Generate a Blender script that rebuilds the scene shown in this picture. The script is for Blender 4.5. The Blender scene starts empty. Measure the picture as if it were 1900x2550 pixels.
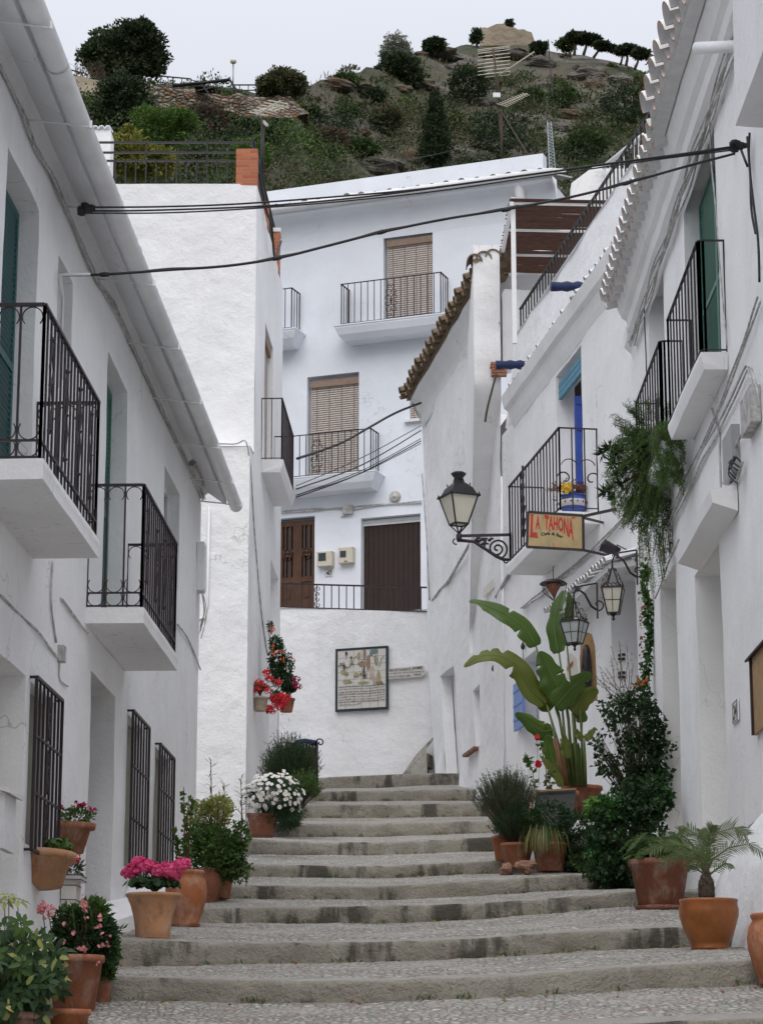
import bpy, math, random
import numpy as np
from mathutils import Vector, noise
R = math.radians
S = bpy.context.scene
# ---------------------------------------------------------------- camera, sky, sun, exposure
FPX, CX, CY = 6000.0, 950.0, 1275.0           # focal length and centre in photograph pixels (1900 wide)
PITCH = math.atan(1415.0/FPX)
cam_d = bpy.data.cameras.new('camera'); cam = bpy.data.objects.new('camera', cam_d)
S.collection.objects.link(cam); S.camera = cam
cam_d.sensor_fit = 'HORIZONTAL'; cam_d.sensor_width = 36; cam_d.lens = FPX/1900*36
cam_d.clip_start = .1; cam_d.clip_end = 3000
cam.location = (0, 0, 0); cam.rotation_euler = (math.pi/2+PITCH, 0, 0)
SUN_EL, SUN_AZ = R(48), R(184)                # high thin sun behind and left of the viewer, through cloud
W_ = bpy.data.worlds.new('World'); S.world = W_; W_.use_nodes = True
nt = W_.node_tree; nt.nodes.clear()
o_ = nt.nodes.new('ShaderNodeOutputWorld'); bg = nt.nodes.new('ShaderNodeBackground')
sky = nt.nodes.new('ShaderNodeTexSky'); sky.sky_type = 'NISHITA'; sky.sun_disc = False
sky.sun_elevation = SUN_EL; sky.sun_rotation = SUN_AZ; sky.dust_density = 3; sky.air_density = 1
mx = nt.nodes.new('ShaderNodeMix'); mx.data_type = 'RGBA'; mx.inputs[0].default_value = .90
cl = nt.nodes.new('ShaderNodeTexNoise'); cl.inputs['Scale'].default_value = 2.2; cl.inputs['Detail'].default_value = 4
mr = nt.nodes.new('ShaderNodeMapRange'); mr.inputs['From Min'].default_value = .3; mr.inputs['From Max'].default_value = .7
cm = nt.nodes.new('ShaderNodeMix'); cm.data_type = 'RGBA'
cm.inputs[6].default_value = (3.45, 3.55, 3.85, 1); cm.inputs[7].default_value = (3.95, 4.0, 4.25, 1)   # the cloud layer
tc = nt.nodes.new('ShaderNodeTexCoord')
nt.links.new(tc.outputs['Generated'], cl.inputs['Vector']); nt.links.new(cl.outputs['Fac'], mr.inputs['Value'])
nt.links.new(mr.outputs['Result'], cm.inputs[0])
nt.links.new(sky.outputs['Color'], mx.inputs[6]); nt.links.new(cm.outputs[2], mx.inputs[7])
sx = nt.nodes.new('ShaderNodeSeparateXYZ'); nt.links.new(tc.outputs['Generated'], sx.inputs[0])      # overcast dome: brightest overhead
zg = nt.nodes.new('ShaderNodeMapRange'); zg.inputs['From Min'].default_value = 0; zg.inputs['From Max'].default_value = 1
zg.inputs['To Min'].default_value = .5; zg.inputs['To Max'].default_value = 3.0; nt.links.new(sx.outputs['Z'], zg.inputs['Value'])
vm = nt.nodes.new('ShaderNodeVectorMath'); vm.operation = 'SCALE'; nt.links.new(mx.outputs[2], vm.inputs[0]); nt.links.new(zg.outputs['Result'], vm.inputs['Scale'])
nt.links.new(vm.outputs[0], bg.inputs['Color']); bg.inputs['Strength'].default_value = .1
nt.links.new(bg.outputs[0], o_.inputs['Surface'])
sun_d = bpy.data.lights.new('sun', 'SUN'); sun = bpy.data.objects.new('sun', sun_d); S.collection.objects.link(sun)
sun_d.energy = .8; sun_d.angle = R(50); sun_d.color = (1, .96, .9)
sun.rotation_euler = (R(42), 0, R(-4))
S.view_settings.view_transform = 'Standard'; S.view_settings.look = 'None'
S.view_settings.gamma = 1; S.view_settings.use_curve_mapping = False
S.view_settings.exposure = 0.56
S.cycles.max_bounces = 8; S.cycles.diffuse_bounces = 6; S.cycles.transparent_max_bounces = 12
# ---------------------------------------------------------------- geometry of the view -> world
CP, SP = math.cos(PITCH), math.sin(PITCH)
def ray(px, py):
    u = (px-CX)/FPX; v = (CY-py)/FPX
    return Vector((u, CP-v*SP, SP+v*CP))
def P(px, py, Y):
    d = ray(px, py); return d*(Y/d.y)
def mpp(Y): return Y/6165.0                    # metres per photograph pixel at distance Y
class Plane:
    """an upright wall plane: O + s*d in plan, n points to the street"""
    def __init__(s, O, d, n):
        s.O = Vector((O[0], O[1], 0)); s.d = Vector((d[0], d[1], 0)); v = Vector((d[1], -d[0], 0)).normalized()
        s.n = v if v.dot(Vector((n[0], n[1], 0))) > 0 else -v
        s.t = s.d.normalized(); s.k = s.d.length
    def st(s, px, py, off=0):
        r = ray(px, py); Q = s.O+s.n*off
        t = Q.dot(s.n)/r.dot(s.n); p = r*t
        return (p-Q).dot(s.d)/s.d.length_squared, p.z
    def s(self, px, py, off=0): return self.st(px, py, off)[0]
    def z(self, px, py, off=0): return self.st(px, py, off)[1]
    def pt(s, a, z, off=0): return s.O+s.d*a+s.n*off+Vector((0, 0, z))
    def hit(s, px, py, off=0):
        a, z = s.st(px, py, off); return s.pt(a, z, off)
# ---------------------------------------------------------------- materials
MATS = {}
def node_mat(name):
    m = bpy.data.materials.new(name); m.use_nodes = True; t = m.node_tree
    b = t.nodes['Principled BSDF']; MATS[name] = m; return m, t, b
def N(t, typ, **kw):
    n = t.nodes.new('ShaderNode'+typ)
    for k, v in kw.items():
        if k in n.inputs: n.inputs[k].default_value = v
        else: setattr(n, k, v)
    return n
def mixc(t, fac, a, b, mode='MIX'):
    n = t.nodes.new('ShaderNodeMix'); n.data_type = 'RGBA'; n.blend_type = mode
    for i, x in ((0, fac), (6, a), (7, b)):
        if isinstance(x, (int, float)): n.inputs[i].default_value = x
        elif isinstance(x, tuple): n.inputs[i].default_value = (*x, 1) if len(x) == 3 else x
        else: t.links.new(x, n.inputs[i])
    return n.outputs[2]
def coords(t, scale=(1, 1, 1)):
    c = t.nodes.new('ShaderNodeNewGeometry'); m = t.nodes.new('ShaderNodeMapping'); m.inputs['Scale'].default_value = scale
    t.links.new(c.outputs['Position'], m.inputs['Vector']); return m.outputs['Vector']
def ns(t, vec, scale, detail=4, rough=.55, lo=.35, hi=.65):
    n = N(t, 'TexNoise', Scale=scale, Detail=detail, Roughness=rough); t.links.new(vec, n.inputs['Vector'])
    r = N(t, 'MapRange', **{'From Min': lo, 'From Max': hi}); t.links.new(n.outputs['Fac'], r.inputs['Value']); return r.outputs['Result']
def bump(t, b, src, dist, strength=1, prev=None):
    n = N(t, 'Bump', Distance=dist, Strength=strength); t.links.new(src, n.inputs['Height'])
    if prev is not None: t.links.new(prev, n.inputs['Normal'])
    t.links.new(n.outputs['Normal'], b.inputs['Normal']); return n.outputs['Normal']
def plaster(name, col, dirt=(.55, .52, .47), amt=.22, lump=.02, fine=.004, strk=.25):
    m, t, b = node_mat(name); v = coords(t)
    a = ns(t, v, .9, 5, .6, .35, .75); c = mixc(t, a, col, tuple(x*.86 for x in col))
    f = ns(t, v, 7, 6, .7, .58, .8)
    sc = N(t, 'Math', operation='MULTIPLY'); t.links.new(f, sc.inputs[0]); sc.inputs[1].default_value = amt
    c = mixc(t, sc.outputs[0], c, dirt)
    vs = coords(t, (3.5, 3.5, .25)); g = ns(t, vs, 1.3, 5, .65, .56, .82)
    s2 = N(t, 'Math', operation='MULTIPLY'); t.links.new(g, s2.inputs[0]); s2.inputs[1].default_value = strk
    c = mixc(t, s2.outputs[0], c, tuple(.62*x for x in col))
    pv = N(t, 'TexVoronoi', Scale=.55); dn = N(t, 'TexNoise', Scale=1.7, Detail=3); t.links.new(v, dn.inputs['Vector'])
    va = N(t, 'VectorMath', operation='MULTIPLY_ADD'); t.links.new(dn.outputs['Color'], va.inputs[0]); va.inputs[1].default_value = (1.2, 1.2, 1.2); t.links.new(v, va.inputs[2]); t.links.new(va.outputs[0], pv.inputs['Vector'])
    sp = N(t, 'SeparateColor'); t.links.new(pv.outputs['Color'], sp.inputs[0]); pf = N(t, 'Math', operation='MULTIPLY'); t.links.new(sp.outputs[0], pf.inputs[0]); pf.inputs[1].default_value = .5
    c = mixc(t, pf.outputs[0], c, tuple(x*y for x, y in zip(col, (.93, .92, .90))))                 # limewash coats and patches
    ce = N(t, 'TexVoronoi', Scale=.8, feature='DISTANCE_TO_EDGE'); t.links.new(va.outputs[0], ce.inputs['Vector'])
    cr_ = N(t, 'MapRange', **{'From Min': .0, 'From Max': .007, 'To Min': .6, 'To Max': 0}); t.links.new(ce.outputs['Distance'], cr_.inputs['Value'])
    cmk = N(t, 'Math', operation='MULTIPLY'); t.links.new(cr_.outputs['Result'], cmk.inputs[0]); t.links.new(ns(t, v, .45, 3, .6, .5, .6), cmk.inputs[1])
    c = mixc(t, cmk.outputs[0], c, tuple(.38*x for x in col))                                     # hairline cracks
    t.links.new(c, b.inputs['Base Color']); b.inputs['Roughness'].default_value = .92
    b.inputs['Specular IOR Level'].default_value = .2
    n1 = bump(t, b, ns(t, v, 2.6, 5, .55, .2, .8), lump)
    bump(t, b, ns(t, v, 26, 6, .7, .2, .8), fine, 1, n1); return m
def simple(name, col, rough=.6, metal=0, var=.15, scale=6, bmp=0, spec=.4, col2=None):
    m, t, b = node_mat(name); v = coords(t)
    a = ns(t, v, scale, 4, .6, .3, .7)
    c = mixc(t, a, col, col2 or tuple(x*(1-var) for x in col)); t.links.new(c, b.inputs['Base Color'])
    b.inputs['Roughness'].default_value = rough; b.inputs['Metallic'].default_value = metal
    b.inputs['Specular IOR Level'].default_value = spec
    if bmp: bump(t, b, ns(t, v, scale*4, 4, .6, .2, .8), bmp)
    return m
def leafmat(name, c1, c2, rough=.5, trans=.25, sc=3.0):
    m, t, b = node_mat(name); g = t.nodes.new('ShaderNodeNewGeometry'); v = coords(t)
    a = ns(t, v, sc, 3, .5, .35, .65)
    ad = N(t, 'Math', operation='MULTIPLY_ADD'); t.links.new(g.outputs['Random Per Island'], ad.inputs[0]); ad.inputs[1].default_value = .6
    h = N(t, 'Math', operation='MULTIPLY'); t.links.new(a, h.inputs[0]); h.inputs[1].default_value = .4; t.links.new(h.outputs[0], ad.inputs[2])
    c = mixc(t, ad.outputs[0], c1, c2); t.links.new(c, b.inputs['Base Color']); b.inputs['Roughness'].default_value = rough
    b.inputs['Specular IOR Level'].default_value = .35
    tr = N(t, 'BsdfTranslucent'); t.links.new(c, tr.inputs['Color']); ms = N(t, 'MixShader'); ms.inputs[0].default_value = trans
    t.links.new(b.outputs[0], ms.inputs[1]); t.links.new(tr.outputs[0], ms.inputs[2])
    t.links.new(ms.outputs[0], t.nodes['Material Output'].inputs['Surface']); return m
M = {}
M['wall'] = plaster('whitewash', (.89, .895, .91), lump=.012)
M['wall_rough'] = plaster('whitewash rough', (.87, .88, .90), amt=.28, lump=.03, fine=.005, strk=.25)
M['wall_blue'] = plaster('whitewash bluish', (.80, .84, .91), amt=.08, lump=.006, fine=.002, strk=.1)
M['wall_old'] = plaster('whitewash weathered', (.86, .865, .88), amt=.35, lump=.025, fine=.004, strk=.4)
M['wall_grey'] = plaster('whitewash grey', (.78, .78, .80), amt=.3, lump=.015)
M['slab'] = plaster('balcony slab whitewash', (.84, .845, .86), lump=.014)
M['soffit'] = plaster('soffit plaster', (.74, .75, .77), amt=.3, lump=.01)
M['cream'] = plaster('cream plaster', (.74, .71, .65), amt=.15, lump=.01)
M['paint'] = simple('white paint', (.78, .79, .80), .55, var=.1, bmp=.002)
M['gutter'] = simple('white gutter paint', (.80, .81, .825), .45, var=.16, scale=2.5, bmp=.002)
M['iron'] = simple('black iron', (.022, .02, .03), .45, .3, var=.4, scale=20, bmp=.001, col2=(.045, .03, .03))
M['iron_dk'] = simple('dark iron', (.03, .03, .032), .5, .3, var=.3, scale=20)
M['cable'] = simple('black cable', (.02, .02, .022), .6, var=.3)
M['cable_w'] = simple('whitewashed cable', (.62, .61, .60), .8, var=.5, scale=9, col2=(.25, .24, .23))
M['green'] = simple('green shutter paint', (.045, .17, .12), .5, var=.2)
M['teal'] = simple('teal shutter paint', (.03, .11, .115), .5, var=.2)
M['blue'] = simple('blue door paint', (.05, .10, .42), .5, var=.2, bmp=.002)
M['bluelight'] = simple('pale blue paint', (.17, .28, .62), .5, var=.2)
M['awning'] = simple('blue awning', (.12, .30, .42), .7, var=.2)
M['navy'] = simple('navy painted log', (.015, .03, .11), .55, var=.4, scale=12, bmp=.01)
M['brown'] = simple('dark brown boards', (.035, .018, .012), .6, var=.4, scale=5)
M['wood'] = simple('varnished wood', (.10, .042, .02), .42, var=.45, scale=5)
M['woodlight'] = simple('light wood', (.40, .25, .11), .6, var=.3, scale=10, bmp=.003)
M['glass'] = simple('dark glass', (.02, .025, .03), .12, var=.1, spec=.8)
M['opal'] = simple('opal glass', (.62, .60, .50), .35, var=.08)
M['pane'] = simple('lantern glass', (.42, .46, .45), .2, var=.2, spec=.7)
M['blind'] = simple('straw blind', (.62, .565, .52), .75, var=.25, scale=14)
M['blindtop'] = simple('blind roll', (.30, .21, .16), .75, var=.25, scale=10)
M['beige'] = simple('beige plastic', (.60, .56, .46), .45, var=.1)
M['grey'] = simple('grey metal', (.35, .36, .37), .45, .6, var=.2)
M['galv'] = simple('galvanised metal', (.40, .46, .48), .5, .4, var=.2)
M['tc'] = simple('terracotta', (.36, .135, .07), .8, var=.35, scale=7, bmp=.004)
M['tc_or'] = simple('orange terracotta', (.40, .135, .05), .6, var=.3, scale=5, bmp=.002)
M['tc_glaze'] = simple('glazed orange terracotta', (.36, .12, .03), .32, var=.5, scale=4)
M['tc_br'] = simple('brown terracotta', (.25, .09, .05), .75, var=.35, scale=7, bmp=.004)
M['tc_pale'] = simple('pale terracotta', (.52, .27, .14), .75, var=.25, scale=5, bmp=.003)
M['tc_white'] = simple('limed terracotta', (.50, .40, .31), .85, var=.35, scale=12, bmp=.004)
def weather(m, sc, col, lo, hi, amt):
    t = m.node_tree; b = t.nodes['Principled BSDF']; src = b.inputs['Base Color'].links[0].from_socket
    f = ns(t, coords(t, (1, 1, .6)), sc, 6, .7, lo, hi); q = N(t, 'Math', operation='MULTIPLY'); t.links.new(f, q.inputs[0]); q.inputs[1].default_value = amt
    t.links.new(mixc(t, q.outputs[0], src, col), b.inputs['Base Color'])
for k_ in ('tc', 'tc_or', 'tc_pale', 'tc_br'): weather(M[k_], 6, (.52, .42, .36), .50, .72, .6); weather(M[k_], 10, (.10, .06, .04), .54, .75, .7)
for k_ in ('iron',): weather(M[k_], 14, (.10, .035, .015), .62, .75, .6)
m = M['slab']; t = m.node_tree; b = t.nodes['Principled BSDF']; src = b.inputs['Base Color'].links[0].from_socket
q = N(t, 'Math', operation='MULTIPLY'); t.links.new(ns(t, coords(t, (7, 7, .8)), 1.6, 4, .6, .60, .78), q.inputs[0]); q.inputs[1].default_value = .75
t.links.new(mixc(t, q.outputs[0], src, (.42, .26, .15)), b.inputs['Base Color'])
M['soil'] = simple('soil', (.05, .035, .025), .95, var=.4, scale=30, bmp=.01)
M['dark'] = simple('dark pot', (.02, .025, .022), .6, var=.3)
M['bark'] = simple('bark', (.12, .09, .065), .9, var=.5, scale=25, bmp=.01)
M['stemg'] = simple('green stem', (.10, .15, .04), .5, var=.3)
M['stembr'] = simple('reddish stem', (.20, .10, .045), .6, var=.4)
M['leaf'] = leafmat('leaf green', (.038, .090, .020), (.105, .185, .042))
M['leaf_dk'] = leafmat('leaf dark', (.014, .040, .015), (.045, .095, .032))
M['leaf_ivy'] = leafmat('ivy leaf', (.018, .058, .020), (.07, .19, .045))
M['leaf_brt'] = leafmat('leaf bright', (.08, .20, .03), (.20, .36, .07))
M['leaf_var'] = leafmat('variegated leaf', (.16, .22, .05), (.48, .48, .16))
M['leaf_ros'] = leafmat('rosemary needle', (.040, .068, .034), (.11, .145, .075))
M['leaf_gry'] = leafmat('grass leaf', (.14, .14, .045), (.30, .27, .10))
M['leaf_straw'] = leafmat('straw leaf', (.25, .19, .09), (.42, .34, .17))
M['leaf_strel'] = leafmat('large leaf', (.040, .088, .012), (.075, .130, .018), .38, .2, 1.2)
M['leaf_strel2'] = leafmat('large yellow leaf', (.085, .115, .014), (.14, .155, .022), .4, .3, 1.2)
M['palm'] = leafmat('palm leaf', (.06, .10, .04), (.17, .20, .08))
M['red'] = leafmat('red petal', (.55, .015, .03), (.75, .05, .07), .6, .2)
M['pink'] = leafmat('pink petal', (.75, .05, .22), (.85, .16, .36), .6, .25)
M['palepink'] = leafmat('pale pink petal', (.7, .25, .3), (.8, .4, .38), .6, .25)
M['magenta'] = leafmat('magenta petal', (.35, .01, .08), (.55, .03, .14), .6, .2)
M['orange'] = leafmat('orange petal', (.75, .12, .03), (.85, .22, .05), .6, .2)
M['whitef'] = leafmat('white petal', (.78, .78, .78), (.86, .86, .85), .6, .2)
M['yellowf'] = leafmat('yellow petal', (.80, .50, .04), (.85, .62, .10), .6, .2)
M['brownf'] = leafmat('withered leaf', (.16, .06, .04), (.34, .15, .07), .7, .2)
M['brick'], t, b = node_mat('brick pillar')
tcx = N(t, 'TexCoord'); mp = N(t, 'Mapping'); mp.inputs['Rotation'].default_value = (R(90), 0, 0)
br = N(t, 'TexBrick', **{'Scale': 1.0, 'Mortar Size': .006, 'Brick Width': .25, 'Row Height': .062}); br.inputs['Color1'].default_value = (.50, .17, .08, 1)
br.inputs['Color2'].default_value = (.34, .10, .05, 1); br.inputs['Mortar'].default_value = (.38, .22, .15, 1)
t.links.new(tcx.outputs['Object'], mp.inputs[0]); t.links.new(mp.outputs[0], br.inputs['Vector']); t.links.new(br.outputs['Color'], b.inputs['Base Color'])
bump(t, b, br.outputs['Fac'], -.008); b.inputs['Roughness'].default_value = .9
M['rooftile'] = simple('old roof tile', (.24, .16, .10), .9, var=.5, scale=9, bmp=.01, col2=(.10, .085, .06))
M['tile_or'] = simple('orange tile edge', (.50, .22, .11), .9, var=.4, scale=14)
M['tile_w'] = simple('whitewashed tile', (.72, .72, .72), .85, var=.18, scale=7, bmp=.004)
M['reed'] = simple('brown reed', (.060, .022, .012), .8, var=.55, scale=8)
# stone risers: pale limestone blocks with dark seeping stains and mossy joints
M['riser'], t, b = node_mat('step riser stone'); v = coords(t)
c = mixc(t, ns(t, v, 2.2, 6, .65, .3, .7), (.40, .375, .32), (.25, .23, .19))
c = mixc(t, ns(t, coords(t, (1.25, .35, .45)), 1.5, 5, .6, .53, .60), c, (.10, .09, .075))
c = mixc(t, ns(t, v, 9, 6, .7, .60, .78), c, (.10, .09, .07))
c = mixc(t, ns(t, coords(t, (1.3, .01, .25)), 5, 3, .6, .60, .75), c, (.42, .41, .38))
t.links.new(c, b.inputs['Base Color']); b.inputs['Roughness'].default_value = .95
n1 = bump(t, b, ns(t, v, 5, 6, .65, .2, .8), .04); bump(t, b, ns(t, v, 40, 4, .7, .2, .8), .008, 1, n1)
def cobble(name, sc, a_, b_, gap, red=.12):
    m, t, b = node_mat(name); v = coords(t, (1, .75, .3))
    dn = N(t, 'TexNoise', Scale=9.0, Detail=2); t.links.new(v, dn.inputs['Vector']); va = N(t, 'VectorMath', operation='MULTIPLY_ADD'); t.links.new(dn.outputs['Color'], va.inputs[0]); va.inputs[1].default_value = (.07, .07, .07); t.links.new(v, va.inputs[2]); v = va.outputs[0]
    vo = N(t, 'TexVoronoi', Scale=sc); t.links.new(v, vo.inputs['Vector'])
    ve = N(t, 'TexVoronoi', Scale=sc, feature='DISTANCE_TO_EDGE'); t.links.new(v, ve.inputs['Vector'])
    c = mixc(t, vo.outputs['Color'], a_, b_)
    cr = N(t, 'SeparateColor'); t.links.new(vo.outputs['Color'], cr.inputs[0])
    c = mixc(t, cr.outputs[0], a_, b_)
    gt = N(t, 'MapRange', **{'From Min': .80, 'From Max': .95}); t.links.new(cr.outputs[1], gt.inputs['Value'])
    c = mixc(t, gt.outputs['Result'], c, (.42, .31, .27))
    e = N(t, 'MapRange', **{'From Min': .02, 'From Max': .16, 'To Min': 1, 'To Max': 0}); t.links.new(ve.outputs['Distance'], e.inputs['Value'])
    ef = N(t, 'Math', operation='MULTIPLY'); t.links.new(e.outputs['Result'], ef.inputs[0]); ef.inputs[1].default_value = .75
    c = mixc(t, ef.outputs[0], c, gap)
    c = mixc(t, ns(t, coords(t), 1.2, 5, .6, .45, .75), c, (.47, .45, .42))
    t.links.new(c, b.inputs['Base Color']); b.inputs['Roughness'].default_value = .85
    h = N(t, 'MapRange', **{'From Min': 0, 'From Max': .35}); t.links.new(ve.outputs['Distance'], h.inputs['Value'])
    bump(t, b, h.outputs['Result'], .03); return m
M['cobble'] = cobble('cobbled tread', 17, (.33, .32, .29), (.57, .56, .52), (.14, .13, .11))
M['edging'] = simple('worn step edge', (.36, .345, .315), .9, var=.3, scale=5, bmp=.012)
# hill ground and rocks
M['hill'], t, b = node_mat('hillside'); v = coords(t)
c = mixc(t, ns(t, v, .09, 6, .6, .4, .6), (.075, .088, .045), (.13, .11, .078))
c = mixc(t, ns(t, v, .35, 6, .65, .5, .7), c, (.09, .115, .045))
c = mixc(t, ns(t, coords(t, (1, 1, 1.6)), .16, 8, .7, .53, .62), c, (.21, .19, .165))
t.links.new(c, b.inputs['Base Color']); b.inputs['Roughness'].default_value = 1
bump(t, b, ns(t, v, .8, 8, .7, .2, .8), .8)
M['rock'], t, b = node_mat('rock'); v = coords(t)
c = mixc(t, ns(t, v, .5, 8, .7, .35, .65), (.27, .25, .22), (.11, .105, .092)); c = mixc(t, ns(t, v, .22, 4, .6, .5, .62), c, (.20, .135, .085))
t.links.new(c, b.inputs['Base Color']); b.inputs['Roughness'].default_value = 1; bump(t, b, ns(t, v, .9, 8, .7, .2, .8), .7)
M['drystone'], t, b = node_mat('dry stone'); v = coords(t, (1, 1, 1.7))
vo = N(t, 'TexVoronoi', Scale=3.2); t.links.new(v, vo.inputs['Vector']); cr = N(t, 'SeparateColor'); t.links.new(vo.outputs['Color'], cr.inputs[0])
ve = N(t, 'TexVoronoi', Scale=3.2, feature='DISTANCE_TO_EDGE'); t.links.new(v, ve.inputs['Vector'])
c = mixc(t, cr.outputs[0], (.17, .15, .12), (.34, .29, .23)); g2 = N(t, 'MapRange', **{'From Min': .6, 'From Max': .9}); t.links.new(cr.outputs[2], g2.inputs['Value'])
c = mixc(t, g2.outputs['Result'], c, (.26, .12, .06)); e = N(t, 'MapRange', **{'From Min': .02, 'From Max': .10, 'To Min': 1, 'To Max': 0}); t.links.new(ve.outputs['Distance'], e.inputs['Value'])
c = mixc(t, e.outputs['Result'], c, (.035, .03, .025)); t.links.new(c, b.inputs['Base Color']); b.inputs['Roughness'].default_value = 1
bump(t, b, ve.outputs['Distance'], .3)
M['castle'] = simple('castle masonry', (.38, .325, .25), .95, var=.35, scale=.35, bmp=.12, col2=(.25, .205, .15))
M['h_dark'] = leafmat('hill tree dark', (0.017, 0.032, 0.014), (0.052, 0.081, 0.032), .7, .1, .3)
M['h_mid'] = leafmat('hill shrub green', (0.029, 0.055, 0.014), (0.080, 0.123, 0.032), .7, .15, .2)
M['h_olive'] = leafmat('hill shrub olive', (0.051, 0.058, 0.026), (0.123, 0.123, 0.051), .7, .15, .2)
M['h_brown'] = leafmat('hill scrub brown', (0.065, 0.049, 0.035), (0.145, 0.104, 0.067), .8, .1, .2)
M['h_brt'] = leafmat('hill shrub bright', (0.051, 0.109, 0.017), (0.116, 0.196, 0.041), .7, .2, .3)
M['h_yel'] = leafmat('hill shrub yellow', (0.145, 0.160, 0.029), (0.319, 0.304, 0.072), .7, .2, .5)
M['h_grey'] = leafmat('grey tree', (0.131, 0.145, 0.109), (0.246, 0.261, 0.203), .7, .2, .3)
# ---------------------------------------------------------------- mesh builder
ORG = {}
COL = S.collection
class MB:
    def __init__(s): s.V = []; s.F = []; s.Sm = []; s.Mi = []; s.n = 0
    def add(s, vs, fs, sm=False, m=0):
        b = s.n; s.V.append(np.array([tuple(v) for v in vs], float).reshape(-1, 3)); s.n += len(vs)
        for f in fs: s.F.append([i+b for i in f])
        s.Sm += [sm]*len(fs); s.Mi += [m]*len(fs)
    def addnp(s, V, F, sm=False, m=0):
        s.V.append(V); F = (F+s.n).tolist(); s.n += len(V); s.F += F; s.Sm += [sm]*len(F); s.Mi += [m]*len(F)
    def quad(s, a, b, c, d, m=0): s.add([a, b, c, d], [(0, 1, 2, 3)], False, m)
    def obox(s, o, u, v, w, m=0):
        o, u, v, w = map(Vector, (o, u, v, w))
        p = [o, o+u, o+u+v, o+v, o+w, o+u+w, o+u+v+w, o+v+w]
        f = [(0, 3, 2, 1), (4, 5, 6, 7), (0, 1, 5, 4), (1, 2, 6, 5), (2, 3, 7, 6), (3, 0, 4, 7)]
        if u.cross(v).dot(w) < 0: f = [tuple(reversed(x)) for x in f]
        s.add(p, f, False, m)
    def bx(s, p0, p1, m=0):
        p0, p1 = Vector(p0), Vector(p1); d = p1-p0
        s.obox(p0, (d.x, 0, 0), (0, d.y, 0), (0, 0, d.z), m)
    def prism(s, poly, vec, m=0):
        vec = Vector(vec); poly = [Vector(p) for p in poly]; k = len(poly)
        s.add(poly+[p+vec for p in poly], [tuple(range(k))[::-1], tuple(range(k, 2*k))]+[(i, (i+1) % k, k+(i+1) % k, k+i) for i in range(k)], False, m)
    def tube(s, pts, r, n=6, m=0, sm=True, closed=False, twist=0):
        pts = [Vector(p) for p in pts]; k = len(pts)
        rs = r if isinstance(r, (list, tuple)) else [r]*k
        V = []; F = []; up = Vector((0, 0, 1)); last = None
        for i, p in enumerate(pts):
            if closed: t = pts[(i+1) % k]-pts[i-1]
            else: t = pts[min(i+1, k-1)]-pts[max(i-1, 0)]
            if t.length < 1e-9: t = Vector((0, 0, 1))
            t.normalize()
            if last is None: a = t.cross(up if abs(t.z) < .9 else Vector((1, 0, 0))).normalized()
            else:
                a = last-t*last.dot(t); a = a.normalized() if a.length > 1e-6 else t.cross(up).normalized()
            last = a; b = t.cross(a)
            for j in range(n):
                q = 2*math.pi*(j+.5)/n+twist; V.append(p+(a*math.cos(q)+b*math.sin(q))*rs[i])
        for i in range(k if closed else k-1):
            for j in range(n):
                F.append((i*n+j, i*n+(j+1) % n, ((i+1) % k)*n+(j+1) % n, ((i+1) % k)*n+j))
        if not closed: F += [tuple(range(n))[::-1], tuple((k-1)*n+j for j in range(n))]
        s.add(V, F, sm and n > 4, m)
    def bar(s, a, b, w, m=0): s.tube([a, b], w*.707, 4, m, False)
    def lathe(s, o, prof, n=28, m=0, sq=False, ax=None, sm=True):
        o = Vector(o); V = []; F = []
        ax = Vector(ax).normalized() if ax is not None else Vector((0, 0, 1))
        a = ax.orthogonal().normalized() if ax is not None and abs(ax.z) < .999 else Vector((1, 0, 0)); b = ax.cross(a)
        for r, z in prof:
            for j in range(n):
                q = 2*math.pi*(j+.5)/n; V.append(o+(a*math.cos(q)+b*math.sin(q))*(r*(1.41421 if n == 4 else 1))+ax*z)
        for i in range(len(prof)-1):
            for j in range(n): F.append((i*n+j, i*n+(j+1) % n, (i+1)*n+(j+1) % n, (i+1)*n+j))
        if prof[0][0] > 1e-4: F.append(tuple(range(n))[::-1])
        if prof[-1][0] > 1e-4: F.append(tuple((len(prof)-1)*n+j for j in range(n)))
        s.add(V, F, sm and n > 4, m)
    def build(s, name, mats, parent=None, origin=None, label=None, cat=None, group=None, kind=None, ang=None):
        V = np.concatenate(s.V) if s.V else np.zeros((0, 3))
        if parent is not None: org = ORG[parent.name]
        elif origin is not None: org = Vector(origin)
        else:
            lo, hi = V.min(0), V.max(0); org = Vector(((lo[0]+hi[0])/2, (lo[1]+hi[1])/2, lo[2]))
        me = bpy.data.meshes.new(name); me.from_pydata((V-np.array(org)).tolist(), [], s.F)
        if not isinstance(mats, (list, tuple)): mats = [mats]
        for m in mats: me.materials.append(M[m])
        me.polygons.foreach_set('use_smooth', s.Sm); me.polygons.foreach_set('material_index', s.Mi); me.update()
        o = bpy.data.objects.new(name, me); COL.objects.link(o); ORG[o.name] = org
        if parent is not None: o.parent = parent
        else: o.location = org
        tag(o, label, cat, group, kind); return o
def tag(o, label=None, cat=None, group=None, kind=None):
    for k, v in (('label', label), ('category', cat), ('group', group), ('kind', kind)):
        if v: o[k] = v
    return o
def thing(name, label, cat, loc, group=None):
    o = bpy.data.objects.new(name, None); COL.objects.link(o); o.location = loc; ORG[o.name] = Vector(loc)
    o.empty_display_size = .2; return tag(o, label, cat, group)
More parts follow.
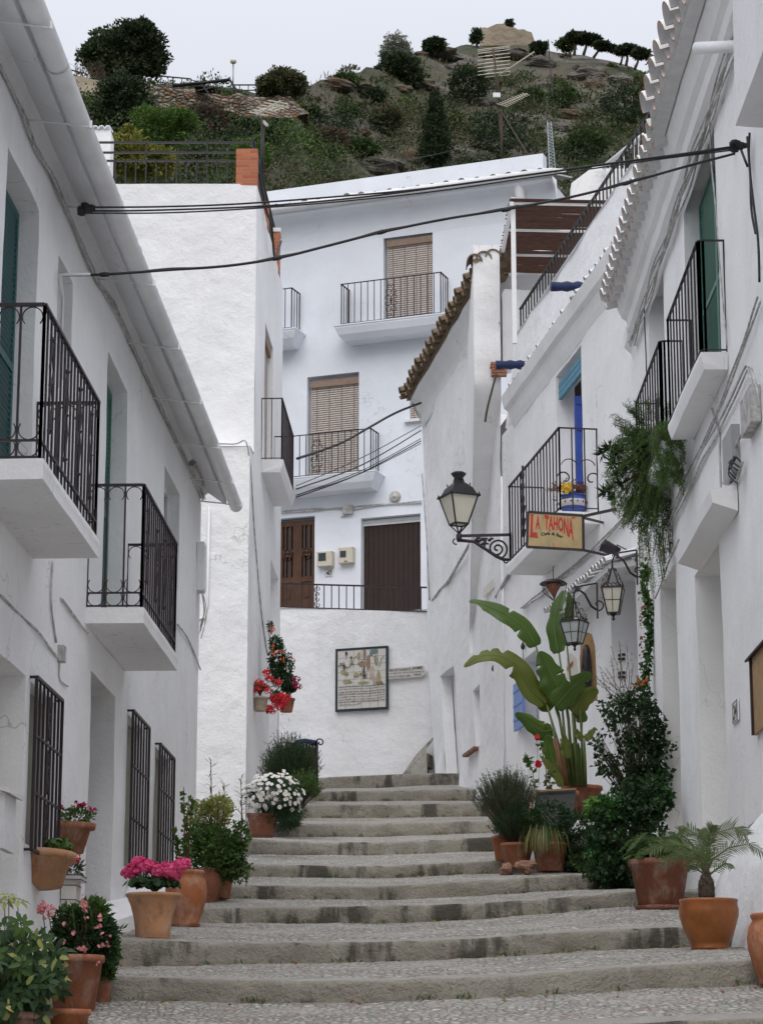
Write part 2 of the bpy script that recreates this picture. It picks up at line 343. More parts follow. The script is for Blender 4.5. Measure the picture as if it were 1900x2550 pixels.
def copy_tree(o, loc=None, rz=None, label=None, scale=None, parent=None):
    c = o.copy(); COL.objects.link(c); ORG[c.name] = Vector(loc) if loc is not None else ORG[o.name]
    if parent is not None: c.parent = parent
    for ch in list(o.children): copy_tree(ch, parent=c)
    if loc is not None: c.location = loc
    if rz is not None: c.rotation_euler = (0, 0, rz)
    if scale is not None: c.scale = (scale,)*3
    if label: c['label'] = label
    return c
# ---------------------------------------------------------------- hand-plastered wall with openings
def nz(v, sc, seed=0): return noise.noise(Vector((v.x*sc+seed, v.y*sc, v.z*sc)))
def wall(mb, pl, s0, s1, z0, z1, ops=(), step=.22, amp=.014, warp=None, m=0, zt=None, mrev=0):
    """ops: (s0, s1, z0, z1, depth). Front grid with the openings left out, reveals behind them."""
    def line(a, b, cuts, st):
        xs = {round(a, 4), round(b, 4)} | {round(c, 4) for c in cuts if a < c < b}; xs = sorted(xs); out = []
        for i in range(len(xs)-1):
            k = max(1, int(round((xs[i+1]-xs[i])/st)))
            out += [xs[i]+(xs[i+1]-xs[i])*j/k for j in range(k)]
        return out+[xs[-1]]
    ss = line(s0, s1, [o[0] for o in ops]+[o[1] for o in ops], step/pl.k)
    zs = line(z0, z1, [o[2] for o in ops]+[o[3] for o in ops], step)
    def inside(a, z):
        for k, o in enumerate(ops):
            if o[0] < a < o[1] and o[2] < z < o[3]: return k
        return -1
    def fp(a, z):
        if warp: a, z, of = warp(a, z)
        else: of = 0
        q = pl.pt(a, z, of); return q+pl.n*(amp*nz(q, .9)+amp*.4*nz(q, 3.5, 7))
    Vs = []; idx = {}
    for i, a in enumerate(ss):
        for j, z in enumerate(zs): idx[i, j] = len(Vs); Vs.append(fp(a, z))
    F = []; cell = {}
    up = Vector((0, 0, 1)); flip = pl.t.cross(up).dot(pl.n) < 0
    for i in range(len(ss)-1):
        for j in range(len(zs)-1):
            k = inside((ss[i]+ss[i+1])/2, (zs[j]+zs[j+1])/2); cell[i, j] = k
            if k < 0:
                f = (idx[i, j], idx[i+1, j], idx[i+1, j+1], idx[i, j+1]); F.append(f[::-1] if flip else f)
    mb.add(Vs, F, True, m)
    for (i, j), k in cell.items():
        if k < 0: continue
        d = ops[k][4]
        for di, dj, e0, e1 in ((-1, 0, (i, j), (i, j+1)), (1, 0, (i+1, j), (i+1, j+1)), (0, -1, (i, j), (i+1, j)), (0, 1, (i, j+1), (i+1, j+1))):
            if cell.get((i+di, j+dj), -1) < 0:
                a, b = Vs[idx[e0]], Vs[idx[e1]]; mb.add([a, b, b-pl.n*d, a-pl.n*d], [(0, 1, 2, 3)], False, mrev)
    return ss, zs
def panel(mb, pl, s0, s1, z0, z1, off, th=.03, m=0):
    mb.obox(pl.pt(s0, z0, off-th), pl.d*(s1-s0), pl.n*th, (0, 0, z1-z0), m)
def arcpts(c, a, b, r, q0, q1, n=10):
    return [c+a*(r*math.cos(q0+(q1-q0)*i/n))+b*(r*math.sin(q0+(q1-q0)*i/n)) for i in range(n+1)]
def spiral(c, a, b, r0, r1, q0, q1, n=26):
    return [c+a*((r0+(r1-r0)*i/n)*math.cos(q0+(q1-q0)*i/n))+b*((r0+(r1-r0)*i/n)*math.sin(q0+(q1-q0)*i/n)) for i in range(n+1)]
UP = Vector((0, 0, 1))
def railing(mb, path, z0, z1, sp=.12, w=.014, rail=.03, low=True, ends=True):
    """bars along a plan path (list of Vectors, z ignored)"""
    for a, b in zip(path[:-1], path[1:]):
        a = Vector((a.x, a.y, 0)); b = Vector((b.x, b.y, 0)); L = (b-a).length; t = (b-a)/L; nn = t.cross(UP)
        mb.obox(a+UP*(z1-.012)-nn*rail/2-t*rail/2, t*(L+rail), nn*rail, UP*.014)
        if low: mb.obox(a+UP*(z0+.03)-nn*rail*.4, t*L, nn*rail*.8, UP*.012)
        k = max(1, int(round(L/sp)))
        for i in range(k+1):
            p = a+t*(L*i/k); ww = w*1.3 if i in (0, k) else w
            mb.bar(p+UP*z0, p+UP*(z1-.012), ww)
def slab(mb, pl, s0, s1, zt, out, th=.14, cove=0, m=0, amp=.006):
    """balcony slab standing out of the wall; cove narrows the underside"""
    ks = max(2, int((s1-s0)*pl.k/.25)); V = []; F = []
    prof = [(0, 0), (out, 0), (out+.004, -.04), (out-cove*.35, -th*.6), (out-cove, -th), (0, -th)]
    for i in range(ks+1):
        f = i/ks
        for (o, z) in prof:
            kk = cove/pl.k*(1 if z < -th*.9 else (.35 if z < -th*.5 else 0))
            a = s0+kk+(s1-s0-2*kk)*f; q = pl.pt(a, zt+z, o); q += Vector((nz(q, 2), nz(q, 2, 3), nz(q, 2, 9)))*amp; V.append(q)
    n = len(prof)
    for i in range(ks):
        for j in range(n-1): F.append((i*n+j, i*n+j+1, (i+1)*n+j+1, (i+1)*n+j))
    F.append(tuple(range(n))); F.append(tuple(ks*n+j for j in range(n))[::-1]); mb.add(V, F, False, m)
def louvre(mb, p, u, h, th=.025, pitch=.045, nrm=None, frame=.05, nleaf=1):
    """slatted shutter: corner p, width vector u, height h"""
    u = Vector(u); L = u.length; t = u/L; nn = Vector(nrm)
    for k in range(nleaf):
        q = p+t*(L*k/nleaf); l = L/nleaf-.006
        for a in (0, l-frame): mb.obox(q+t*a, t*frame, nn*th, UP*h)
        for z in (0, h*.5-frame/2, h-frame): mb.obox(q+t*frame+UP*z, t*(l-2*frame), nn*th, UP*frame)
        z = frame
        while z < h-frame-.02:
            mb.obox(q+t*frame+UP*z, t*(l-2*frame), nn*th*.9+UP*.028, UP*.010-nn*.004); z += pitch
def blind(mbs, p, u, h, nn, pitch=.042, cords=4):
    """rolled-cane blind; mbs = (slats, roll)"""
    u = Vector(u); L = u.length; t = u/L; z = .0
    mbs[0].obox(p-nn*.02, u, nn*.006, UP*h, 1)
    while z < h-.14:
        mbs[0].obox(p+UP*z, u, nn*.014, UP*(pitch*.62)); z += pitch
    for k in range(cords):
        a = L*(k+.5)/cords; mbs[0].obox(p+t*(a-.008)+nn*.014, t*.016, nn*.006, UP*(h-.12), 1)
    mbs[1].obox(p+UP*(h-.16), u, nn*.07, UP*.15)
def barrel(mb, p, ax, r0, r1, L, upv, m=0, me=None, th=.014, n=8, cup=False):
    """half-round clay tile from p along ax, arched toward upv"""
    ax = Vector(ax).normalized(); sd = ax.cross(upv).normalized(); u = sd.cross(ax).normalized(); V = []; F = []
    sg = -1 if cup else 1
    for k, (d, r) in enumerate(((0, r0), (L, r1))):
        for rr in (r, r-th):
            for j in range(n+1):
                q = math.pi*j/n; V.append(p+ax*d+sd*(rr*math.cos(q))+u*(sg*rr*math.sin(q)))
    w = n+1
    for j in range(n):
        F += [(j, j+1, 2*w+j+1, 2*w+j), (w+j, 3*w+j, 3*w+j+1, w+j+1)]
    mb.add(V, F, True, m)
    E = [(j, w+j, w+j+1, j+1) for j in range(n)]+[(2*w+j, 2*w+j+1, 3*w+j+1, 3*w+j) for j in range(n)]+[(0, 2*w, 3*w, w), (n, w+n, 3*w+n, 2*w+n)]
    mb.add(V, E, False, m if me is None else me)
def cable(mb, pts, r, n=5, sub=6, wob=0, seed=0):
    """smooth curve through points"""
    pts = [Vector(p) for p in pts]; out = []
    if len(pts) == 2: pts = [pts[0], (pts[0]+pts[1])/2, pts[1]]
    for i in range(len(pts)-1):
        p0, p1, p2, p3 = pts[max(i-1, 0)], pts[i], pts[i+1], pts[min(i+2, len(pts)-1)]
        for j in range(sub):
            t = j/sub; out.append(.5*((2*p1)+(p2-p0)*t+(2*p0-5*p1+4*p2-p3)*t*t+(3*p1-p0-3*p2+p3)*t**3))
    out.append(pts[-1])
    if wob: out = [q+Vector((nz(q, 1.1, seed), nz(q, 1.1, seed+5), nz(q, 1.1, seed+9)))*wob for q in out]
    mb.tube(out, r, n)
# ---------------------------------------------------------------- lettering
def text_geo(txt, bold=0.0, shear=0):
    cu = bpy.data.curves.new('t', 'FONT'); cu.body = txt; cu.size = 1; cu.offset = bold; cu.resolution_u = 3; cu.shear = shear
    ob = bpy.data.objects.new('t', cu); COL.objects.link(ob); bpy.context.view_layer.update()
    me = ob.to_mesh(); V = [(v.co.x, v.co.y) for v in me.vertices]; F = [tuple(p.vertices) for p in me.polygons]; ob.to_mesh_clear()
    bpy.data.objects.remove(ob); bpy.data.curves.remove(cu)
    xs = [v[0] for v in V]; ys = [v[1] for v in V]; x0, x1, y0, y1 = min(xs), max(xs), min(ys), max(ys)
    return [((x-x0)/(x1-x0), (y-y0)/(y1-y0)) for x, y in V], F, (x1-x0)/(y1-y0)
def lettering(mb, txt, fn, bold=0.0, m=0, shear=0):
    """fn(u, v) in 0..1 -> world point"""
    V, F, _ = text_geo(txt, bold, shear); mb.add([fn(u, v) for u, v in V], F, False, m)
# ---------------------------------------------------------------- foliage
rng = np.random.default_rng(7); random.seed(7)
def unit(a): return a/np.maximum(np.linalg.norm(a, axis=1, keepdims=True), 1e-9)
def rdirs(n): return unit(rng.normal(size=(n, 3)))
def leaves(mb, C, A, L, W, m=0, fold=.25, rnd=.35):
    """C centres/bases, A directions; each leaf a folded lozenge of two triangles pairs"""
    n = len(C); A = unit(A); B = unit(np.cross(A, rdirs(n))); Nn = np.cross(A, B)
    L = L*(1+rnd*rng.uniform(-1, 1, (n, 1))); W = W*(1+rnd*rng.uniform(-1, 1, (n, 1)))
    tip = C+A*L-Nn*L*fold*.5; l = C+A*L*.45+B*W*.5+Nn*W*fold*.5; r = C+A*L*.45-B*W*.5+Nn*W*fold*.5
    V = np.stack([C, l, tip, r], 1).reshape(-1, 3); i = np.arange(n)*4
    F = np.concatenate([np.stack([i, i+1, i+2], 1), np.stack([i, i+2, i+3], 1)]); mb.addnp(V, F, False, m)
def rleaves(mb, C, Nn, Rr, m=0, rnd=.35, k=6, cup=.2):
    """round leaves/petals facing Nn"""
    n = len(C); Nn = unit(Nn); A = unit(np.cross(Nn, rdirs(n))); B = np.cross(Nn, A); Rr = Rr*(1+rnd*rng.uniform(-1, 1, (n, 1)))
    P_ = [C-Nn*Rr*cup]+[C+A*Rr*math.cos(2*math.pi*j/k)+B*Rr*math.sin(2*math.pi*j/k) for j in range(k)]
    V = np.stack(P_, 1).reshape(-1, 3); i = np.arange(n)*(k+1)
    F = np.concatenate([np.stack([i, i+1+j, i+1+(j+1) % k], 1) for j in range(k)]); mb.addnp(V, F, False, m)
def blob(c, rad, n, lump=.35, inner=.45, seed=0, fl=0):
    """points through a lumpy ellipsoid crown, denser toward its skin; returns points and outward dirs"""
    d = rdirs(n)
    if fl: d[:, 2] = np.abs(d[:, 2])*(1-fl)+d[:, 2]*fl
    l = np.array([noise.noise(Vector((float(a), float(b_), float(c_)))*2.1+Vector((seed*3.7, 0, 0))) for a, b_, c_ in d])
    r = rng.uniform(inner, 1, n)**.6*(1+lump*l*1.6)
    p = d*r[:, None]*np.array(rad)+np.array(c); return p, d
def limbs(mb, base, C, n, r=.02, m=0, bend=.3):
    base = Vector(base)
    for i in rng.choice(len(C), min(n, len(C)), replace=False):
        e = Vector(C[i]); mid = base.lerp(e, .5); mid.z += (e-base).length*bend*.3; mid.x = base.x+(mid.x-base.x)*.7; mid.y = base.y+(mid.y-base.y)*.7
        mb.tube([base, mid, e], [r, r*.7, r*.3], 4, m)
# ================================================================ street: ramped steps
RIS = [  # distance, top edge pixels, bottom edge pixels
 (15.6, [(0, 2585), (950, 2568), (1300, 2560), (1880, 2537)], [(0, 2640), (950, 2625), (1880, 2600)]),
 (17.5, [(260, 2432), (600, 2441), (950, 2443), (1300, 2428), (1600, 2405), (1880, 2392)], [(254, 2490), (600, 2500), (950, 2498), (1300, 2483), (1600, 2465), (1900, 2452)]),
 (20.5, [(290, 2340), (600, 2350), (950, 2346), (1200, 2337), (1454, 2318), (1691, 2308)], [(285, 2410), (600, 2403), (950, 2396), (1200, 2387), (1454, 2370), (1740, 2358)]),
 (24.0, [(492, 2263), (786, 2259), (950, 2257), (1200, 2250), (1454, 2231), (1594, 2219)], [(480, 2298), (600, 2300), (950, 2302), (1200, 2290), (1454, 2268), (1610, 2258)]),
 (27.0, [(568, 2204), (600, 2206), (950, 2208), (1200, 2193), (1497, 2176)], [(555, 2240), (950, 2243), (1200, 2232), (1500, 2215)]),
 (30.0, [(600, 2151), (727, 2155), (950, 2158), (1250, 2142)], [(600, 2185), (950, 2189), (1240, 2176)]),
 (33.3, [(617, 2089), (786, 2098), (950, 2098), (1240, 2084)], [(615, 2130), (950, 2131), (1240, 2120)]),
 (36.3, [(706, 2053), (950, 2051), (1220, 2044)], [(710, 2086), (950, 2085), (1230, 2075)]),
 (39.5, [(782, 2005), (950, 2005), (1190, 2000)], [(780, 2038), (950, 2038), (1190, 2034)]),
 (42.3, [(795, 1971), (950, 1970), (1145, 1967)], [(795, 1996), (950, 1996), (1145, 1995)]),
 (45.0, [(790, 1937), (947, 1930), (1060, 1926)], [(790, 1965), (950, 1963), (1060, 1956)]),
]
def edge_z(lst, x, Y):
    px = CX+x/Y*FPX*1.006; py = float(np.interp(px, [p[0] for p in lst], [p[1] for p in lst])); r = ray(px, py)
    return r.z/r.y*Y
def ground(x, Y):
    """height of the trodden surface"""
    if Y < RIS[0][0]: return edge_z(RIS[0][2], x, RIS[0][0])+(Y-RIS[0][0])*.115
    for k in range(len(RIS)):
        Y0 = RIS[k][0]
        if k+1 == len(RIS): return edge_z(RIS[k][1], x, Y0)+(Y-Y0)*.10
        Y1 = RIS[k+1][0]
        if Y < Y1: a = edge_z(RIS[k][1], x, Y0); b_ = edge_z(RIS[k+1][2], x, Y1); return a+(b_-a)*(Y-Y0)/(Y1-Y0)
steps_t = thing('street_steps', None, None, (0, 17, 0)); steps_t['kind'] = 'structure'
def build_steps():
    for k, (Y0, top, bot) in enumerate(RIS):
        Y1 = RIS[k+1][0] if k+1 < len(RIS) else 56
        xl = -3.9+.0357*Y0 if Y0 < 31 else -2.9; xr = min(3.6, 8.4-.15*Y0)+.15
        if k >= 9: xl = -6
        if k == 10: xr = 3
        nx = int((xr-xl)/(.05 if k < 4 else .08)); rows = []
        dd = [(0, 0), (0, .3), (0, .55), (0, .8), (.006, .93), (.03, 1), (.16, 1.0), (.3, 1.0)]
        ny = int((Y1-Y0-.35)/(.055 if k < 3 else .12)); ny = max(ny, 6)
        V = []; m = MB()
        for i in range(nx+1):
            x = xl+(xr-xl)*i/nx; zb = edge_z(bot, x, Y0)-.02; zt = edge_z(top, x, Y0)
            zn = edge_z(RIS[k+1][2], x, Y1) if k+1 < len(RIS) else zt+(Y1-Y0)*.1
            jt = abs(((x+.37*k+.12*math.sin(3*k)) % .95)-.475)/.475          # block joints along the riser
            chip = .035 if jt > .965 else 0
            for j, (dy, f) in enumerate(dd):
                q = Vector((x, Y0, zt)); w = .028*nz(q, 1.3, k)+.012*nz(q+Vector((0, 0, f)), 7, k)
                und = .05*max(0, nz(Vector((x, k*3, 0)), 2.3)) if j == 0 else 0
                y = Y0+dy+w+chip*(1 if f < .95 else 0)+und
                z = zb+(zt-zb)*f+(.008*nz(Vector((x, y, k)), 5) if f > .9 else 0)
                if j > 5: z = zt+(zn-zt)*(dy/(Y1-Y0))+.006*nz(Vector((x, y, k)), 6)
                V.append((x, y, z))
            for j in range(1, ny+1):
                y = Y0+.3+(Y1-Y0-.3+.03)*j/ny; f = (y-Y0)/(Y1-Y0)
                q = Vector((x, y, 0)); z = zt+(zn-zt)*f
                if k < 6: z += .016*noise.voronoi(Vector((x*9, y*7, 0)))[0][0]-.008
                z += .012*nz(q, 1.5)
                V.append((x, y, z))
        w = len(dd)+ny; F = []; F2 = []
        for i in range(nx):
            for j in range(w-1):
                f = (i*w+j, (i+1)*w+j, (i+1)*w+j+1, i*w+j+1)
                (F if j < 5 else F2).append((j, f))
        A = [f for j, f in F]; m.add(V, A, True, 0)
        b0 = m.n-len(V)
        for j, f in F2: m.F.append([b0+q for q in f]); m.Sm.append(True); m.Mi.append(1 if j < 7 else 2)
        m.build('step', ['riser', 'edging', 'cobble'], steps_t)
build_steps()
g = MB(); V = []; F = []
for i in range(41):
    for j in range(31):
        x = -9+18*i/40; y = -6+21.5*j/30; V.append((x, y, ground(max(min(x, 3.2), -3), max(y, -6))-.004+.01*nz(Vector((x, y, 0)), 1.5)))
for i in range(40):
    for j in range(30): F.append((i*31+j, (i+1)*31+j, (i+1)*31+j+1, i*31+j+1))
g.add(V, F, True); g.build('street', 'cobble', kind='structure')
g = MB(); g.add([(-1500, -300, -3.2), (1500, -300, -3.2), (1500, 2000, -3.2), (-1500, 2000, -3.2)], [(0, 1, 2, 3)]); g.build('ground', 'hill', kind='structure')

# ================================================================ H1: long house on the left
PL1 = Plane((-3.39, 0), (.0357, 1), (1, 0)); E1 = 30.1
h1 = thing('house', 'long white house on the left with gutter, two ornate iron balconies and barred windows', 'house', (-3.4, 20, .3))
m = MB()
ops1 = [(16.87, 18.25, 4.12, 6.78, .2), (19.2, 19.95, 5.75, 6.75, .2), (21.98, 23.4, 4.10, 6.76, .22), (26.4, 27.8, 5.6, 6.77, .22),
        (15.3, 18.3, -.5, 3.02, .28), (18.5, 19.65, 1.76, 3.01, .14), (21.5, 23.05, .6, 3.6, .27), (23.9, 25.1, 2.05, 3.56, .14), (26.05, 27.3, 2.2, 3.52, .14)]
wall(m, PL1, 1.0, E1, -3, 7.42, ops1, .2, .016)
m.quad(PL1.pt(E1, -3), PL1.pt(E1, 7.2), PL1.pt(E1, 7.2, -7), PL1.pt(E1, -3, -7))
m.quad(PL1.pt(1, -3), PL1.pt(1, 7.2), PL1.pt(1, 7.2, -7), PL1.pt(1, -3, -7))
m.build('wall', 'wall', h1)
m = MB()     # plastered back of recesses
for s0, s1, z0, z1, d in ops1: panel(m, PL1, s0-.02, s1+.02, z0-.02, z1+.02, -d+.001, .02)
m.build('recess_back', 'wall_grey', h1)
m = MB()     # moulded cornice under the eaves
prof = [(0, 7.26), (.04, 7.33), (.08, 7.36), (.28, 7.22), (.32, 7.20), (.33, 7.33), (0, 7.45)]
V = []; ks = 90
for i in range(ks+1):
    for o, z in prof: q = PL1.pt(1+(E1+.05-1)*i/ks, z, o); V.append(q+PL1.n*.008*nz(q, 2)+UP*.008*nz(q, 2, 4))
k = len(prof); m.add(V, [(i*k+j, i*k+j+1, (i+1)*k+j+1, (i+1)*k+j) for i in range(ks) for j in range(k-1)]+[tuple(ks*k+j for j in range(k))], False)
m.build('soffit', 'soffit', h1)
m = MB(); V = []; a0, a1 = 1.0, E1+.25; segs = 76
for i in range(segs+1):
    s_ = a0+(a1-a0)*i/segs; c0 = PL1.pt(s_, 7.255, .425)+UP*.018*math.sin(s_*.55)+UP*.012*nz(Vector((s_, 0, 0)), .6)
    for rr in (.085, .077):
        for j in range(13): q = math.pi*j/12; V.append(c0+PL1.n*(rr*math.cos(q))-UP*(rr*math.sin(q)))
F = []
for i in range(segs):
    for j in range(12):
        F += [(i*26+j, i*26+j+1, (i+1)*26+j+1, (i+1)*26+j), (i*26+13+j+1, i*26+13+j, (i+1)*26+13+j, (i+1)*26+13+j+1)]
F += [(segs*26+j, segs*26+j+1, segs*26+13+j+1, segs*26+13+j) for j in range(12)]
m.add(V, F, True)
for s_ in np.arange(2.3, a1, 2.02):     # overlapping sleeve joints
    pp = [PL1.pt(s_, 7.255, .425)+PL1.n*(.089*math.cos(q))-UP*(.089*math.sin(q)) for q in np.linspace(0, math.pi, 13)]
    m.add([p+PL1.t*d for d in (0, .035) for p in pp], [(j, j+1, 14+j, 13+j) for j in range(12)], True)
m.lathe(PL1.pt(a1-.004, 7.255, .425), [(.001, 0), (.08, 0), (.084, .008)], 20, 0, ax=PL1.t)
gut = m.build('gutter', 'gutter', h1)
m = MB()
for s_ in [9, 11.5, 13.6, 15.6, 17.4, 19.3, 21.2, 23.2, 25.2, 27.1, 28.8, 30.0]:
    m = MB(); m.tube([PL1.pt(s_, 7.22, .0), PL1.pt(s_, 7.185, .30), PL1.pt(s_+.01, 7.15, .53)], .009, 5)
    m.bar(PL1.pt(s_, 7.14, .53), PL1.pt(s_, 7.20, .53), .02); m.build('strap', 'paint', gut)
m = MB(); s_ = 2.0
while s_ < E1:
    barrel(m, PL1.pt(s_, 7.285, .45)+UP*.012*random.uniform(-1, 1), -PL1.n*1+UP*.28, .07, .085, .5, UP, 0, 1); s_ += .235+random.uniform(-.01, .01)
m.obox(PL1.pt(1, 7.28, .42), PL1.d*(E1-1), -PL1.n*4+UP*1.1, UP*.05, 0)
m.build('roof', ['tile_w', 'wall_old'], h1)
# plinth that thickens the foot of the wall
m = MB(); V = []; ks = 40
for i in range(ks+1):
    s_ = 20.6+(E1-20.6)*i/ks
    f_ = min(1, i/6)
    for o, dz in ((.34*f_, -.6), (.33*f_, .14*f_), (.28*f_, .20*f_), (0, .24*f_)):
        q = PL1.pt(s_, 0, o); q.z = ground(q.x+.3, s_)+dz; V.append(q+PL1.n*.02*nz(q, 1.4))
m.add(V, [(i*4+j, i*4+j+1, (i+1)*4+j+1, (i+1)*4+j) for i in range(ks) for j in range(3)]+[(0, 1, 2, 3)], False)
m.build('plinth', 'wall', h1)
# shutters and doors
m = MB(); louvre(m, PL1.pt(16.87, 4.15, -.19), PL1.d*1.36, 2.6, .03, .05, PL1.n, .06, 2); m.build('shutter', 'teal', h1)
m = MB(); louvre(m, PL1.pt(21.98, 4.13, -.19), PL1.d*1.4, 2.6, .03, .05, PL1.n, .06, 2); m.build('shutter', 'green', h1)
m = MB()
for s0, s1, z0, z1 in ((19.2, 19.95, 5.75, 6.75), (26.4, 27.8, 5.6, 6.77)):
    panel(m, PL1, s0, s1, z0, z1, -.17, .01, 1)
    for a in (s0, (s0+s1)/2-.025, s1-.05): panel(m, PL1, a, a+.05, z0, z1, -.135, .04, 0)
    for z in (z0, z1-.05): panel(m, PL1, s0, s1, z, z+.05, -.137, .036, 0)
    m.build('window', ['paint', 'glass'], h1); m = MB()
for s0, s1, z0, z1, dm in ((15.3, 18.3, -.2, 3.02, 'cream'), (21.5, 23.05, .9, 3.6, 'brown')):
    panel(m, PL1, s0, s1, z0, z1, -.25, .02, 0)
    for k in range(1, 6): panel(m, PL1, s0+(s1-s0)*k/6-.006, s0+(s1-s0)*k/6+.006, z0, z1-.04, -.246, .02, 0)
    m.build('door', dm, h1); m = MB()
M['curtain'] = simple('beige curtain behind bars', (.30, .29, .235), .8, var=.2, scale=3)
def grille(s0, s1, z0, z1, orn):
    m = MB(); panel(m, PL1, s0, s1, z0, z1, -.10, .01, 0); m.build('window', 'curtain', h1); m = MB()
    a, b, c, d = PL1.pt(s0-.03, z0-.05, .06), PL1.pt(s1+.03, z0-.05, .06), PL1.pt(s1+.03, z1+.03, .06), PL1.pt(s0-.03, z1+.03, .06)
    for p, q in ((a, b), (b, c), (c, d), (d, a)): m.bar(p, q, .026)
    for f in (.33, .66): m.bar(a.lerp(d, f), b.lerp(c, f), .018)
    for p in (a, b, c, d): m.bar(p, p-PL1.n*.08, .02)
    k = 6 if not orn else 7
    for i in range(1, k): m.bar(a.lerp(b, i/k), d.lerp(c, i/k), .019)
    if orn:
        mid = a.lerp(b, .5); H = (d-a).length
        for f in (.18, .5, .82):
            c0 = mid+UP*H*f
            for sg in (-1, 1):
                m.tube(spiral(c0, PL1.t*sg, UP, .02, .085, 0, 5.2, 16), .009, 4)
                m.tube([c0+UP*.17, c0+PL1.t*sg*.05, c0-UP*.17], .012, 4)
            m.lathe(c0-UP*.18, [(.001, 0), (.022, .02), (.001, .04)], 8); m.lathe(c0+UP*.14, [(.001, 0), (.022, .02), (.001, .04)], 8)
    return m.build('window_grille', 'iron', h1)
grille(18.5, 19.65, 1.76, 3.01, True); grille(23.9, 25.1, 2.05, 3.56, False); grille(26.05, 27.3, 2.2, 3.52, False)
def ornate_balcony(s0, s1, zt, out, ztop):
    m = MB(); slab(m, PL1, s0, s1, zt, out, .145); sl = m.build('balcony_slab', 'slab', h1, label='white balcony slab with rust stains under its rail')
    m = MB(); o = out-.03; A = PL1.pt(s0+.03, 0, 0.0); B = PL1.pt(s0+.03, 0, o); C = PL1.pt(s1-.03, 0, o); D = PL1.pt(s1-.03, 0, 0)
    zl = zt+.012; zm = zt+.13
    for a, b in ((A, B), (B, C), (C, D)):
        t = (b-a).normalized(); L = (b-a).length; k = max(1, round(L/.145)); nn = t.cross(UP)
        for z, w in ((ztop, .032), (zm, .022), (zl, .018)): m.obox(a+UP*z-nn*w/2, t*L, nn*w, UP*(.022 if z == ztop else .014))
        for i in range(k+1):
            p = a+t*L*i/k; m.bar(p+UP*zl, p+UP*ztop, .022 if i in (0, k) else .016)
        g_ = L/k
        for i in range(k):
            c = a+t*g_*(i+.5); r = g_*.44
            m.tube(arcpts(c+UP*(ztop-r-.006), t, UP, r, -.75, math.pi+.75, 12), .0055, 4)
            m.tube(arcpts(c+UP*(zm+r+.012), t, -UP, r, -.65, math.pi+.65, 12), .0055, 4)
            m.tube(arcpts(c+UP*(zl+r+.008), t, -UP, r, -.55, math.pi+.55, 12), .0055, 4)
            if (b-a).length < 1: continue
    t = PL1.t
    L = (C-B).length; r_ = m.build('railing', 'iron', sl)
    for f, dz in ((.14, 0), (.40, -.04), (.64, 0), (.86, -.04)):
        mm = MB(); c = B+t*L*f; zc = (zt+ztop)/2+.08+dz
        for sg in (-1, 1):
            mm.tube([c+UP*(zc+.33), c+t*sg*.03+UP*(zc+.22), c+t*sg*.075+UP*(zc+.12), c+t*sg*.025+UP*(zc), c+t*sg*.075+UP*(zc-.12), c+t*sg*.03+UP*(zc-.22), c+UP*(zc-.33)], .010, 4)
        for z in (.33, 0, -.33): mm.lathe(c+UP*(zc+z-.03), [(.001, 0), (.024, .03), (.001, .06)], 8)
        mm.build('ornament', 'iron', sl)
ornate_balcony(15.9, 18.45, 4.12, .52, 5.22)
ornate_balcony(21.1, 23.65, 4.10, .52, 5.22)
# cable runs clipped under the eaves and loose wires
m = MB(); pp = [(0, 160), (55, 275), (95, 370), (140, 458), (212, 627), (250, 710), (284, 761), (347, 897), (407, 1024), (470, 1159), (508, 1240)]
for k in range(7):
    cable(m, [PL1.hit(px+random.uniform(-4, 4), py+random.uniform(-5, 5), .02+.008*(k % 3)) for px, py in pp], .007, 4, 5, .02, k*3)
m.build('wall_cables', 'cable_w', origin=PL1.hit(212, 627), label='bundle of whitewashed cables running under the eaves of the left house', cat='cables')
m = MB()
for k, pp in enumerate(([(2, 1480), (60, 1540), (105, 1590), (140, 1635)], [(150, 1490), (200, 1560), (215, 1575)])):
    for q in range(2): cable(m, [PL1.hit(px+q*5, py+q*3, .015) for px, py in pp], .007, 4, 5, .015, k)
m.obox(PL1.hit(140, 1645, .0), PL1.t*.14, PL1.n*.06, UP*.13)
cable(m, [PL1.hit(131, 1400, .015), PL1.hit(127, 1500, .015), PL1.hit(140, 1600, .015)], .009)
cable(m, [PL1.hit(150, 1640, .015), PL1.hit(148, 1690, .015), PL1.hit(170, 1710, .015)], .006)
m.build('junction_cables', 'cable_w', origin=PL1.hit(140, 1645), label='small whitewashed junction box and loose wires between the two left balconies', cat='junction box')
m = MB(); cable(m, [PL1.hit(442, 1555, .02), PL1.hit(470, 1595, .02), PL1.hit(499, 1668, .02)], .010, 5, 6); m.build('wall_cable', 'cable_w', label='thick whitewashed cable curving down the wall right of the lower ornate balcony', cat='cable')
m = MB(); a = PL1.hit(470, 1150, .03)
m.obox(a-UP*.05, PL1.t*1.1-UP*.0, PL1.n*.07, UP*.12); m.lathe(a+PL1.n*.05, [(.045, -.05), (.05, 0), (.03, .0), (.028, .0)], 12, 0, ax=-PL1.t)
m.build('cable_box', 'cable_w', label='grey cable splice box under the end of the long left gutter', cat='cable box')
m = MB(); a = PL1.pt(29.7, 6.0, 0); m.obox(a, PL1.t*.26, PL1.n*.09, UP*.62, 1); m.obox(a+PL1.n*.09+PL1.t*.02+UP*.02, PL1.t*.22, PL1.n*.008, UP*.58, 1)
for k in range(6): cable(m, [a+PL1.t*(.04*k+.04)+PL1.n*.07, a+PL1.t*(.05*k)+PL1.n*.10-UP*.25, a+PL1.t*.12+PL1.n*.05-UP*(.35+.05*k)], .007, 4, 5, .04, k)
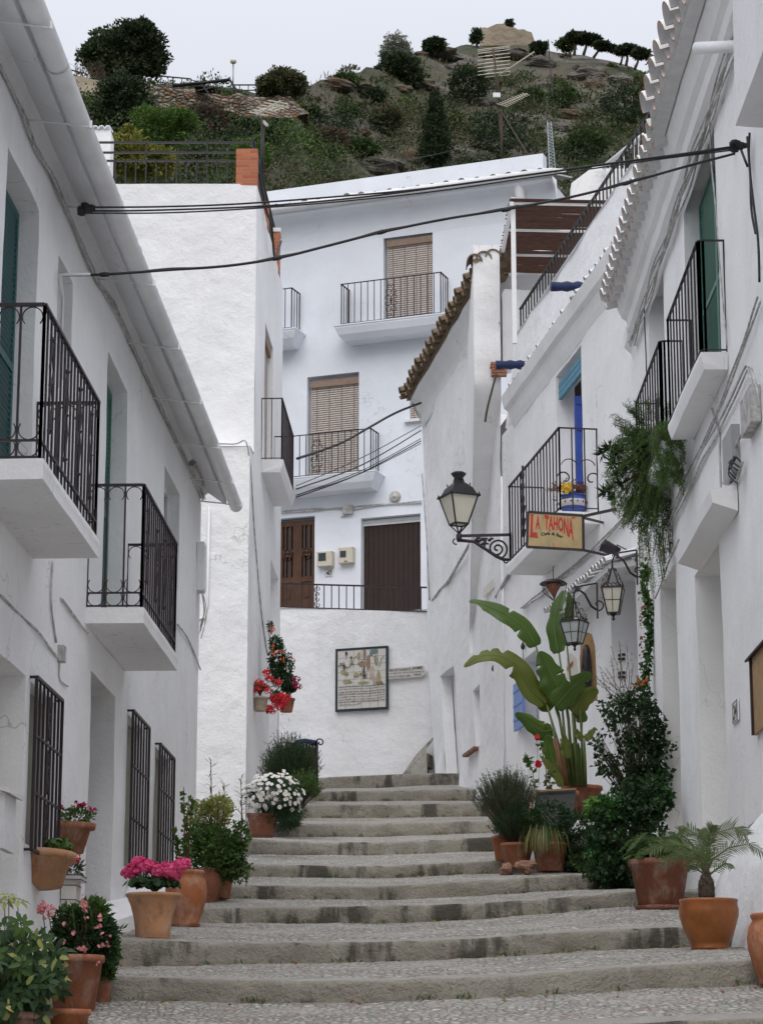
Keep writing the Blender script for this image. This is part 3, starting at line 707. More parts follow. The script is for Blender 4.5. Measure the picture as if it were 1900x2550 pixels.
m.build('meter_box', ['cable_w', 'wall'], label='whitewashed meter box with tangled wires at the far corner of the left house', cat='meter box')
m = MB(); b0 = PL1.hit(150, 683, .05)
m.tube([PL1.hit(150, 683, 0), b0, b0+PL1.n*.25], .012, 5); m.tube([b0, PL1.pt(PL1.s(150, 683), b0.z-.12, .03), PL1.pt(PL1.s(146, 760), b0.z-.9, .03)], .014, 5)
m.build('cable_hook', 'paint', label='white bent pipe where the lower overhead cable leaves the left house', cat='cable bracket')

# ================================================================ H2: terraced house standing forward at the left
PF2 = Plane((0, 36.6), (1, 0), (0, -1)); PS2 = Plane((-3.47, 0), (.04, 1), (1, 0))
h2 = thing('house', 'white terraced house left of centre with brick pillars and black railing on its roof', 'house', (-3.5, 38, 4))
zt2 = PF2.z(600, 457); xc = -3.47+.04*36.6
sw0, sw1 = PS2.s(661, 803), PS2.s(680, 869); zw1 = PS2.z(680, 869); zb2 = 9.8
sd0, sd1 = PS2.s(674, 1398), PS2.s(691, 1435); zd1 = PS2.z(691, 1435)
FE2 = 41.9
m = MB(); wall(m, PF2, -9, xc, 2, zt2, (), .2, .02)
m.build('wall', 'wall_rough', h2, label='front wall facing down the street')
m = MB(); wall(m, PS2, 36.6, FE2, 2, zt2, [(sw0, sw1, zb2, zw1, .22), (sd0, sd1+.25, 5.4, zd1, .2)], .2, .012)
panel(m, PS2, sw0-.1, sw1+.1, zb2-.1, zw1+.1, -.22, .02); panel(m, PS2, sd0-.1, sd1+.4, 5, zd1+.1, -.2, .02)
m.quad(PS2.pt(FE2, 2), PS2.pt(FE2, zt2), PS2.pt(FE2, zt2, -6), PS2.pt(FE2, 2, -6))
m.obox((-9, 36.62, zt2-.9), (9+xc-.02, 0, 0), (0, 5.2, 0), (0, 0, .1))
m.build('side_wall', 'wall', h2)
m = MB(); z9 = 9.54; blk = Plane((0, 36.0), (1, 0), (0, -1)); wall(m, blk, -3.6, xc-.024, 2, z9, (), .2, .02)
bs = Plane((-3.47, 0), (.04, 1), (1, 0)); wall(m, bs, 36.0, 36.6, 2, z9, (), .2, .01); m.quad((-3.6, 36, z9), (xc-.02, 36, z9), (xc, 36.62, z9+.05), (-3.6, 36.62, z9+.05))
m.build('buttress', 'wall_rough', h2)
def brick(x0, y0, z0, dx, dy, dz, cap=False):
    m = MB(); m.bx((x0, y0, z0), (x0+dx, y0+dy, z0+dz)); 
    if cap: m.bx((x0-.02, y0-.02, z0+dz), (x0+dx+.02, y0+dy+.02, z0+dz+.07), 1)
    m.build('brick_pillar', ['brick', 'wall_grey'], h2)
pz = PF2.z(600, 366); x0 = PF2.hit(588, 400).x
brick(x0, 36.6, zt2-.02, xc-x0+.0, .32, pz-zt2)
for (p0, p1, yt, cap) in (((659, 515), (676, 580), 506, False), ((687, 625), (704, 695), 600, True)):
    sa = PS2.s((p0[0]+p1[0])/2, 560 if not cap else 650); q = PS2.pt(sa, 0, -.28)
    zz = PS2.z(p0[0], yt) if not cap else PS2.z(700, 610)
    brick(q.x, sa-.2, zt2-.05, .29, .36, max(.45, min(1.2, zz-zt2)) if not cap else .75, cap)
# roof railings
m = MB(); zr = PF2.z(400, 345); zm_ = PF2.z(400, 391)
for z in (zr, zr-(zr-zm_)*.55, zm_): m.obox((-6, 36.72, z-.02), (6+PF2.hit(625, 345).x, 0, 0), (0, .035, 0), (0, 0, .03))
x = -5.8
while x < x0:
    m.bar((x, 36.74, zt2-.05), (x, 36.74, zm_ if int(round((x+5.8)/.165)) % 6 else zr), .02); x += .165
m.bx((-6, 36.68, zt2-.02), (x0, 36.80, zt2+.035))
m.build('railing', 'iron_dk', h2, label='black roof railing behind the front parapet')
m = MB(); railing(m, [PS2.pt(36.9, 0, -.12), PS2.pt(FE2, 0, -.12)], zt2, zt2+.95, .14, .02, .04); m.build('railing', 'iron_dk', h2, label='black roof railing along the street side')
m = MB(); mm = MB(); blind((m, mm), PS2.pt(sw0+.05, zb2, -.1), PS2.d*(sw1-sw0-.1), zw1-zb2-.02, PS2.n, .05, 3)
m.build('blind', ['blind', 'blindtop'], h2); mm.build('blind_roll', 'blindtop', h2)
m = MB(); slab(m, PS2, 37.85, 40.35, 9.8, .36, .2, .05); sl = m.build('balcony_slab', 'wall', h2)
m = MB(); railing(m, [PS2.pt(37.9, 0, 0), PS2.pt(37.9, 0, .33), PS2.pt(40.3, 0, .33), PS2.pt(40.3, 0, 0)], 9.8, 10.85, .19, .014, .03); m.build('railing', 'iron', sl)
m = MB(); m.lathe(PF2.hit(703, 1227, 0)*0+Vector((-2.75, 35.98, PF2.z(603, 1225))), [(.09, 0), (.10, .05), (.03, .09)], 14, 0, ax=(0, -1, 0)); m.build('wall_light', 'grey', label='small round lamp on the white buttress behind the long gutter', cat='lamp')
m = MB(); cable(m, [Vector((-3.1, 35.96, z9+.02)), Vector((-2.3, 35.96, z9+.02)), Vector((-2.06, 35.96, z9-.05)), PS2.pt(36.8, z9-1.3, .02), PS2.pt(38.0, z9-2.2, .02), PS2.pt(39.2, z9-2.7, .02)], .012, 5, 6)
m.build('wall_cable', 'cable_w', label='thin white cable rounding the corner below the side balcony of the terraced house', cat='cable')
m = MB(); q = Vector((-2.75, 35.97, 0)); za = PF2.z(528, 1285); zb_ = PF2.z(528, 1560)
m.tube([Vector((PF2.hit(528, 1290).x, 35.97, za)), Vector((PF2.hit(528, 1290).x, 35.97, zb_+.2)), Vector((PF2.hit(520, 1290).x, 35.97, zb_)), Vector((PF2.hit(505, 1290).x, 35.97, zb_))], .02, 6)
m.build('drain_pipe', 'paint', label='thin white pipe with a hooked foot on the front of the terraced house', cat='pipe')
# ================================================================ H3: tall bluish-white house closing the street
PL3 = Plane((0, 53.0), (1, -.38), (0, -1)); PLM = Plane((0, 48.6), (1, -.38), (0, -1))
h3 = thing('house', 'tall bluish white house facing the street with straw blinds, three iron balconies and tiled eave', 'house', (0, 53.5, 9.5))
s_ = PL3.s; z_ = PL3.z
zg = z_(1000, 501)                      # gutter height
zbase = z_(980, 1521)
A = (s_(955, 600), s_(1077, 580), z_(1000, 815), z_(1015, 580), .22)
B = (s_(765, 950), s_(894, 935), z_(830, 1196), z_(830, 932), .22)
Cw = (s_(1020, 1010), s_(1056, 1010), z_(1030, 1045), z_(1030, 985), .15)
Dr = (s_(690, 1300), s_(784, 1290), zbase-.1, z_(740, 1288), .28)
Ga = (s_(899, 1300), s_(1047, 1290), zbase-.1, z_(970, 1285), .25)
Aw = (s_(640, 700), s_(690, 700), z_(700, 840), z_(700, 620), .2)
sL, sR = -9, s_(1374, 440)
m = MB(); wall(m, PL3, sL, sR, 6, zg, [A, B, Cw, Dr, Ga], .3, .008)
for o in (A, B, Cw, Dr, Ga): panel(m, PL3, o[0]-.1, o[1]+.1, o[2]-.1, o[3]+.1, -o[4], .02)
m.quad(PL3.pt(sR, 6), PL3.pt(sR, zg), PL3.pt(sR, zg, -8), PL3.pt(sR, 6, -8)); m.build('wall', 'wall_blue', h3)
m = MB(); V = []; prof = [(0, -.75), (.03, -.45), (.10, -.25), (.22, -.12), (.36, -.06), (.42, 0), (.42, .10), (0, .12)]
for i in range(41):
    for o, z in prof: V.append(PL3.pt(sL+(sR+.1-sL)*i/40, zg+z-.1, o))
k = len(prof); m.add(V, [(i*k+j, i*k+j+1, (i+1)*k+j+1, (i+1)*k+j) for i in range(40) for j in range(k-1)]+[tuple(40*k+j for j in range(k))], True)
m.build('cornice', 'wall_blue', h3)
m = MB(); m.tube([PL3.pt(sL, zg+.04, .46), PL3.pt(sR+.15, zg+.04, .46)], .10, 12); m.tube([PL3.pt(sR-.65, zg-.05, .3), PL3.pt(sR-.65, zg-.5, .14), PL3.pt(sR-.65, zg-.7, .0)], .12, 10); gt = m.build('gutter', 'gutter', h3)
zp0 = z_(1348, 381, -1.6); zp1 = z_(680, 468, -1.6)
m = MB(); a = s_(1352, 400, -1.6)
m.add([PL3.pt(sL, zg, -1.6), PL3.pt(a, zg, -1.6), PL3.pt(a, zp0, -1.6), PL3.pt(sL, zp0, -1.6), PL3.pt(sL, zg, -1.9), PL3.pt(a, zg, -1.9), PL3.pt(a, zp0, -1.9), PL3.pt(sL, zp0, -1.9)],
      [(0, 1, 2, 3), (1, 5, 6, 2), (3, 2, 6, 7), (4, 7, 6, 5)]); m.build('parapet', 'wall_blue', h3)
m = MB(); q = sL+6
while q < sR+.1:
    rr = random.uniform(.09, .105); barrel(m, PL3.pt(q, zg+.12+random.uniform(-.02, .02), .36), -PL3.n+UP*.35, rr, rr+.01, 1.9, UP, 0, 1, n=7); q += .36/PL3.k+random.uniform(-.02, .02)
m.obox(PL3.pt(sL, zg+.08, .34), PL3.d*(sR-sL), -PL3.n*2+UP*.6, UP*.04); m.build('roof', ['tile_w', 'rooftile'], h3)
for o in (A, B):
    m = MB(); mm = MB(); blind((m, mm), PL3.pt(o[0]+.06, o[2], -.1), PL3.d*(o[1]-o[0]-.06), o[3]-o[2]-.10, PL3.n, .052, 4)
    bl = m.build('blind', ['blind', 'blindtop'], h3); mm.build('blind_roll', 'blindtop', bl)
m = MB(); mm = MB(); blind((m, mm), PL3.pt(Cw[0], Cw[2]+.03, -.08), PL3.d*(Cw[1]-Cw[0]), Cw[3]-Cw[2]-.05, PL3.n, .052, 2); bl = m.build('blind', ['blind', 'blindtop'], h3, label='small blind in the little window beside the old tiled eave')
m = MB(); m.obox(PL3.pt(Cw[0]-.1, Cw[2]-.06, -.1), PL3.d*(Cw[1]-Cw[0]+.2), PL3.n*.2, UP*.06); m.build('window_sill', 'paint', h3)
def balc3(s0, s1, zt, orn):
    m = MB(); slab(m, PL3, s0, s1, zt, .60, .32, .16, 0, .003); m.obox(PL3.pt(s0-.02, zt, 0), PL3.d*(s1-s0+.04), PL3.n*.62, UP*.03); sl = m.build('balcony_slab', 'wall_blue', h3)
    m = MB(); railing(m, [PL3.pt(s0+.12, 0, .05), PL3.pt(s0+.12, 0, .52), PL3.pt(s1-.12, 0, .52), PL3.pt(s1-.12, 0, .05)], zt+.03, zt+1.03, .16, .02, .04)
    m.build('railing', 'iron', sl)
    if orn is not None:
        m = MB(); c = PL3.pt(orn, zt+.50, .53)
        for sg in (-1, 1):
            for f in (-1, 1):
                for dz, r in ((.06, .10), (.20, .09), (.33, .06)):
                    m.tube(spiral(c+PL3.t*sg*r*.9+UP*f*dz, PL3.t*-sg, UP*f, r*.95, r*.25, -.4, 4.6, 14), .010, 4)
        m.lathe(c-UP*.1, [(.001, 0), (.03, .1), (.001, .2)], 8); m.build('ornament', 'iron', sl)
balc3(s_(858, 835), s_(1130, 800), z_(900, 826), s_(994, 740))
balc3(s_(660, 1215), s_(957, 1190), z_(850, 1198), s_(811, 1140))
balc3(s_(560, 850), s_(760, 840), z_(740, 838), None)
# wooden front door with glazed upper lights
m = MB(); d0, d1, z0, z1 = Dr[0], Dr[1], Dr[2]+.1, Dr[3]-.06; W = (d1-d0)/2; H = z1-z0
panel(m, PL3, d0, d1, z0, z1, -.16, .03, 1)
for k in (0, 1):
    a = d0+W*k
    for x, w in ((0, .10), (W-.10, .10)): panel(m, PL3, a+x, a+x+w, z0, z1, -.10, .06, 0)
    for z, h in ((0, .12), (H*.37, .12), (H*.68, .06), (H-.12, .12)): panel(m, PL3, a+.1, a+W-.1, z0+z, z0+z+h, -.105, .055, 0)
    panel(m, PL3, a+.1, a+W-.1, z0+.1, z0+H*.38, -.13, .03, 0)
    for z in (.15, .48): panel(m, PL3, a+.16, a+W-.16, z0+z, z0+z+.22, -.11, .03, 0)
    for x in (.36, .62): panel(m, PL3, a+W*x-.02, a+W*x+.02, z0+H*.40, z1-.1, -.105, .04, 0)
    c = PL3.pt(a+W*.5, z0+H*.66, -.08)
    for q in range(4): m.tube(spiral(c, PL3.t*(1 if q % 2 else -1), UP*(1 if q > 1 else -1), .02, .13, .3, 4.5, 12), .016, 4)
m.build('door', ['wood', 'glass'], h3, label='varnished wooden door with glazed lights')
m = MB(); g0, g1 = Ga[0], Ga[1]; panel(m, PL3, g0, g1, zbase, Ga[3]-.15, -.2, .02); k = 12
for i in range(k): panel(m, PL3, g0+(g1-g0)*(i+.04)/k, g0+(g1-g0)*(i+.96)/k, zbase, Ga[3]-.15, -.185, .02)
m.build('garage_door', 'brown', h3); m = MB(); panel(m, PL3, g0, g1, Ga[3]-.15, Ga[3]-.02, -.15, .08); panel(m, PL3, g0, g1, Ga[3]-.09, Ga[3]-.05, -.13, .03, 0); m.build('door_lintel', 'paint', h3)
for (x0, x1, y0, y1, lab, rd) in ((795, 833, 1376, 1413, 'beige electricity meter box nearest the wooden door, above the house number', 0), (849, 885, 1370, 1409, 'beige electricity meter box with a red label nearest the dark garage door', 1)):
    a, b_ = s_(x0, 1390), s_(x1, 1390); zz0, zz1 = z_(820, y1), z_(820, y0); mt = thing('meter_box', lab, 'meter box', PL3.pt((a+b_)/2, zz0, .05), 'meter boxes')
    m = MB(); m.obox(PL3.pt(a, zz0, 0), PL3.d*(b_-a), PL3.n*.14, UP*(zz1-zz0)); m.obox(PL3.pt(a+.012, zz0+.012, .14), PL3.d*(b_-a-.024), PL3.n*.012, UP*(zz1-zz0-.024))
    for u in (a, b_-.03):
        for w in (zz0, zz1-.03): m.obox(PL3.pt(u, w, .14), PL3.t*.03, PL3.n*.02, UP*.03)
    m.build('box', 'beige', mt); m = MB(); L = b_-a; H = zz1-zz0
    m.obox(PL3.pt(a+L*.12, zz0+H*.38, .152), PL3.d*L*(.48-.08*rd), PL3.n*.012, UP*H*(.52-.12*rd)); m.build('meter_window', 'glass', mt)
    if rd: m = MB(); m.obox(PL3.pt(a+L*.40, zz0+H*.08, .152), PL3.d*L*.2, PL3.n*.006, UP*H*.07); m.build('red_label', 'tc', mt)
def plaque(pl, name, s0, s1, z0, z1, txt, lab, off=.0, tm='iron_dk', bm='paint', shear=0, border=True):
    t = thing(name, lab, 'number plaque', pl.pt((s0+s1)/2, z0, off)); m = MB(); m.obox(pl.pt(s0, z0, off), pl.d*(s1-s0), pl.n*.012, UP*(z1-z0)); m.build('tile', bm, t)
    m = MB(); sg = 1; L = s1-s0; H = z1-z0
    flip = pl.t.cross(UP).dot(pl.n) < 0      # text must read left to right seen from the street
    def fn(u, v): u = (1-u) if flip else u; return pl.pt(s0+L*(.16+.68*u), z0+H*(.15+.70*v), off+.016)
    lettering(m, txt, fn, .02, 0, shear)
    if border:
        for a, b_, c, d in ((.05, .95, .04, .07), (.05, .95, .93, .96), (.05, .08, .04, .96), (.92, .95, .04, .96)): m.obox(pl.pt(s0+L*a, z0+H*c, off+.012), pl.d*L*(b_-a), pl.n*.003, UP*H*(d-c))
    m.build('number', tm, t); return t
plaque(PL3, 'number_plaque', s_(810, 1430), s_(829, 1430), z_(820, 1437), z_(820, 1417), '40', 'small white tile reading 40 under the left meter box', 0, shear=.25)
m = MB(); q = PL3.hit(985, 1237); m.lathe(q, [(.13, 0), (.13, .05), (.10, .065), (.03, .065), (.02, .08), (.001, .08)], 20, 0, ax=PL3.n); m.build('wall_vent', 'cable_w', label='round white disc on the bluish wall right of the lower balcony', cat='vent')
m = MB(); c = PL3.hit(868, 1268, .02); m.obox(c-PL3.t*.12-UP*.12, PL3.t*.24, PL3.n*.08, UP*.2)
for k, pp in enumerate(([(700, 1278), (780, 1272), (868, 1262)], [(868, 1262), (960, 1255), (1050, 1252)], [(868, 1270), (940, 1258), (1050, 1247)], [(868, 1270), (865, 1282), (848, 1286)], [(700, 1272), (790, 1266), (868, 1268)])):
    cable(m, [PL3.hit(*p, .03) for p in pp], .014, 4, 5, .02, k)
m.build('junction_box', 'cable_w', label='white junction box with wires above the meter boxes', cat='junction box')
zm_t = PLM.z(880, 1520)
m = MB(); m.add([PLM.pt(-9, zm_t-.3, -.3), PLM.pt(3.5, zm_t-.3, -.3), PL3.pt(3.5, zbase-.02, .01), PL3.pt(-9, zbase-.02, .01)], [(0, 1, 2, 3)]); m.build('terrace', 'cobble', kind='structure')
# ---------------------------------------------------------------- retaining wall with tile picture
def zm(px, py): return PLM.z(px, py)
rw = thing('retaining_wall', 'rough white retaining wall carrying the tile picture and the black railing', 'wall', PLM.pt(0, 5.2))
tl = [(560, 1512), (700, 1514), (850, 1519), (1063, 1524)]
mL, mR = -9, PLM.s(1130, 1700); zT = zm(800, 1517)
def wm(a, z):
    f = max(0, (z-8)/(zT-8)); px = np.interp(a, [PLM.s(700, 1514), PLM.s(1063, 1524)], [700, 1063]); tz = zm(float(px), float(np.interp(px, [700, 1063], [1513, 1525])))
    base = max(0, (7.0-z))*.10
    return a, z+(tz-zT)*f, base*.8
m = MB(); wall(m, PLM, mL, mR, 3.8, zT, (), .18, .035, wm); V = [wm(a, zT) for a in np.linspace(mL, mR, 20)]
m.add([PLM.pt(a, z, .02) for a, z, _ in V]+[PLM.pt(a, z, -.35) for a, z, _ in V], [(i, i+1, 21+i, 20+i) for i in range(19)]); m.build('wall', 'wall_rough', rw)
m = MB()
def tz(px): return zm(px, float(np.interp(px, [700, 1063], [1512, 1523])))
xs = np.linspace(690, 1062, 21); r0 = .35
top = [PLM.pt(PLM.s(p, 1500), tz(p)+.52, -.12) for p in xs]; bot = [PLM.pt(PLM.s(p, 1500), tz(p)+.02, -.12) for p in xs]
m.tube(top, .022, 4); m.tube(bot, .018, 4)
for a, b_ in zip(top, bot): m.bar(a, b_, .022)
c = PLM.pt(PLM.s(789, 1480), tz(789)+.26, -.11)
for f in (-1, 1):
    for dz, r in ((.05, .06), (.16, .08)): m.tube(spiral(c+UP*f*dz-PLM.t*.02, -PLM.t, UP*f, r, r*.25, -.8, 4.4, 14), .010, 4)
m.build('railing', 'iron', rw)
# tile picture
s0, s1 = PLM.s(839, 1680), PLM.s(969, 1680); zz0, zz1 = zm(905, 1771), zm(905, 1614); o = .055
tp = thing('tile_picture', 'framed ceramic tile picture with ochre figures above lines of handwriting', 'tile picture', PLM.pt((s0+s1)/2, zz0, o)); L = s1-s0; H = zz1-zz0
def tq(u, v, off=0): return PLM.pt(s0+L*u, zz0+H*v, o+.02+off)
m = MB(); bw = .035
for a, b_, c, d in ((0, 1, 0, bw*.8), (0, 1, 1-bw*.8, 1), (0, bw, bw*.8, 1-bw*.8), (1-bw, 1, bw*.8, 1-bw*.8)): m.obox(PLM.pt(s0+L*a, zz0+H*c, o-.04), PLM.d*L*(b_-a), PLM.n*.07, UP*H*(d-c))
M['tileframe'] = simple('dark green tile edge', (.022, .045, .055), .35, var=.4, scale=9); M['tileface'] = simple('glazed tile', (.62, .60, .56), .3, var=.08)
M['ochre'] = simple('ochre glaze', (.40, .37, .20), .35, var=.4, scale=12); M['sepia'] = simple('sepia glaze', (.33, .24, .17), .35, var=.4, scale=12)
M['teal_g'] = simple('grey blue glaze', (.16, .24, .25), .35, var=.4, scale=12); M['ink'] = simple('brown ink glaze', (.07, .05, .045), .4); M['pinkg'] = simple('pinkish glaze', (.52, .42, .35), .35, var=.3, scale=9)
m.build('frame', 'tileframe', tp); m = MB()
nx, ny = 6, 8
for i in range(nx):
    for j in range(ny):
        u0 = bw+(1-2*bw)*i/nx; v0 = bw+(1-2*bw)*j/ny; m.obox(PLM.pt(s0+L*u0+.003, zz0+H*v0+.003, o-.03), PLM.d*(L*(1-2*bw)/nx-.006), PLM.n*.045, UP*(H*(1-2*bw)/ny-.006))
m.build('tiles', 'tileface', tp)
def blot(m, c, ru, rv, k=9, mi=0, off=.003, sd=0):
    P0 = [tq(c[0]+ru*math.cos(q)*(1+.45*nz(Vector((math.cos(q), math.sin(q), sd)), 1.7)), c[1]+rv*math.sin(q)*(1+.45*nz(Vector((math.cos(q), math.sin(q), sd+4)), 1.7)), off) for q in np.linspace(0, 2*math.pi, k*2+1)[:-1]]
    m.add(P0, [tuple(range(len(P0)))], False, mi)
m = MB()     # country scene: trees, a cart, little working figures (simple generic painting)
def U(x, y): return ((x-65)/855, 1-(y-200-(x-65)*-.085)/1010)      # zoomed crop pixels -> panel fractions
for k, (x, y, a, b_, mi) in enumerate(((450, 300, .035, .07, 0), (510, 430, .10, .04, 1), (600, 400, .04, .12, 1), (540, 270, .03, .08, 1), (660, 560, .045, .11, 4), (700, 690, .035, .08, 4), (735, 380, .03, .07, 0),
     (770, 640, .04, .08, 0), (700, 220, .07, .04, 2), (650, 250, .03, .05, 2), (410, 610, .05, .04, 0), (200, 570, .07, .035, 0), (250, 600, .04, .02, 1), (250, 720, .09, .03, 0), (520, 730, .10, .02, 0), (780, 720, .07, .02, 1),
     (260, 430, .04, .06, 5), (330, 400, .025, .05, 0), (530, 540, .02, .045, 3), (545, 620, .018, .05, 3), (245, 270, .022, .035, 3), (325, 330, .018, .022, 3), (540, 480, .015, .02, 3), (500, 590, .05, .02, 1), (160, 440, .03, .02, 2), (205, 480, .014, .06, 3))):
    blot(m, U(x, y), a, b_, 9, mi, .003+.0006*k, k)
def stroke(pts, w=.006): m.tube([tq(*U(*p), .02) for p in pts], w, 4, 3)
for pts in ([(370, 360), (410, 300)], [(570, 560), (585, 660)], [(530, 560), (520, 670)], [(820, 330), (800, 400), (790, 470)], [(860, 300), (820, 340)], [(700, 300), (720, 420)], [(200, 400), (230, 520)], [(110, 480), (200, 460), (280, 500)], [(480, 360), (580, 360)], [(300, 500), (330, 430), (380, 440)], [(740, 280), (700, 330)], [(800, 690), (850, 740)]): stroke(pts)
m.build('painting', ['ochre', 'sepia', 'teal_g', 'ink', 'pinkg', 'tileface'], tp)
m = MB(); ln = ['Habia otros tiempos que pasaron muy altos', 'con moros valientes y en aquella tierra', 'estaba cerrado como el fuerte castillo en donde', 'lucia en la parte mas tierra quando vino el', 'un habitante poblado que viene el padre de la Corona', 'hasta Castilla, que no habia mano para ayudar a', 'subir lo que habia en los montes alrededor que', 'subian de pueblo en pueblo']
for k, tx in enumerate(ln):
    v0 = .375-.041*k; w = .88 if k < 7 else .42
    def fn(u, v, v0=v0, w=w): return tq(.065+w*u, v0+.030*v+.006*math.sin(u*7)-.008+.012*u, .006)
    lettering(m, tx, fn, .008, 0, .3)
m.build('handwriting', 'ink', tp)
# arrow sign
sp = thing('restaurant_sign', 'small white arrow shaped restaurant sign on the rough wall right of the tile picture', 'sign', PLM.hit(1015, 1690, .06)); a0, a1 = PLM.s(972, 1675), PLM.s(1068, 1675)
zc = zm(1020, 1676); m = MB(); L = a1-a0; hh = .115
def sq(u, v, off=0): return PLM.pt(a0+L*u, zc-.0+hh*(v*2-1)*1.02+.0*u, .075+off)
pg = [(0, 0), (.86, .04), (1.0, .42), (.94, .55), (.90, 1), (0, .88)]
m.prism([sq(*p) for p in pg], PLM.n*.02); m.build('board', 'tileface', sp); m = MB()
lettering(m, 'BAR RESTAURANTE', lambda u, v: sq(.02+.55*u, .62+.25*v, .024), .015); lettering(m, 'JAIME', lambda u, v: sq(.60+.28*u, .62+.32*v, .024), .02)
lettering(m, 'LAS MEJORES VISTAS PANORAMICAS', lambda u, v: sq(.02+.90*u, .37+.16*v, .024), .008); lettering(m, 'DE ESTE PUEBLO SIMP.', lambda u, v: sq(.02+.56*u, .09+.17*v, .024), .008); lettering(m, 'VENI', lambda u, v: sq(.64+.2*u, .13+.19*v, .024), .015)
m.build('lettering', 'ink', sp)
# little flight behind the old house
m = MB(); m.add([P(1000, 1932, 47.6), P(1062, 1868, 47.2), P(1065, 1935, 46.6), P(1000, 1932, 47.6)+Vector((.3, .6, .5)), P(1062, 1868, 47.2)+Vector((.3, .6, .5))], [(0, 2, 1), (0, 1, 4, 3)])
for k in range(6): f = k/6; a = P(1000, 1932, 47.55).lerp(P(1062, 1868, 47.15), f); m.obox(a-UP*.25, Vector((.12, -.05, 0)), Vector((.1, .5, 0)), UP*.26)
m.build('side_steps', 'riser', origin=P(1030, 1935, 47), kind='structure')
# ================================================================ H4: old house with brown tiled eave, right of the tile picture
PL5 = Plane((8.05, 0), (-.15, 1), (-1, 0)); s_ = PL5.s; z_ = PL5.z
h4 = thing('house', 'old white house with bulging wall and weathered brown tiled eave behind the street lantern', 'house', PL5.pt(44, 4.6))
SJ = 39.9
def w4(a, z):
    e = float(np.interp(z, [4, 5.5, 8.5, 13], [46.1, 46.4, 47.4, 48.1])); a2 = SJ+(a-SJ)*(e-SJ)/(48.1-SJ)
    of = max(0, 5.6-z)*.05+.04*math.sin(a*.9+z*.4); return a2, z, of
op4 = [(42.4, 43.3, 5.72, z_(1255, 1655), .16), (45.4, 46.8, 4.6, z_(1120, 1665), .22)]
m = MB(); wall(m, PL5, SJ, 48.1, 2.5, 13.55, op4, .2, .035, w4)
m.add([PL5.pt(48.1, 13.5), PL5.pt(48.1, 13.5, -6), PL5.pt(46.2, 3, -6), PL5.pt(46.2, 3)], [(0, 1, 2, 3)]); m.build('wall', 'wall_old', h4)
m = MB(); V = []
for i in range(9):      # flaring foot of the corner
    f = i/8
    for j in range(7):
        g_ = j/6; a = 46.4-.9*f; base = PL5.pt(a, 4.6+1.5*g_, .45*(1-g_)**1.6*math.sin(math.pi*min(1, .55+.45*f))+.02); base += Vector((0, .5*(1-f)*(1-g_), 0))*0; V.append(base+Vector((nz(base, 2), 0, 0))*.03)
m.add(V, [(i*7+j, (i+1)*7+j, (i+1)*7+j+1, i*7+j+1) for i in range(8) for j in range(6)], True)
m.add([V[j] for j in range(7)]+[V[j]-PL5.n*.9 for j in range(7)], [(j, j+1, 8+j, 7+j) for j in range(6)], True); m.build('buttress', 'wall_old', h4)
m = MB()
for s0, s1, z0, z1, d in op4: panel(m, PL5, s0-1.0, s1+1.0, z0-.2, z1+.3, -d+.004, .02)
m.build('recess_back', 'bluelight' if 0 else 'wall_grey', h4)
m = MB(); V = []; prof = [(0, 13.10), (.05, 13.22), (.08, 13.40), (.16, 13.46), (.18, 13.58), (.26, 13.62), (.26, 13.72)]
for i in range(31):
    for o, z in prof: q = PL5.pt(40.0+(47.9-40.0)*i/30, z, o); V.append(q+PL5.n*.02*nz(q, 1.5))
k = len(prof); m.add(V, [(i*k+j, i*k+j+1, (i+1)*k+j+1, (i+1)*k+j) for i in range(30) for j in range(k-1)]+[tuple(30*k+j for j in range(k))], True); m.build('cornice', 'wall_old', h4)
m = MB(); a = 39.9
while a < 48.2:
    j = random.uniform(-.03, .03); dz = random.uniform(-.02, .03)
    for q in range(3): barrel(m, PL5.pt(a+.03*q, 13.80+.035*q+dz, .46-.13*q+j), -PL5.n+UP*.32+PL5.t*random.uniform(-.05, .05), .12+random.uniform(-.01, .01), .13, .5, UP, 0, th=.02)
    barrel(m, PL5.pt(a+.20, 13.80+dz, .44+j), -PL5.n+UP*.30, .10, .12, .6, UP, 0, th=.02, cup=True); a += .40
m.obox(PL5.pt(40.6, 13.72, .3), PL5.d*7.6, -PL5.n*.6+UP*.18, UP*.06); m.build('roof', 'rooftile', h4)
# rough stone pilaster between the two houses and its little tiled cap
m = MB(); plp = Plane((0, 40.15), (1, -.15), (0, -1)); xl = P(1178, 900, 40.2).x; xr_ = P(1245, 900, 40.0).x
pp = Plane((0, 39.75), (1, 0), (0, -1)); wall(m, pp, xl, xr_, 7.5, 14.15, (), .14, .06, lambda a, z: (a, z, -3.2*max(0, min(1, (11.6-z)/3.6))))
V = [Vector((xl, 42.95, 7.9)), Vector((xl, 43.2, 14.15)), Vector((xl, 39.75, 14.15)), Vector((xl, 39.75, 11.6))]; m.add(V, [(0, 1, 2, 3)]); m.add([V[2], Vector((xr_, 39.75, 14.15)), Vector((xr_, 43.2, 14.15)), V[1]], [(0, 1, 2, 3)]); m.add([(xr_, 39.75, 14.15), (xr_, 43.2, 14.15), (xr_, 42.9, 7.9), (xr_, 39.75, 11.6)], [(0, 1, 2, 3)])
m.build('pilaster', 'wall_old', h4)
m = MB()
for q, (px, py) in enumerate(((1182, 652), (1205, 645), (1228, 640))): barrel(m, P(px, py, 39.7)+UP*.02, Vector((0, 1, .02)), .14, .14, .5, UP, 0, th=.02)
m.build('ridge_tile', 'rooftile', h4)
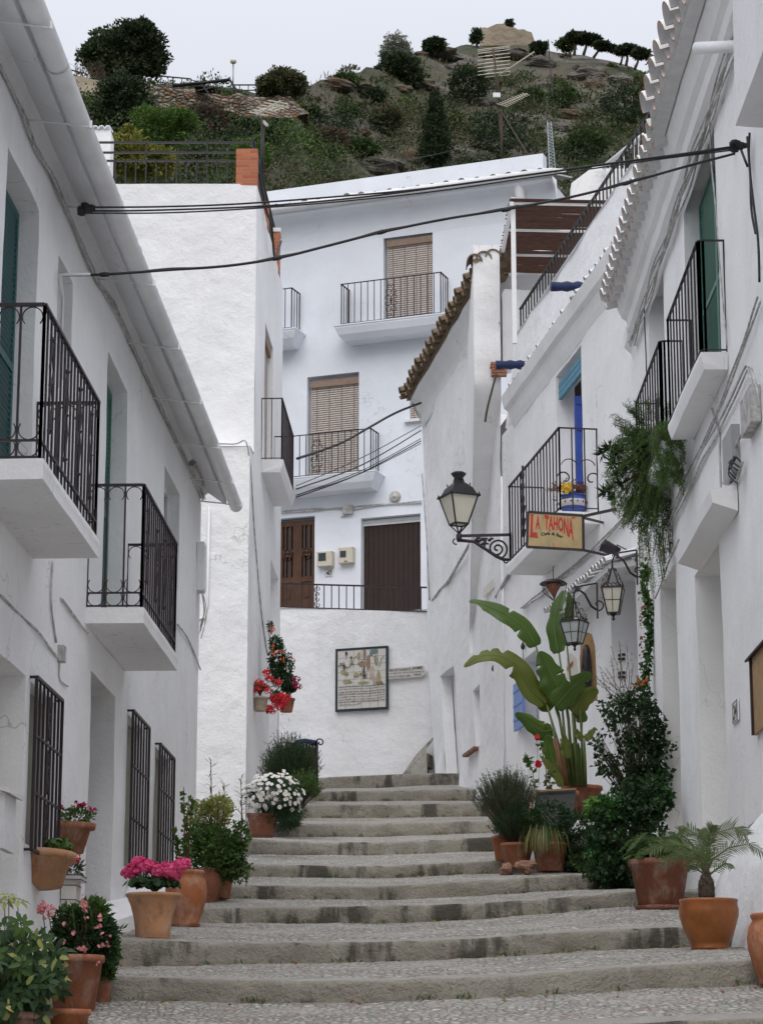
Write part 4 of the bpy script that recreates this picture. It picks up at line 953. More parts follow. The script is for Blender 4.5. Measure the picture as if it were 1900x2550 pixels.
# wires on the old house
m = MB()
for k, pp in enumerate(([(1178, 750), (1185, 950), (1188, 1140), (1195, 1148)], [(1170, 760), (1180, 1000), (1190, 1147)], [(1165, 790), (1130, 850), (1095, 930), (1065, 985), (1048, 1040)], [(1160, 775), (1120, 860), (1085, 945), (1050, 1035)], [(1245, 800), (1200, 795), (1192, 850)], [(1168, 770), (1125, 868), (1078, 960), (1052, 1010)])):
    cable(m, [PL5.hit(px, py, .05) for px, py in pp], .014, 4, 5, .05, k)
m.build('wall_cables', 'cable_w', origin=PL5.hit(1188, 900), label='bundle of whitewashed cables hugging the old brown tiled eave', cat='cables')
m = MB()
for k, pp in enumerate(([(1195, 1308), (1160, 1370), (1120, 1440), (1075, 1495)], [(1290, 1400), (1260, 1440), (1235, 1490)])): cable(m, [PL5.hit(px, py, .04) for px, py in pp], .028, 6, 6, .03, k)
m.build('wall_cable', 'cable_w', label='thick whitewashed cable slanting down the wall behind the street lantern', cat='cable')
m = MB(); m.tube([PL5.hit(1051, 1180, .05), PL5.hit(1062, 1330, .05), PL5.hit(1070, 1495, .08)], .015, 5); m.build('drain_pipe', 'cable_w', label='thin pipe down the left corner of the old house', cat='pipe')
m = MB(); c = PL5.hit(1205, 1490, .04)
for q in range(3): m.obox(c+PL5.t*(-.34*q), PL5.t*-.26, PL5.n*.012, UP*.17)
m.build('wall_tiles', 'cream', label='three small street name tiles on the old house wall', cat='sign')
m = MB(); a0, z0 = PL5.st(1242, 1905, .02); 
m.obox(PL5.pt(42.2, 5.66, 0), PL5.d*1.1, PL5.n*.1, UP*.05); m.build('window_sill', 'tc_br', h4)
m = MB(); s0, s1 = s_(1314, 1700), s_(1291, 1700); z0, z1 = z_(1300, 1818), z_(1300, 1700)
panel(m, PL5, s0, s1, z0, z1, .09, .04)
for z in (z0+.15, (z0+z1)/2, z1-.15): panel(m, PL5, s0+.02, s1-.02, z, z+.05, .10, .02)
m.build('shutter', 'bluelight', label='blue wooden window shutter behind the big leaves', cat='shutter')

# ================================================================ H5: café house with blue door balcony, sign and roof terrace
h5 = thing('house', 'white house with blue balcony door, hanging café sign and railed roof terrace', 'house', PL5.pt(35.5, 3.2))
zc5 = 10.75
ob = (34.05, 35.7, 7.86, 10.57, .30)
al = (s_(1584, 1560), s_(1512, 1560), 2.2, z_(1512, 1525), .55)
a2 = (s_(1357, 1600), s_(1315, 1640), 3.9, z_(1318, 1634), .22)
al = (30.95, 32.6, 2.2, z_(1530, 1440), .6)
m = MB(); wall(m, PL5, 30.4, SJ, 0, zc5, [ob, al, (37.3, 38.6, 3.9, z_(1335, 1618), .25)], .2, .018)
m.build('wall', 'wall', h5)
m = MB(); panel(m, PL5, ob[0]-.1, ob[1]+.1, ob[2]-.1, ob[3]+.1, -.3, .02); panel(m, PL5, 37.2, 38.7, 3.8, z_(1335, 1618)+.05, -.25, .02); panel(m, PL5, al[0]-.1, al[1]+.2, 2, al[3]+.1, -.6, .02); m.build('recess_back', 'wall_grey', h5)
m = MB(); V = []; prof = [(0, 10.62), (.05, 10.74), (.10, 10.90), (.17, 10.95), (.20, 11.06), (.22, 11.14), (0, 11.20)]
for i in range(41):
    for o, z in prof: q = PL5.pt(30.2+(38.9-30.2)*i/40, z, o); V.append(q+PL5.n*.012*nz(q, 1.5)+UP*.01*nz(q, 2, 4))
k = len(prof); m.add(V, [(i*k+j, i*k+j+1, (i+1)*k+j+1, (i+1)*k+j) for i in range(40) for j in range(k-1)]+[tuple(40*k+j for j in range(k)), tuple(range(k))[::-1]], False); m.build('cornice', 'wall', h5)
m = MB(); a = 30.4
while a < 38.8: 
    barrel(m, PL5.pt(a, 11.14+random.uniform(-.01, .01), .205+random.uniform(-.03, .03)), -PL5.n+UP*.35, .045, .06, .25, UP, 0, 1, n=5); a += .30+random.uniform(-.03, .03)
m.build('eave_tiles', ['tile_w', 'rooftile'], h5)
zp5 = 12.48
m = MB(); wall(m, PL5, 30.4, 39.6, 11.12, zp5, (), .2, .03, lambda a, z: (a, z, -.02-(z-10.85)*.12))
m.add([PL5.pt(30.4, zp5, -.19), PL5.pt(39.6, zp5, -.19), PL5.pt(39.6, zp5, -.45), PL5.pt(30.4, zp5, -.45)], [(0, 1, 2, 3)])
m.add([PL5.pt(39.6, 10.8), PL5.pt(39.6, zp5, -.19), PL5.pt(39.6, zp5, -5), PL5.pt(39.6, 10.8, -5)], [(0, 1, 2, 3)])
m.build('parapet', 'wall_rough', h5)
m = MB(); m.add([PL5.pt(30.4, 11.1, -.1), PL5.pt(44, 11.1, -.1), PL5.pt(44, 11.1, -6), PL5.pt(30.4, 11.1, -6)], [(0, 1, 2, 3)]); m.build('terrace_floor', 'wall_grey', h5)
m = MB(); zr5 = 12.86; railing(m, [PL5.pt(29.6, 0, -.26), PL5.pt(39.45, 0, -.26)], zp5-.02, zr5+.05, .22, .022, .05, False)
m.obox(PL5.pt(29.6, zr5+.04, -.26), PL5.t*.03, -PL5.n*1.0, UP*.03); m.build('railing', 'iron_dk', h5, label='black roof terrace railing on the parapet')
# white blocks at the terrace
def block(pts, vec, mat, name, lab=None):
    m = MB(); m.prism(pts, vec); return m.build(name, mat, h5, label=lab)
Yb = 39.9; block([P(1252, 905, Yb), P(1362, 905, Yb), P(1362, 724, Yb), P(1256, 719, Yb), P(1250, 730, Yb)], (0, .6, 0), 'wall', 'terrace_wall')
block([P(1240, 780, 41), P(1400, 780, 41), P(1400, 683, 41), P(1242, 685, 41)], (0, .5, 0), 'wall_grey', 'terrace_wall')
Yc = 44.0
block([P(1422, 500, Yc), P(1640, 500, Yc), P(1640, 420, Yc), P(1506, 418, Yc), P(1500, 408, Yc), P(1490, 407, Yc), P(1480, 412, Yc), P(1423, 455, Yc)], (0, .35, 0), 'wall', 'stair_wall', 'white stair wall with rounded top behind the terrace')
m = MB(); m.tube([P(1502, 416, 43.9), P(1602, 335, 42.5)], .05, 6)
for f in np.linspace(.05, 1, 9): q = P(1502, 416, 43.9).lerp(P(1602, 335, 42.5), f); m.bar(q, q-UP*.9, .025)
m.build('handrail', 'paint', h5)
# pergola
pg = thing('pergola', 'white pergola frame with dark brown reed mat over the roof terrace', 'pergola', P(1277, 715, 37.5))
ca = [P(1274, 494, 37.0), P(1560, 500, 37.0), P(1600, 685, 41.5), P(1240, 678, 41.5)]
m = MB(); n_ = 150
for i in range(n_):
    f = (i+.5)/n_; a = ca[0].lerp(ca[3], f); b_ = ca[1].lerp(ca[2], f); a = a+Vector((random.uniform(-.05, .03), 0, 0))
    c0 = a; k = 7
    pts = [a.lerp(b_, q/k)+UP*(.02*nz(Vector((q, i*.3, 0)), 1)) for q in range(k+1)]
    if random.random() < .10:
        c = random.randint(1, k-2); m.tube(pts[:c], .009, 3, 0, False) if c > 1 else None; m.tube(pts[c+1:], .009, 3, 0, False) if k+1-(c+1) > 1 else None
    else: m.tube(pts, .0125, 3, 0, False)
m.build('reed_mat', 'reed', pg)
m = MB(); z0 = P(1277, 713, 37.3).z
m.bar(Vector((P(1277, 500, 37.2).x, 37.2, z0-1.0)), P(1277, 492, 37.2), .075); q = P(1243, 668, 41.3); m.bar(q, q-UP*2, .06)
for f in (0.02, .36, .7, .98):
    a = ca[0].lerp(ca[3], f)-UP*.05; b_ = ca[1].lerp(ca[2], f)-UP*.05; m.bar(a, b_, .035)
m.bar(ca[0]-UP*.08, ca[3]-UP*.08, .06); m.build('frame', 'paint', pg)
# navy painted beam ends, broken brick
for px, py, lab in ((1462, 714, 'dark blue round beam end sticking out above the café house eave, upper one'), (1316, 909, 'dark blue round beam end beside the broken bricks, lower one')):
    m = MB(); q = PL5.hit(px, py, 0); pts = [q-PL5.n*.1+PL5.n*t+UP*.01*math.sin(7*t)+Vector((0, 0, -.01)) for t in np.linspace(0, .64, 9)]
    m.tube(pts, [.072+.012*math.sin(9*i) for i in range(9)], 10); m.build('beam_end', 'navy', origin=q, label=lab, cat='beam', group='blue beam ends')
m = MB(); q = P(1240, 920, 39.6)
for k in range(5): m.obox(q+Vector((random.uniform(-.05, .03)-.1, 0, .05*k-.1)), Vector((.26, 0, 0)), Vector((0, .12, 0)), UP*.04)
m.build('broken_bricks', 'tc', label='stack of exposed orange bricks under the lower blue beam end', cat='bricks')
m = MB(); cable(m, [P(1236, 930, 39.5), P(1215, 1010, 39.4), P(1208, 1050, 39.4)], .020, 5, 6); m.build('drain_pipe', 'bark', label='thin brown pipe dropping from the broken bricks', cat='pipe')
# balcony
m = MB(); slab(m, PL5, 33.1, 36.75, 7.80, .60, .16, .02); sl = m.build('balcony_slab', 'wall', h5)
m = MB(); railing(m, [PL5.pt(33.2, 0, 0), PL5.pt(33.2, 0, .55), PL5.pt(36.7, 0, .55), PL5.pt(36.7, 0, 0)], 7.84, 9.05, .21, .020, .04); m.build('railing', 'iron', sl)
m = MB(); c = PL5.pt(35.6, 8.5, .57)
for f in (-1, 1):
    for dz in (.05, .25, .42): m.tube(spiral(c+UP*f*dz, PL5.t*f, UP*f, .13, .03, 0, 4.5, 12), .014, 4)
m.tube([c-UP*.5, c+UP*.6], .02, 5); m.build('ornament', 'iron', sl)
m = MB(); c = PL5.pt(33.2, 8.35, .28)      # plant rail hoops on the near end
for sg in (-1, 1):
    m.tube(arcpts(c+PL5.n*sg*.13+UP*.12, PL5.n, UP, .12, .3, math.pi-.3, 10), .008, 4)
    m.tube(spiral(c+PL5.n*sg*.2-UP*.05, PL5.n*sg, UP, .12, .03, 0, 5, 14), .012, 4)
m.build('plant_ring', 'iron', sl)
m = MB(); m.obox(PL5.pt(34.55, 7.88, -.29), PL5.n*.28, PL5.t*.045, UP*2.05)
for z in (7.9, 8.6, 9.4, 9.8): m.obox(PL5.pt(34.53, z, -.27), PL5.n*.24, PL5.t*.085, UP*.10)
m.build('door', 'blue', h5)
m = MB()
zA_ = PL5.z(1390, 992); zB_ = PL5.z(1390, 948)
for k in range(6): m.obox(PL5.pt(34.08, zA_+(zB_-zA_)*k/6, -.075), PL5.d*1.58, PL5.n*(.05-.004*(k % 2)), UP*(zB_-zA_)/6*.86)
m.build('awning', 'awning', h5, label='rolled slatted blue awning')
m = MB(); panel(m, PL5, 34.3, 35.5, PL5.z(1400, 1050, -.24), PL5.z(1400, 1003, -.24), -.24, .03); m.build('wooden_panel', 'brown', h5)
wires_later = 1
# ================================================================ H6: near house on the right with big tiled eave
PL6 = Plane((3.35, 0), (0, 1), (-1, 0)); s_ = PL6.s; z_ = PL6.z
h6 = thing('house', 'tall whitewashed house on the right with scalloped tile eave and two plain iron balconies', 'house', (3.4, 25, 2))
U1 = (22.75, s_(1702, 466), 6.85, 9.60, .22); U2 = (s_(1649, 617), s_(1613, 727), 6.85, 9.60, .25)
D1 = (26.9, 28.4, 1.5, 5.75, .32); D2 = (23.3, 25.2, .8, 5.24, .40)
m = MB()
def w6(a, z): return a, z, max(0, (3.2-(z-1.0)))*.012
wall(m, PL6, 6, 31.1, -2, 9.62, [U1, U2, D1, D2], .2, .016, None)
m.quad(PL6.pt(31.1, -2), PL6.pt(31.1, 9.9), PL6.pt(31.1, 9.9, -7), PL6.pt(31.1, -2, -7)); m.build('wall', 'wall', h6)
m = MB()
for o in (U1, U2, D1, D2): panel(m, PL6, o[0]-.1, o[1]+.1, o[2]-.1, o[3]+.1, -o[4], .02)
m.build('recess_back', 'wall_grey', h6)
def sweep(m, pl, a0, a1, prof, n, amp=.01, mi=0):
    V = []
    for i in range(n+1):
        for o, z in prof: q = pl.pt(a0+(a1-a0)*i/n, z, o); V.append(q+pl.n*amp*nz(q, 1.6)+UP*amp*nz(q, 1.6, 4))
    k = len(prof); m.add(V, [(i*k+j, i*k+j+1, (i+1)*k+j+1, (i+1)*k+j) for i in range(n) for j in range(k-1)]+[tuple(n*k+j for j in range(k)), tuple(range(k))[::-1]], False, mi)
m = MB(); sweep(m, PL6, 14, 30.2, [(0, 9.35), (.03, 9.52), (.12, 9.58), (.14, 9.70), (.20, 9.74), (.27, 9.90), (.30, 9.96), (0, 10.0)], 80); m.build('cornice', 'wall', h6)
m = MB(); sweep(m, PL6, 30.2, 30.75, [(0, 9.3), (.03, 9.42), (.12, 9.5), (.14, 9.62), (0, 9.7)], 4)
m.build('cornice_end', 'wall', h6)
m = MB(); a = 14.0
while a < 30.0:
    near = a < 24.2; z = 10.06 if near else 9.93; o = .56 if near else .47; r = .175 if near else .13
    j = random.uniform(-.015, .015)
    barrel(m, PL6.pt(a, z+j, o), -PL6.n+UP*.30, r, r+.015, .9, UP, 0, 1, th=.018, n=9)
    barrel(m, PL6.pt(a+(.19 if near else .16), z+.0+j, o-.05), -PL6.n+UP*.28, r*.85, r, .9, UP, 0, 1, th=.018, n=7, cup=True)
    a += .43 if near else .33
sweep(m, PL6, 14, 30.1, [(.3, 9.92), (.44, 9.93), (.40, 10.05), (-4, 11.3)], 60, .008)
m.build('roof', ['tile_w', 'tile_or'], h6)
m = MB()
for o, nl in ((U1, 1),): louvre(m, PL6.pt(o[0]+.01, o[2]+.05, -.19), PL6.d*(o[1]-o[0]-.02), 2.5, .03, .05, PL6.n, .06, 2)
m.build('shutter', 'green', h6)
m = MB(); o = U2; panel(m, PL6, o[0], o[1], o[2], o[3]-.02, -.2, .02); m.build('door', 'paint', h6)
def balc6(s0, s1, zt, out, lab=None):
    m = MB(); slab(m, PL6, s0, s1, zt, out, .17, .03, 0, .014); sl = m.build('balcony_slab', 'wall', h6, label=lab)
    m = MB(); o = out-.015; r = .05
    pth = [PL6.pt(s0+.05, 0, 0), PL6.pt(s0+.05, 0, o-r), PL6.pt(s0+.05+r*.3, 0, o-r*.3), PL6.pt(s0+.05+r, 0, o), PL6.pt(s1-.06, 0, o), PL6.pt(s1-.05, 0, 0)]
    railing(m, pth, zt, zt+1.16, .24, .017, .03); m.build('railing', 'iron', sl)
balc6(22.3, 24.95, 6.85, .27); balc6(25.6, 28.25, 6.85, .27, 'rough slab under the trailing fern')
m = MB(); sweep(m, PL6, 22.0, 24.75, [(0, 5.20), (.24, 5.28), (.26, 5.40), (.0, 5.46)], 14, .012); m.build('door_hood', 'wall', h6)
m = MB()
for o, mt in ((D1, 0), (D2, 0)):
    panel(m, PL6, o[0], o[1], o[2]-.5, o[3]-.03, -o[4]+.05, .03)
    for k in range(1, 5): panel(m, PL6, o[0]+(o[1]-o[0])*k/5-.005, o[0]+(o[1]-o[0])*k/5+.005, o[2], o[3]-.05, -o[4]+.055, .02)
m.build('door', 'cream', h6)
# sloping buttress at the foot of the near wall
m = MB(); V = []; ks = 30
for i in range(ks+1):
    a = 12+(25.2-12)*i/ks; gz_ = ground(2.9, a); hh = (.95 if a < 21.2 else max(.05, .95-(a-21.2)*.225)); ou = .40 if a < 21.2 else max(.0, .40-(a-21.2)*.10)
    for f, o in ((-.4, ou+.06), (0, ou), (.4, ou*.75), (.8, ou*.4), (1, .0)): q = PL6.pt(a, gz_+hh*f, o); V.append(q+PL6.n*.035*nz(q, 1.6))
m.add(V, [(i*5+j, i*5+j+1, (i+1)*5+j+1, (i+1)*5+j) for i in range(ks) for j in range(4)]+[tuple(ks*5+j for j in range(5))], True); m.build('buttress', 'wall_rough', h6)
# cables tied under the cornice
m = MB()
for k in range(6):
    cable(m, [PL6.pt(a, 9.36+.05*math.sin(a*1.7+k)+.012*k, .06+.02*(k % 3)+.02*math.cos(a*1.7+k)) for a in np.arange(15, 30.6, .8)], .011, 4, 3, .02, k)
m.build('wall_cables', 'cable_w', origin=PL6.pt(24, 9.4), label='twisted whitewashed cable bundle tied under the scalloped tile eave', cat='cables')
def wires(name, lab, cat, lines, pl, r=.011, mt='cable_w', off=.03, wob=.02, group=None):
    m = MB()
    for k, pp in enumerate(lines): cable(m, [pl.hit(px, py, off+.012*(k % 3)) for px, py in pp], r, 5, 5, wob, k)
    return m.build(name, mt, label=lab, cat=cat, group=group)
wires('wall_cable', 'whitewashed cable slanting across the wall under the café balcony', 'cable', [[(1300, 1512), (1380, 1448), (1470, 1372), (1550, 1292), (1600, 1240)], [(1304, 1516), (1384, 1453), (1474, 1377), (1554, 1297)]], PL5, .016)
wires('wall_cables', 'diagonal whitewashed cables climbing the wall under the near right balcony', 'cables', [[(1888, 740), (1850, 850), (1800, 985), (1768, 1060), (1700, 1200), (1670, 1270)], [(1890, 752), (1853, 862), (1772, 1068), (1706, 1215), (1672, 1285)], [(1858, 910), (1800, 1030), (1745, 1130), (1700, 1230), (1660, 1310)], [(1866, 915), (1808, 1040), (1752, 1140), (1706, 1240), (1668, 1318)], [(1690, 1345), (1672, 1385), (1650, 1440), (1632, 1490)]], PL6)
wires('wall_cables', 'whitewashed wires running down the wall left of the grey fuse box', 'cables', [[(1772, 1015), (1788, 1070), (1790, 1130), (1793, 1220), (1796, 1300)], [(1862, 915), (1875, 970), (1880, 1015)], [(1870, 915), (1884, 970), (1888, 1015)], [(1800, 1205), (1830, 1200), (1852, 1150)], [(1810, 1165), (1835, 1105), (1850, 1080)], [(1790, 1215), (1778, 1240)]], PL6, .013)
wires('wall_cables', 'dark cables running down the far right edge from the upper insulator', 'cables', [[(1828, 20), (1838, 70), (1840, 150), (1846, 260)], [(1835, 0), (1846, 90), (1850, 200), (1852, 300)], [(1866, 330), (1866, 400), (1878, 520), (1886, 600), (1892, 700)], [(1862, 340), (1870, 430), (1874, 520), (1884, 580)]], PL6, .012, 'iron_dk')
wires('wall_cable', 'thin wire falling over the tall upper right window', 'cable', [[(1745, 190), (1765, 260), (1772, 400), (1790, 620), (1800, 740), (1812, 860)], [(1716, 75), (1710, 110), (1735, 170), (1752, 205)]], PL6, .008)
wires('wall_cable', 'thin black wire down the wall left of the small right balcony', 'cable', [[(1608, 735), (1606, 780), (1612, 950)]], PL6, .008, 'iron_dk')
m = MB(); a, z = PL6.st(1866, 1120, 0); bz0, bz1 = PL6.z(1862, 1140), PL6.z(1862, 1018); m.obox(PL6.pt(21.75, bz0, 0), PL6.t*.62, PL6.n*.08, UP*(bz1-bz0)); m.build('fuse_box', 'grey', label='grey metal fuse box on the wall at the right edge', cat='fuse box')
m = MB(); m.obox(PL6.pt(20.5, bz0+.12, 0), PL6.t*.6, PL6.n*.09, UP*(bz1-bz0-.1)); m.build('fuse_box', 'cable_w', label='whitewashed fuse box with hanging black wires at the right edge', cat='fuse box')
m = MB(); q = PL6.pt(21.6, bz0+.08, .08)
for k in range(6): cable(m, [q, q+PL6.n*(.03+.02*(k % 3))-UP*(.05+.02*k)+PL6.t*(.05*k-.2), q-UP*(.12+.03*k)+PL6.t*(.05*k-.3)], .008, 4, 4, .03, k)
m.build('hanging_wires', 'cable', label='tangle of short black wires under the right edge fuse boxes', cat='wires')
plaque(PL6, 'number_plaque', s_(1843, 1768), s_(1829, 1768), z_(1836, 1800), z_(1836, 1745), '24', 'white number tile reading 24 on the right house wall', .01, shear=.2)
m = MB(); sA, sB = 19.6, PL6.s(1880, 1690); zA, zB = z_(1893, 1825), z_(1878, 1640); m.obox(PL6.pt(sA, zA, 0), PL6.d*(sB-sA), PL6.n*.03, UP*(zB-zA)); fr = thing('notice_board', 'brown wooden framed board cut off by the right edge of the photo', 'notice board', PL6.pt(sB, zA))
m.build('board', 'woodlight', fr); m = MB(); m.obox(PL6.pt(sA, zB, 0), PL6.d*(sB-sA+.12), PL6.n*.07-UP*.02, UP*.02); m.obox(PL6.pt(sB-.05, zA, .03), PL6.t*.05, PL6.n*.02, UP*(zB-zA)); m.build('frame', 'brown', fr)
m = MB(); sA, sB = PL6.s(1893, 2090, .02), PL6.s(1864, 2090, .02); m.obox(PL6.pt(sA, z_(1880, 2125), .0), PL6.d*(sB-sA), PL6.n*.02, UP*(z_(1880, 2050)-z_(1880, 2125))); m.build('wall_hatch', 'grey', label='grey metal hatch low on the wall above the buttress', cat='hatch')
# protruding bay of the next house and its spout
m = MB(); Yv = 19.5; a, b_, c = P(1831, 312, Yv), P(1863, 315, Yv), P(1896, 326, Yv+.0)
tp_ = P(1884, -60, Yv); H = tp_.z-a.z; m.prism([a, b_, c+Vector((.6, 0, 0)), Vector((c.x+.9, Yv, tp_.z)), Vector((a.x+.02, Yv, tp_.z))], (0, -8, 0)); nb = thing('house', 'white overhanging bay of the nearest house at the top right corner', 'house', (3.6, 15, 6))
m.build('bay', 'wall_grey', nb); m = MB(); q = P(1866, 113, Yv+.05); e = P(1735, 118, Yv+.6)
m.tube([q, e], .055, 12); m.build('spout', 'paint', nb, label='white water spout pipe'); m = MB(); m.tube([e-Vector((.002, 0, 0)), e-Vector((.006, 0, 0))], .042, 12); m.build('spout_mouth', 'dark', nb)
# ================================================================ hill
RID = [(-400, 250, 120), (0, 235, 120), (175, 195, 120), (400, 205, 125), (640, 230, 130), (740, 225, 140), (780, 212, 150), (880, 180, 165), (960, 165, 180), (1030, 135, 195), (1110, 125, 205), (1180, 112, 210), (1330, 112, 212), (1420, 128, 212), (1500, 149, 208), (1600, 178, 205), (1700, 205, 200), (1900, 260, 195), (2400, 330, 190)]
HY0 = 56.0
def hill_r(px, t):
    """elevation ratio z/Y on the slope, t from foot (0) to ridge (1)"""
    return 0
def hill_pt(px, t):
    yr = float(np.interp(px, [r[0] for r in RID], [r[2] for r in RID])); py = float(np.interp(px, [r[0] for r in RID], [r[1] for r in RID]))
    r1 = ray(px, py); top = r1.z/r1.y; x1 = r1.x/r1.y
    Y = HY0+(yr-HY0)*t; rr = .235+(top-.235)*(t**.62 if px > 700 else t**.55)
    q = Vector((x1*Y, Y, rr*Y)); 
    n1 = nz(q, .035, 3)*2.2+nz(q, .12, 8)*.9+nz(q, .4, 2)*.35
    q.z += n1*min(1, t*3)*(1-t)**.5*1.2+nz(q, .3, 5)*.5*t; return q
m = MB(); V = []; nx, ny = 190, 110
for i in range(nx+1):
    px = -400+2800*i/nx
    for j in range(ny+1):
        t = j/ny; V.append(hill_pt(px, t))
    e = hill_pt(px, 1.0); V.append(e+Vector((0, 25, -10))); V.append(e+Vector((0, 80, -60)))
w = ny+3; m.add(V, [(i*w+j, (i+1)*w+j, (i+1)*w+j+1, i*w+j+1) for i in range(nx) for j in range(w-1)], True); m.build('hill', 'hill', kind='structure')
def hill_at(px, py):
    """point of the slope that the pixel looks at"""
    r = ray(px, py); tgt = r.z/r.y; lo, hi = 0, 1
    for _ in range(22):
        md = (lo+hi)/2; q = hill_pt(px, md)
        if q.z/q.y < tgt: lo = md
        else: hi = md
    return hill_pt(px, (lo+hi)/2)
def bush(c, rad, n, L, mats, mm=None, lump=.4, inner=.5, W=None, m=0, flat=0):
    mb = mm or MB(); p, d = blob(c, rad, n, lump, inner, random.random()*50, flat)
    leaves(mb, p, d+rdirs(n)*.9+np.array([0, 0, .3]), L, W or L*.6, m, .3, .4); return mb
ROCKS = ((940, 425, 170, 60, 'wide grey rock outcrop above the white parapet'), (885, 385, 60, 40, 'small grey boulder left of the wide outcrop'), (1020, 395, 60, 55, 'pale tumbled rocks left of the cypress'), (1470, 190, 110, 55, 'brown cliff under the umbrella pines'), (1480, 215, 60, 60, 'grey rock face below the umbrella pines'),
          (1410, 290, 90, 40, 'grey rock ledge above the lattice mast'), (1090, 140, 130, 36, 'brown rock slope under the round pine'), (1258, 146, 170, 36, 'grey rock base of the ruined castle'), (1010, 330, 24, 40, 'small ochre rock in the middle of the slope'), (1000, 225, 60, 30, 'grey boulder below the ridge trees'),
          (1360, 215, 40, 24, 'small pale rock left of the thin mast'), (900, 228, 120, 26, 'pale rock band on the ridge'), (830, 215, 110, 40, 'brown earth bank on the ridge'), (1340, 160, 90, 40, 'grey rock right of the ruined castle'), (1440, 170, 40, 20, 'low boulder by the castle slope'), (1350, 505, 90, 40, 'dark boulder behind the roof tiles'), (1060, 215, 70, 30, 'grey boulder by the dark spreading bush'), (1150, 175, 90, 40, 'pale rock slab below the ruin on the left'), (1390, 320, 60, 34, 'small grey rock right of the lattice mast'), (1200, 260, 70, 30, 'low pale rock beside the tall aerial mast'), (900, 330, 50, 26, 'little pale rock in the brown thicket'), (1540, 200, 70, 34, 'rock under the lone umbrella pine'))
def on_rock(q):
    k = (q.z*CP-q.y*SP)/(q.y*CP+q.z*SP); px = CX+FPX*q.x/(q.y*CP+q.z*SP); py = CY-FPX*k
    return any(((px-a[0])/(a[2]*.55))**2+((py-a[1]-6)/(a[3]*.9))**2 < 1 for a in ROCKS)
# general scrub
mats_s = ['h_dark', 'h_mid', 'h_olive', 'h_brown', 'h_brt']
m = MB()
for k in range(1900):
    px = random.uniform(150, 1720); t = random.uniform(.08, 1)**.9
    if px > 900 and t > .985: t = .97
    q = hill_pt(px, t); d = q.y/160; sz = random.choice([.4, .6, .8, 1.1, 1.7])*(.6+.8*random.random())*(1 if t < .85 else .45)
    z = noise.noise(q*.045); z2 = noise.noise(q*.06+Vector((40, 0, 0)))
    if on_rock(q): continue
    mi = random.choices([0, 1, 2, 3, 4], [1+9*max(0, z)*3, 2.5+8*max(0, z2)*2, 2+6*max(0, -z2), 1+14*max(0, -z), .5+3*max(0, z2)])[0]
    if z < -.15 and random.random() < .6: continue
    bush((q.x, q.y, q.z+sz*.25), (sz*1.15, sz, sz*.75), int(50+90*sz), .15*d+.06, None, m, .5, .4, None, mi, .3)
m.build('hillside_scrub', mats_s, kind='stuff', label='green and brown scrub covering the hillside', cat='scrub')
M['h_straw'] = leafmat('dry hill grass', (.075, .07, .035), (.15, .125, .065), .8, .1, .4)
m = MB()    # dry grass tufts
for k in range(330):
    q = hill_pt(random.uniform(700, 1720), random.uniform(.45, .99)); n = 9; C = np.array([tuple(q)]*n)+rng.normal(size=(n, 3))*np.array([.5, .5, .08]); leaves(m, C, rdirs(n)*.5+np.array([0, 0, 1]), .5, .09, 0)
m.build('dry_grass', 'h_straw', kind='stuff', label='tufts of dry grass between the rocks of the hill', cat='grass')
def hbush(name, lab, px, py, w, h, mat, n=900, L=.5, lump=.4, cat='bush', group='bushes on the hillside', Y=None, trunk=False):
    """crown centred on the pixel, w x h in photograph pixels"""
    q = hill_at(px, py+h*.5) if Y is None else P(px, py+h*.5, Y); k = mpp(q.y); c = P(px, py, q.y-.4*w*k)
    t = thing(name, lab, cat, (c.x, c.y, c.z-h*k*.5), group); mb = bush(tuple(c), (w*k*.5, w*k*.42, h*k*.5), int(n*2.6), L*.5*q.y/150, None, None, lump, .35, None, 0, 0)
    mb.build('crown', mat, t)
    if trunk:
        m = MB(); b0 = Vector((c.x, c.y, c.z-h*k*.62)); m.tube([b0, b0+UP*h*k*.3, c], [w*k*.04, w*k*.03, w*k*.015], 6)
        for a in range(5): q2 = c+Vector((random.uniform(-.3, .3)*w*k, random.uniform(-.2, .2)*w*k, random.uniform(-.2, .3)*h*k)); m.tube([b0+UP*h*k*.2, q2], [w*k*.02, w*k*.006], 5)
        m.build('trunk', 'bark', t)
    return t
def multi(name, lab, lobes, mat, cat='tree', Y=None, L=.5, group=None, trunk=None, seed=1):
    px, py, w, h = lobes[0][:4]; q = hill_at(px, py+h*.5) if Y is None else P(px, py, Y); t = None; mb = MB(); yy = q.y
    for (px, py, w, h, n) in lobes:
        k = mpp(yy); c = P(px, py, yy+random.uniform(-.1, .1)*w*k)
        if t is None: t = thing(name, lab, cat, (c.x, c.y, c.z-h*k*.6), group)
        bush(tuple(c), (w*k*.5, w*k*.45, h*k*.5), int(n*2.4), L*.52*yy/150, None, mb, .45, .3)
    mb.build('crown', mat, t)
    if trunk:
        m = MB()
        for (a, b_, wd) in trunk: A_, B_ = P(*a, yy), P(*b_, yy); m.tube([A_, A_.lerp(B_, .5)+Vector((.1, 0, 0)), B_], [wd*mpp(yy), wd*.8*mpp(yy), wd*.5*mpp(yy)], 6)
        m.build('trunk', 'bark', t)
    return t
multi('tree', 'large dark evergreen tree on the left skyline', [(300, 130, 180, 130, 2600), (345, 95, 110, 90, 1600), (240, 135, 90, 75, 900), (380, 150, 70, 90, 900), (290, 175, 140, 60, 1000), (355, 68, 50, 40, 500)], 'h_dark', Y=118, L=.55, trunk=[((290, 250), (300, 150), 9)])
multi('tree', 'dark bushy tree below the large skyline tree', [(305, 235, 130, 110, 2200), (330, 290, 120, 100, 1600), (275, 300, 110, 110, 1400)], 'h_dark', Y=105, L=.5)
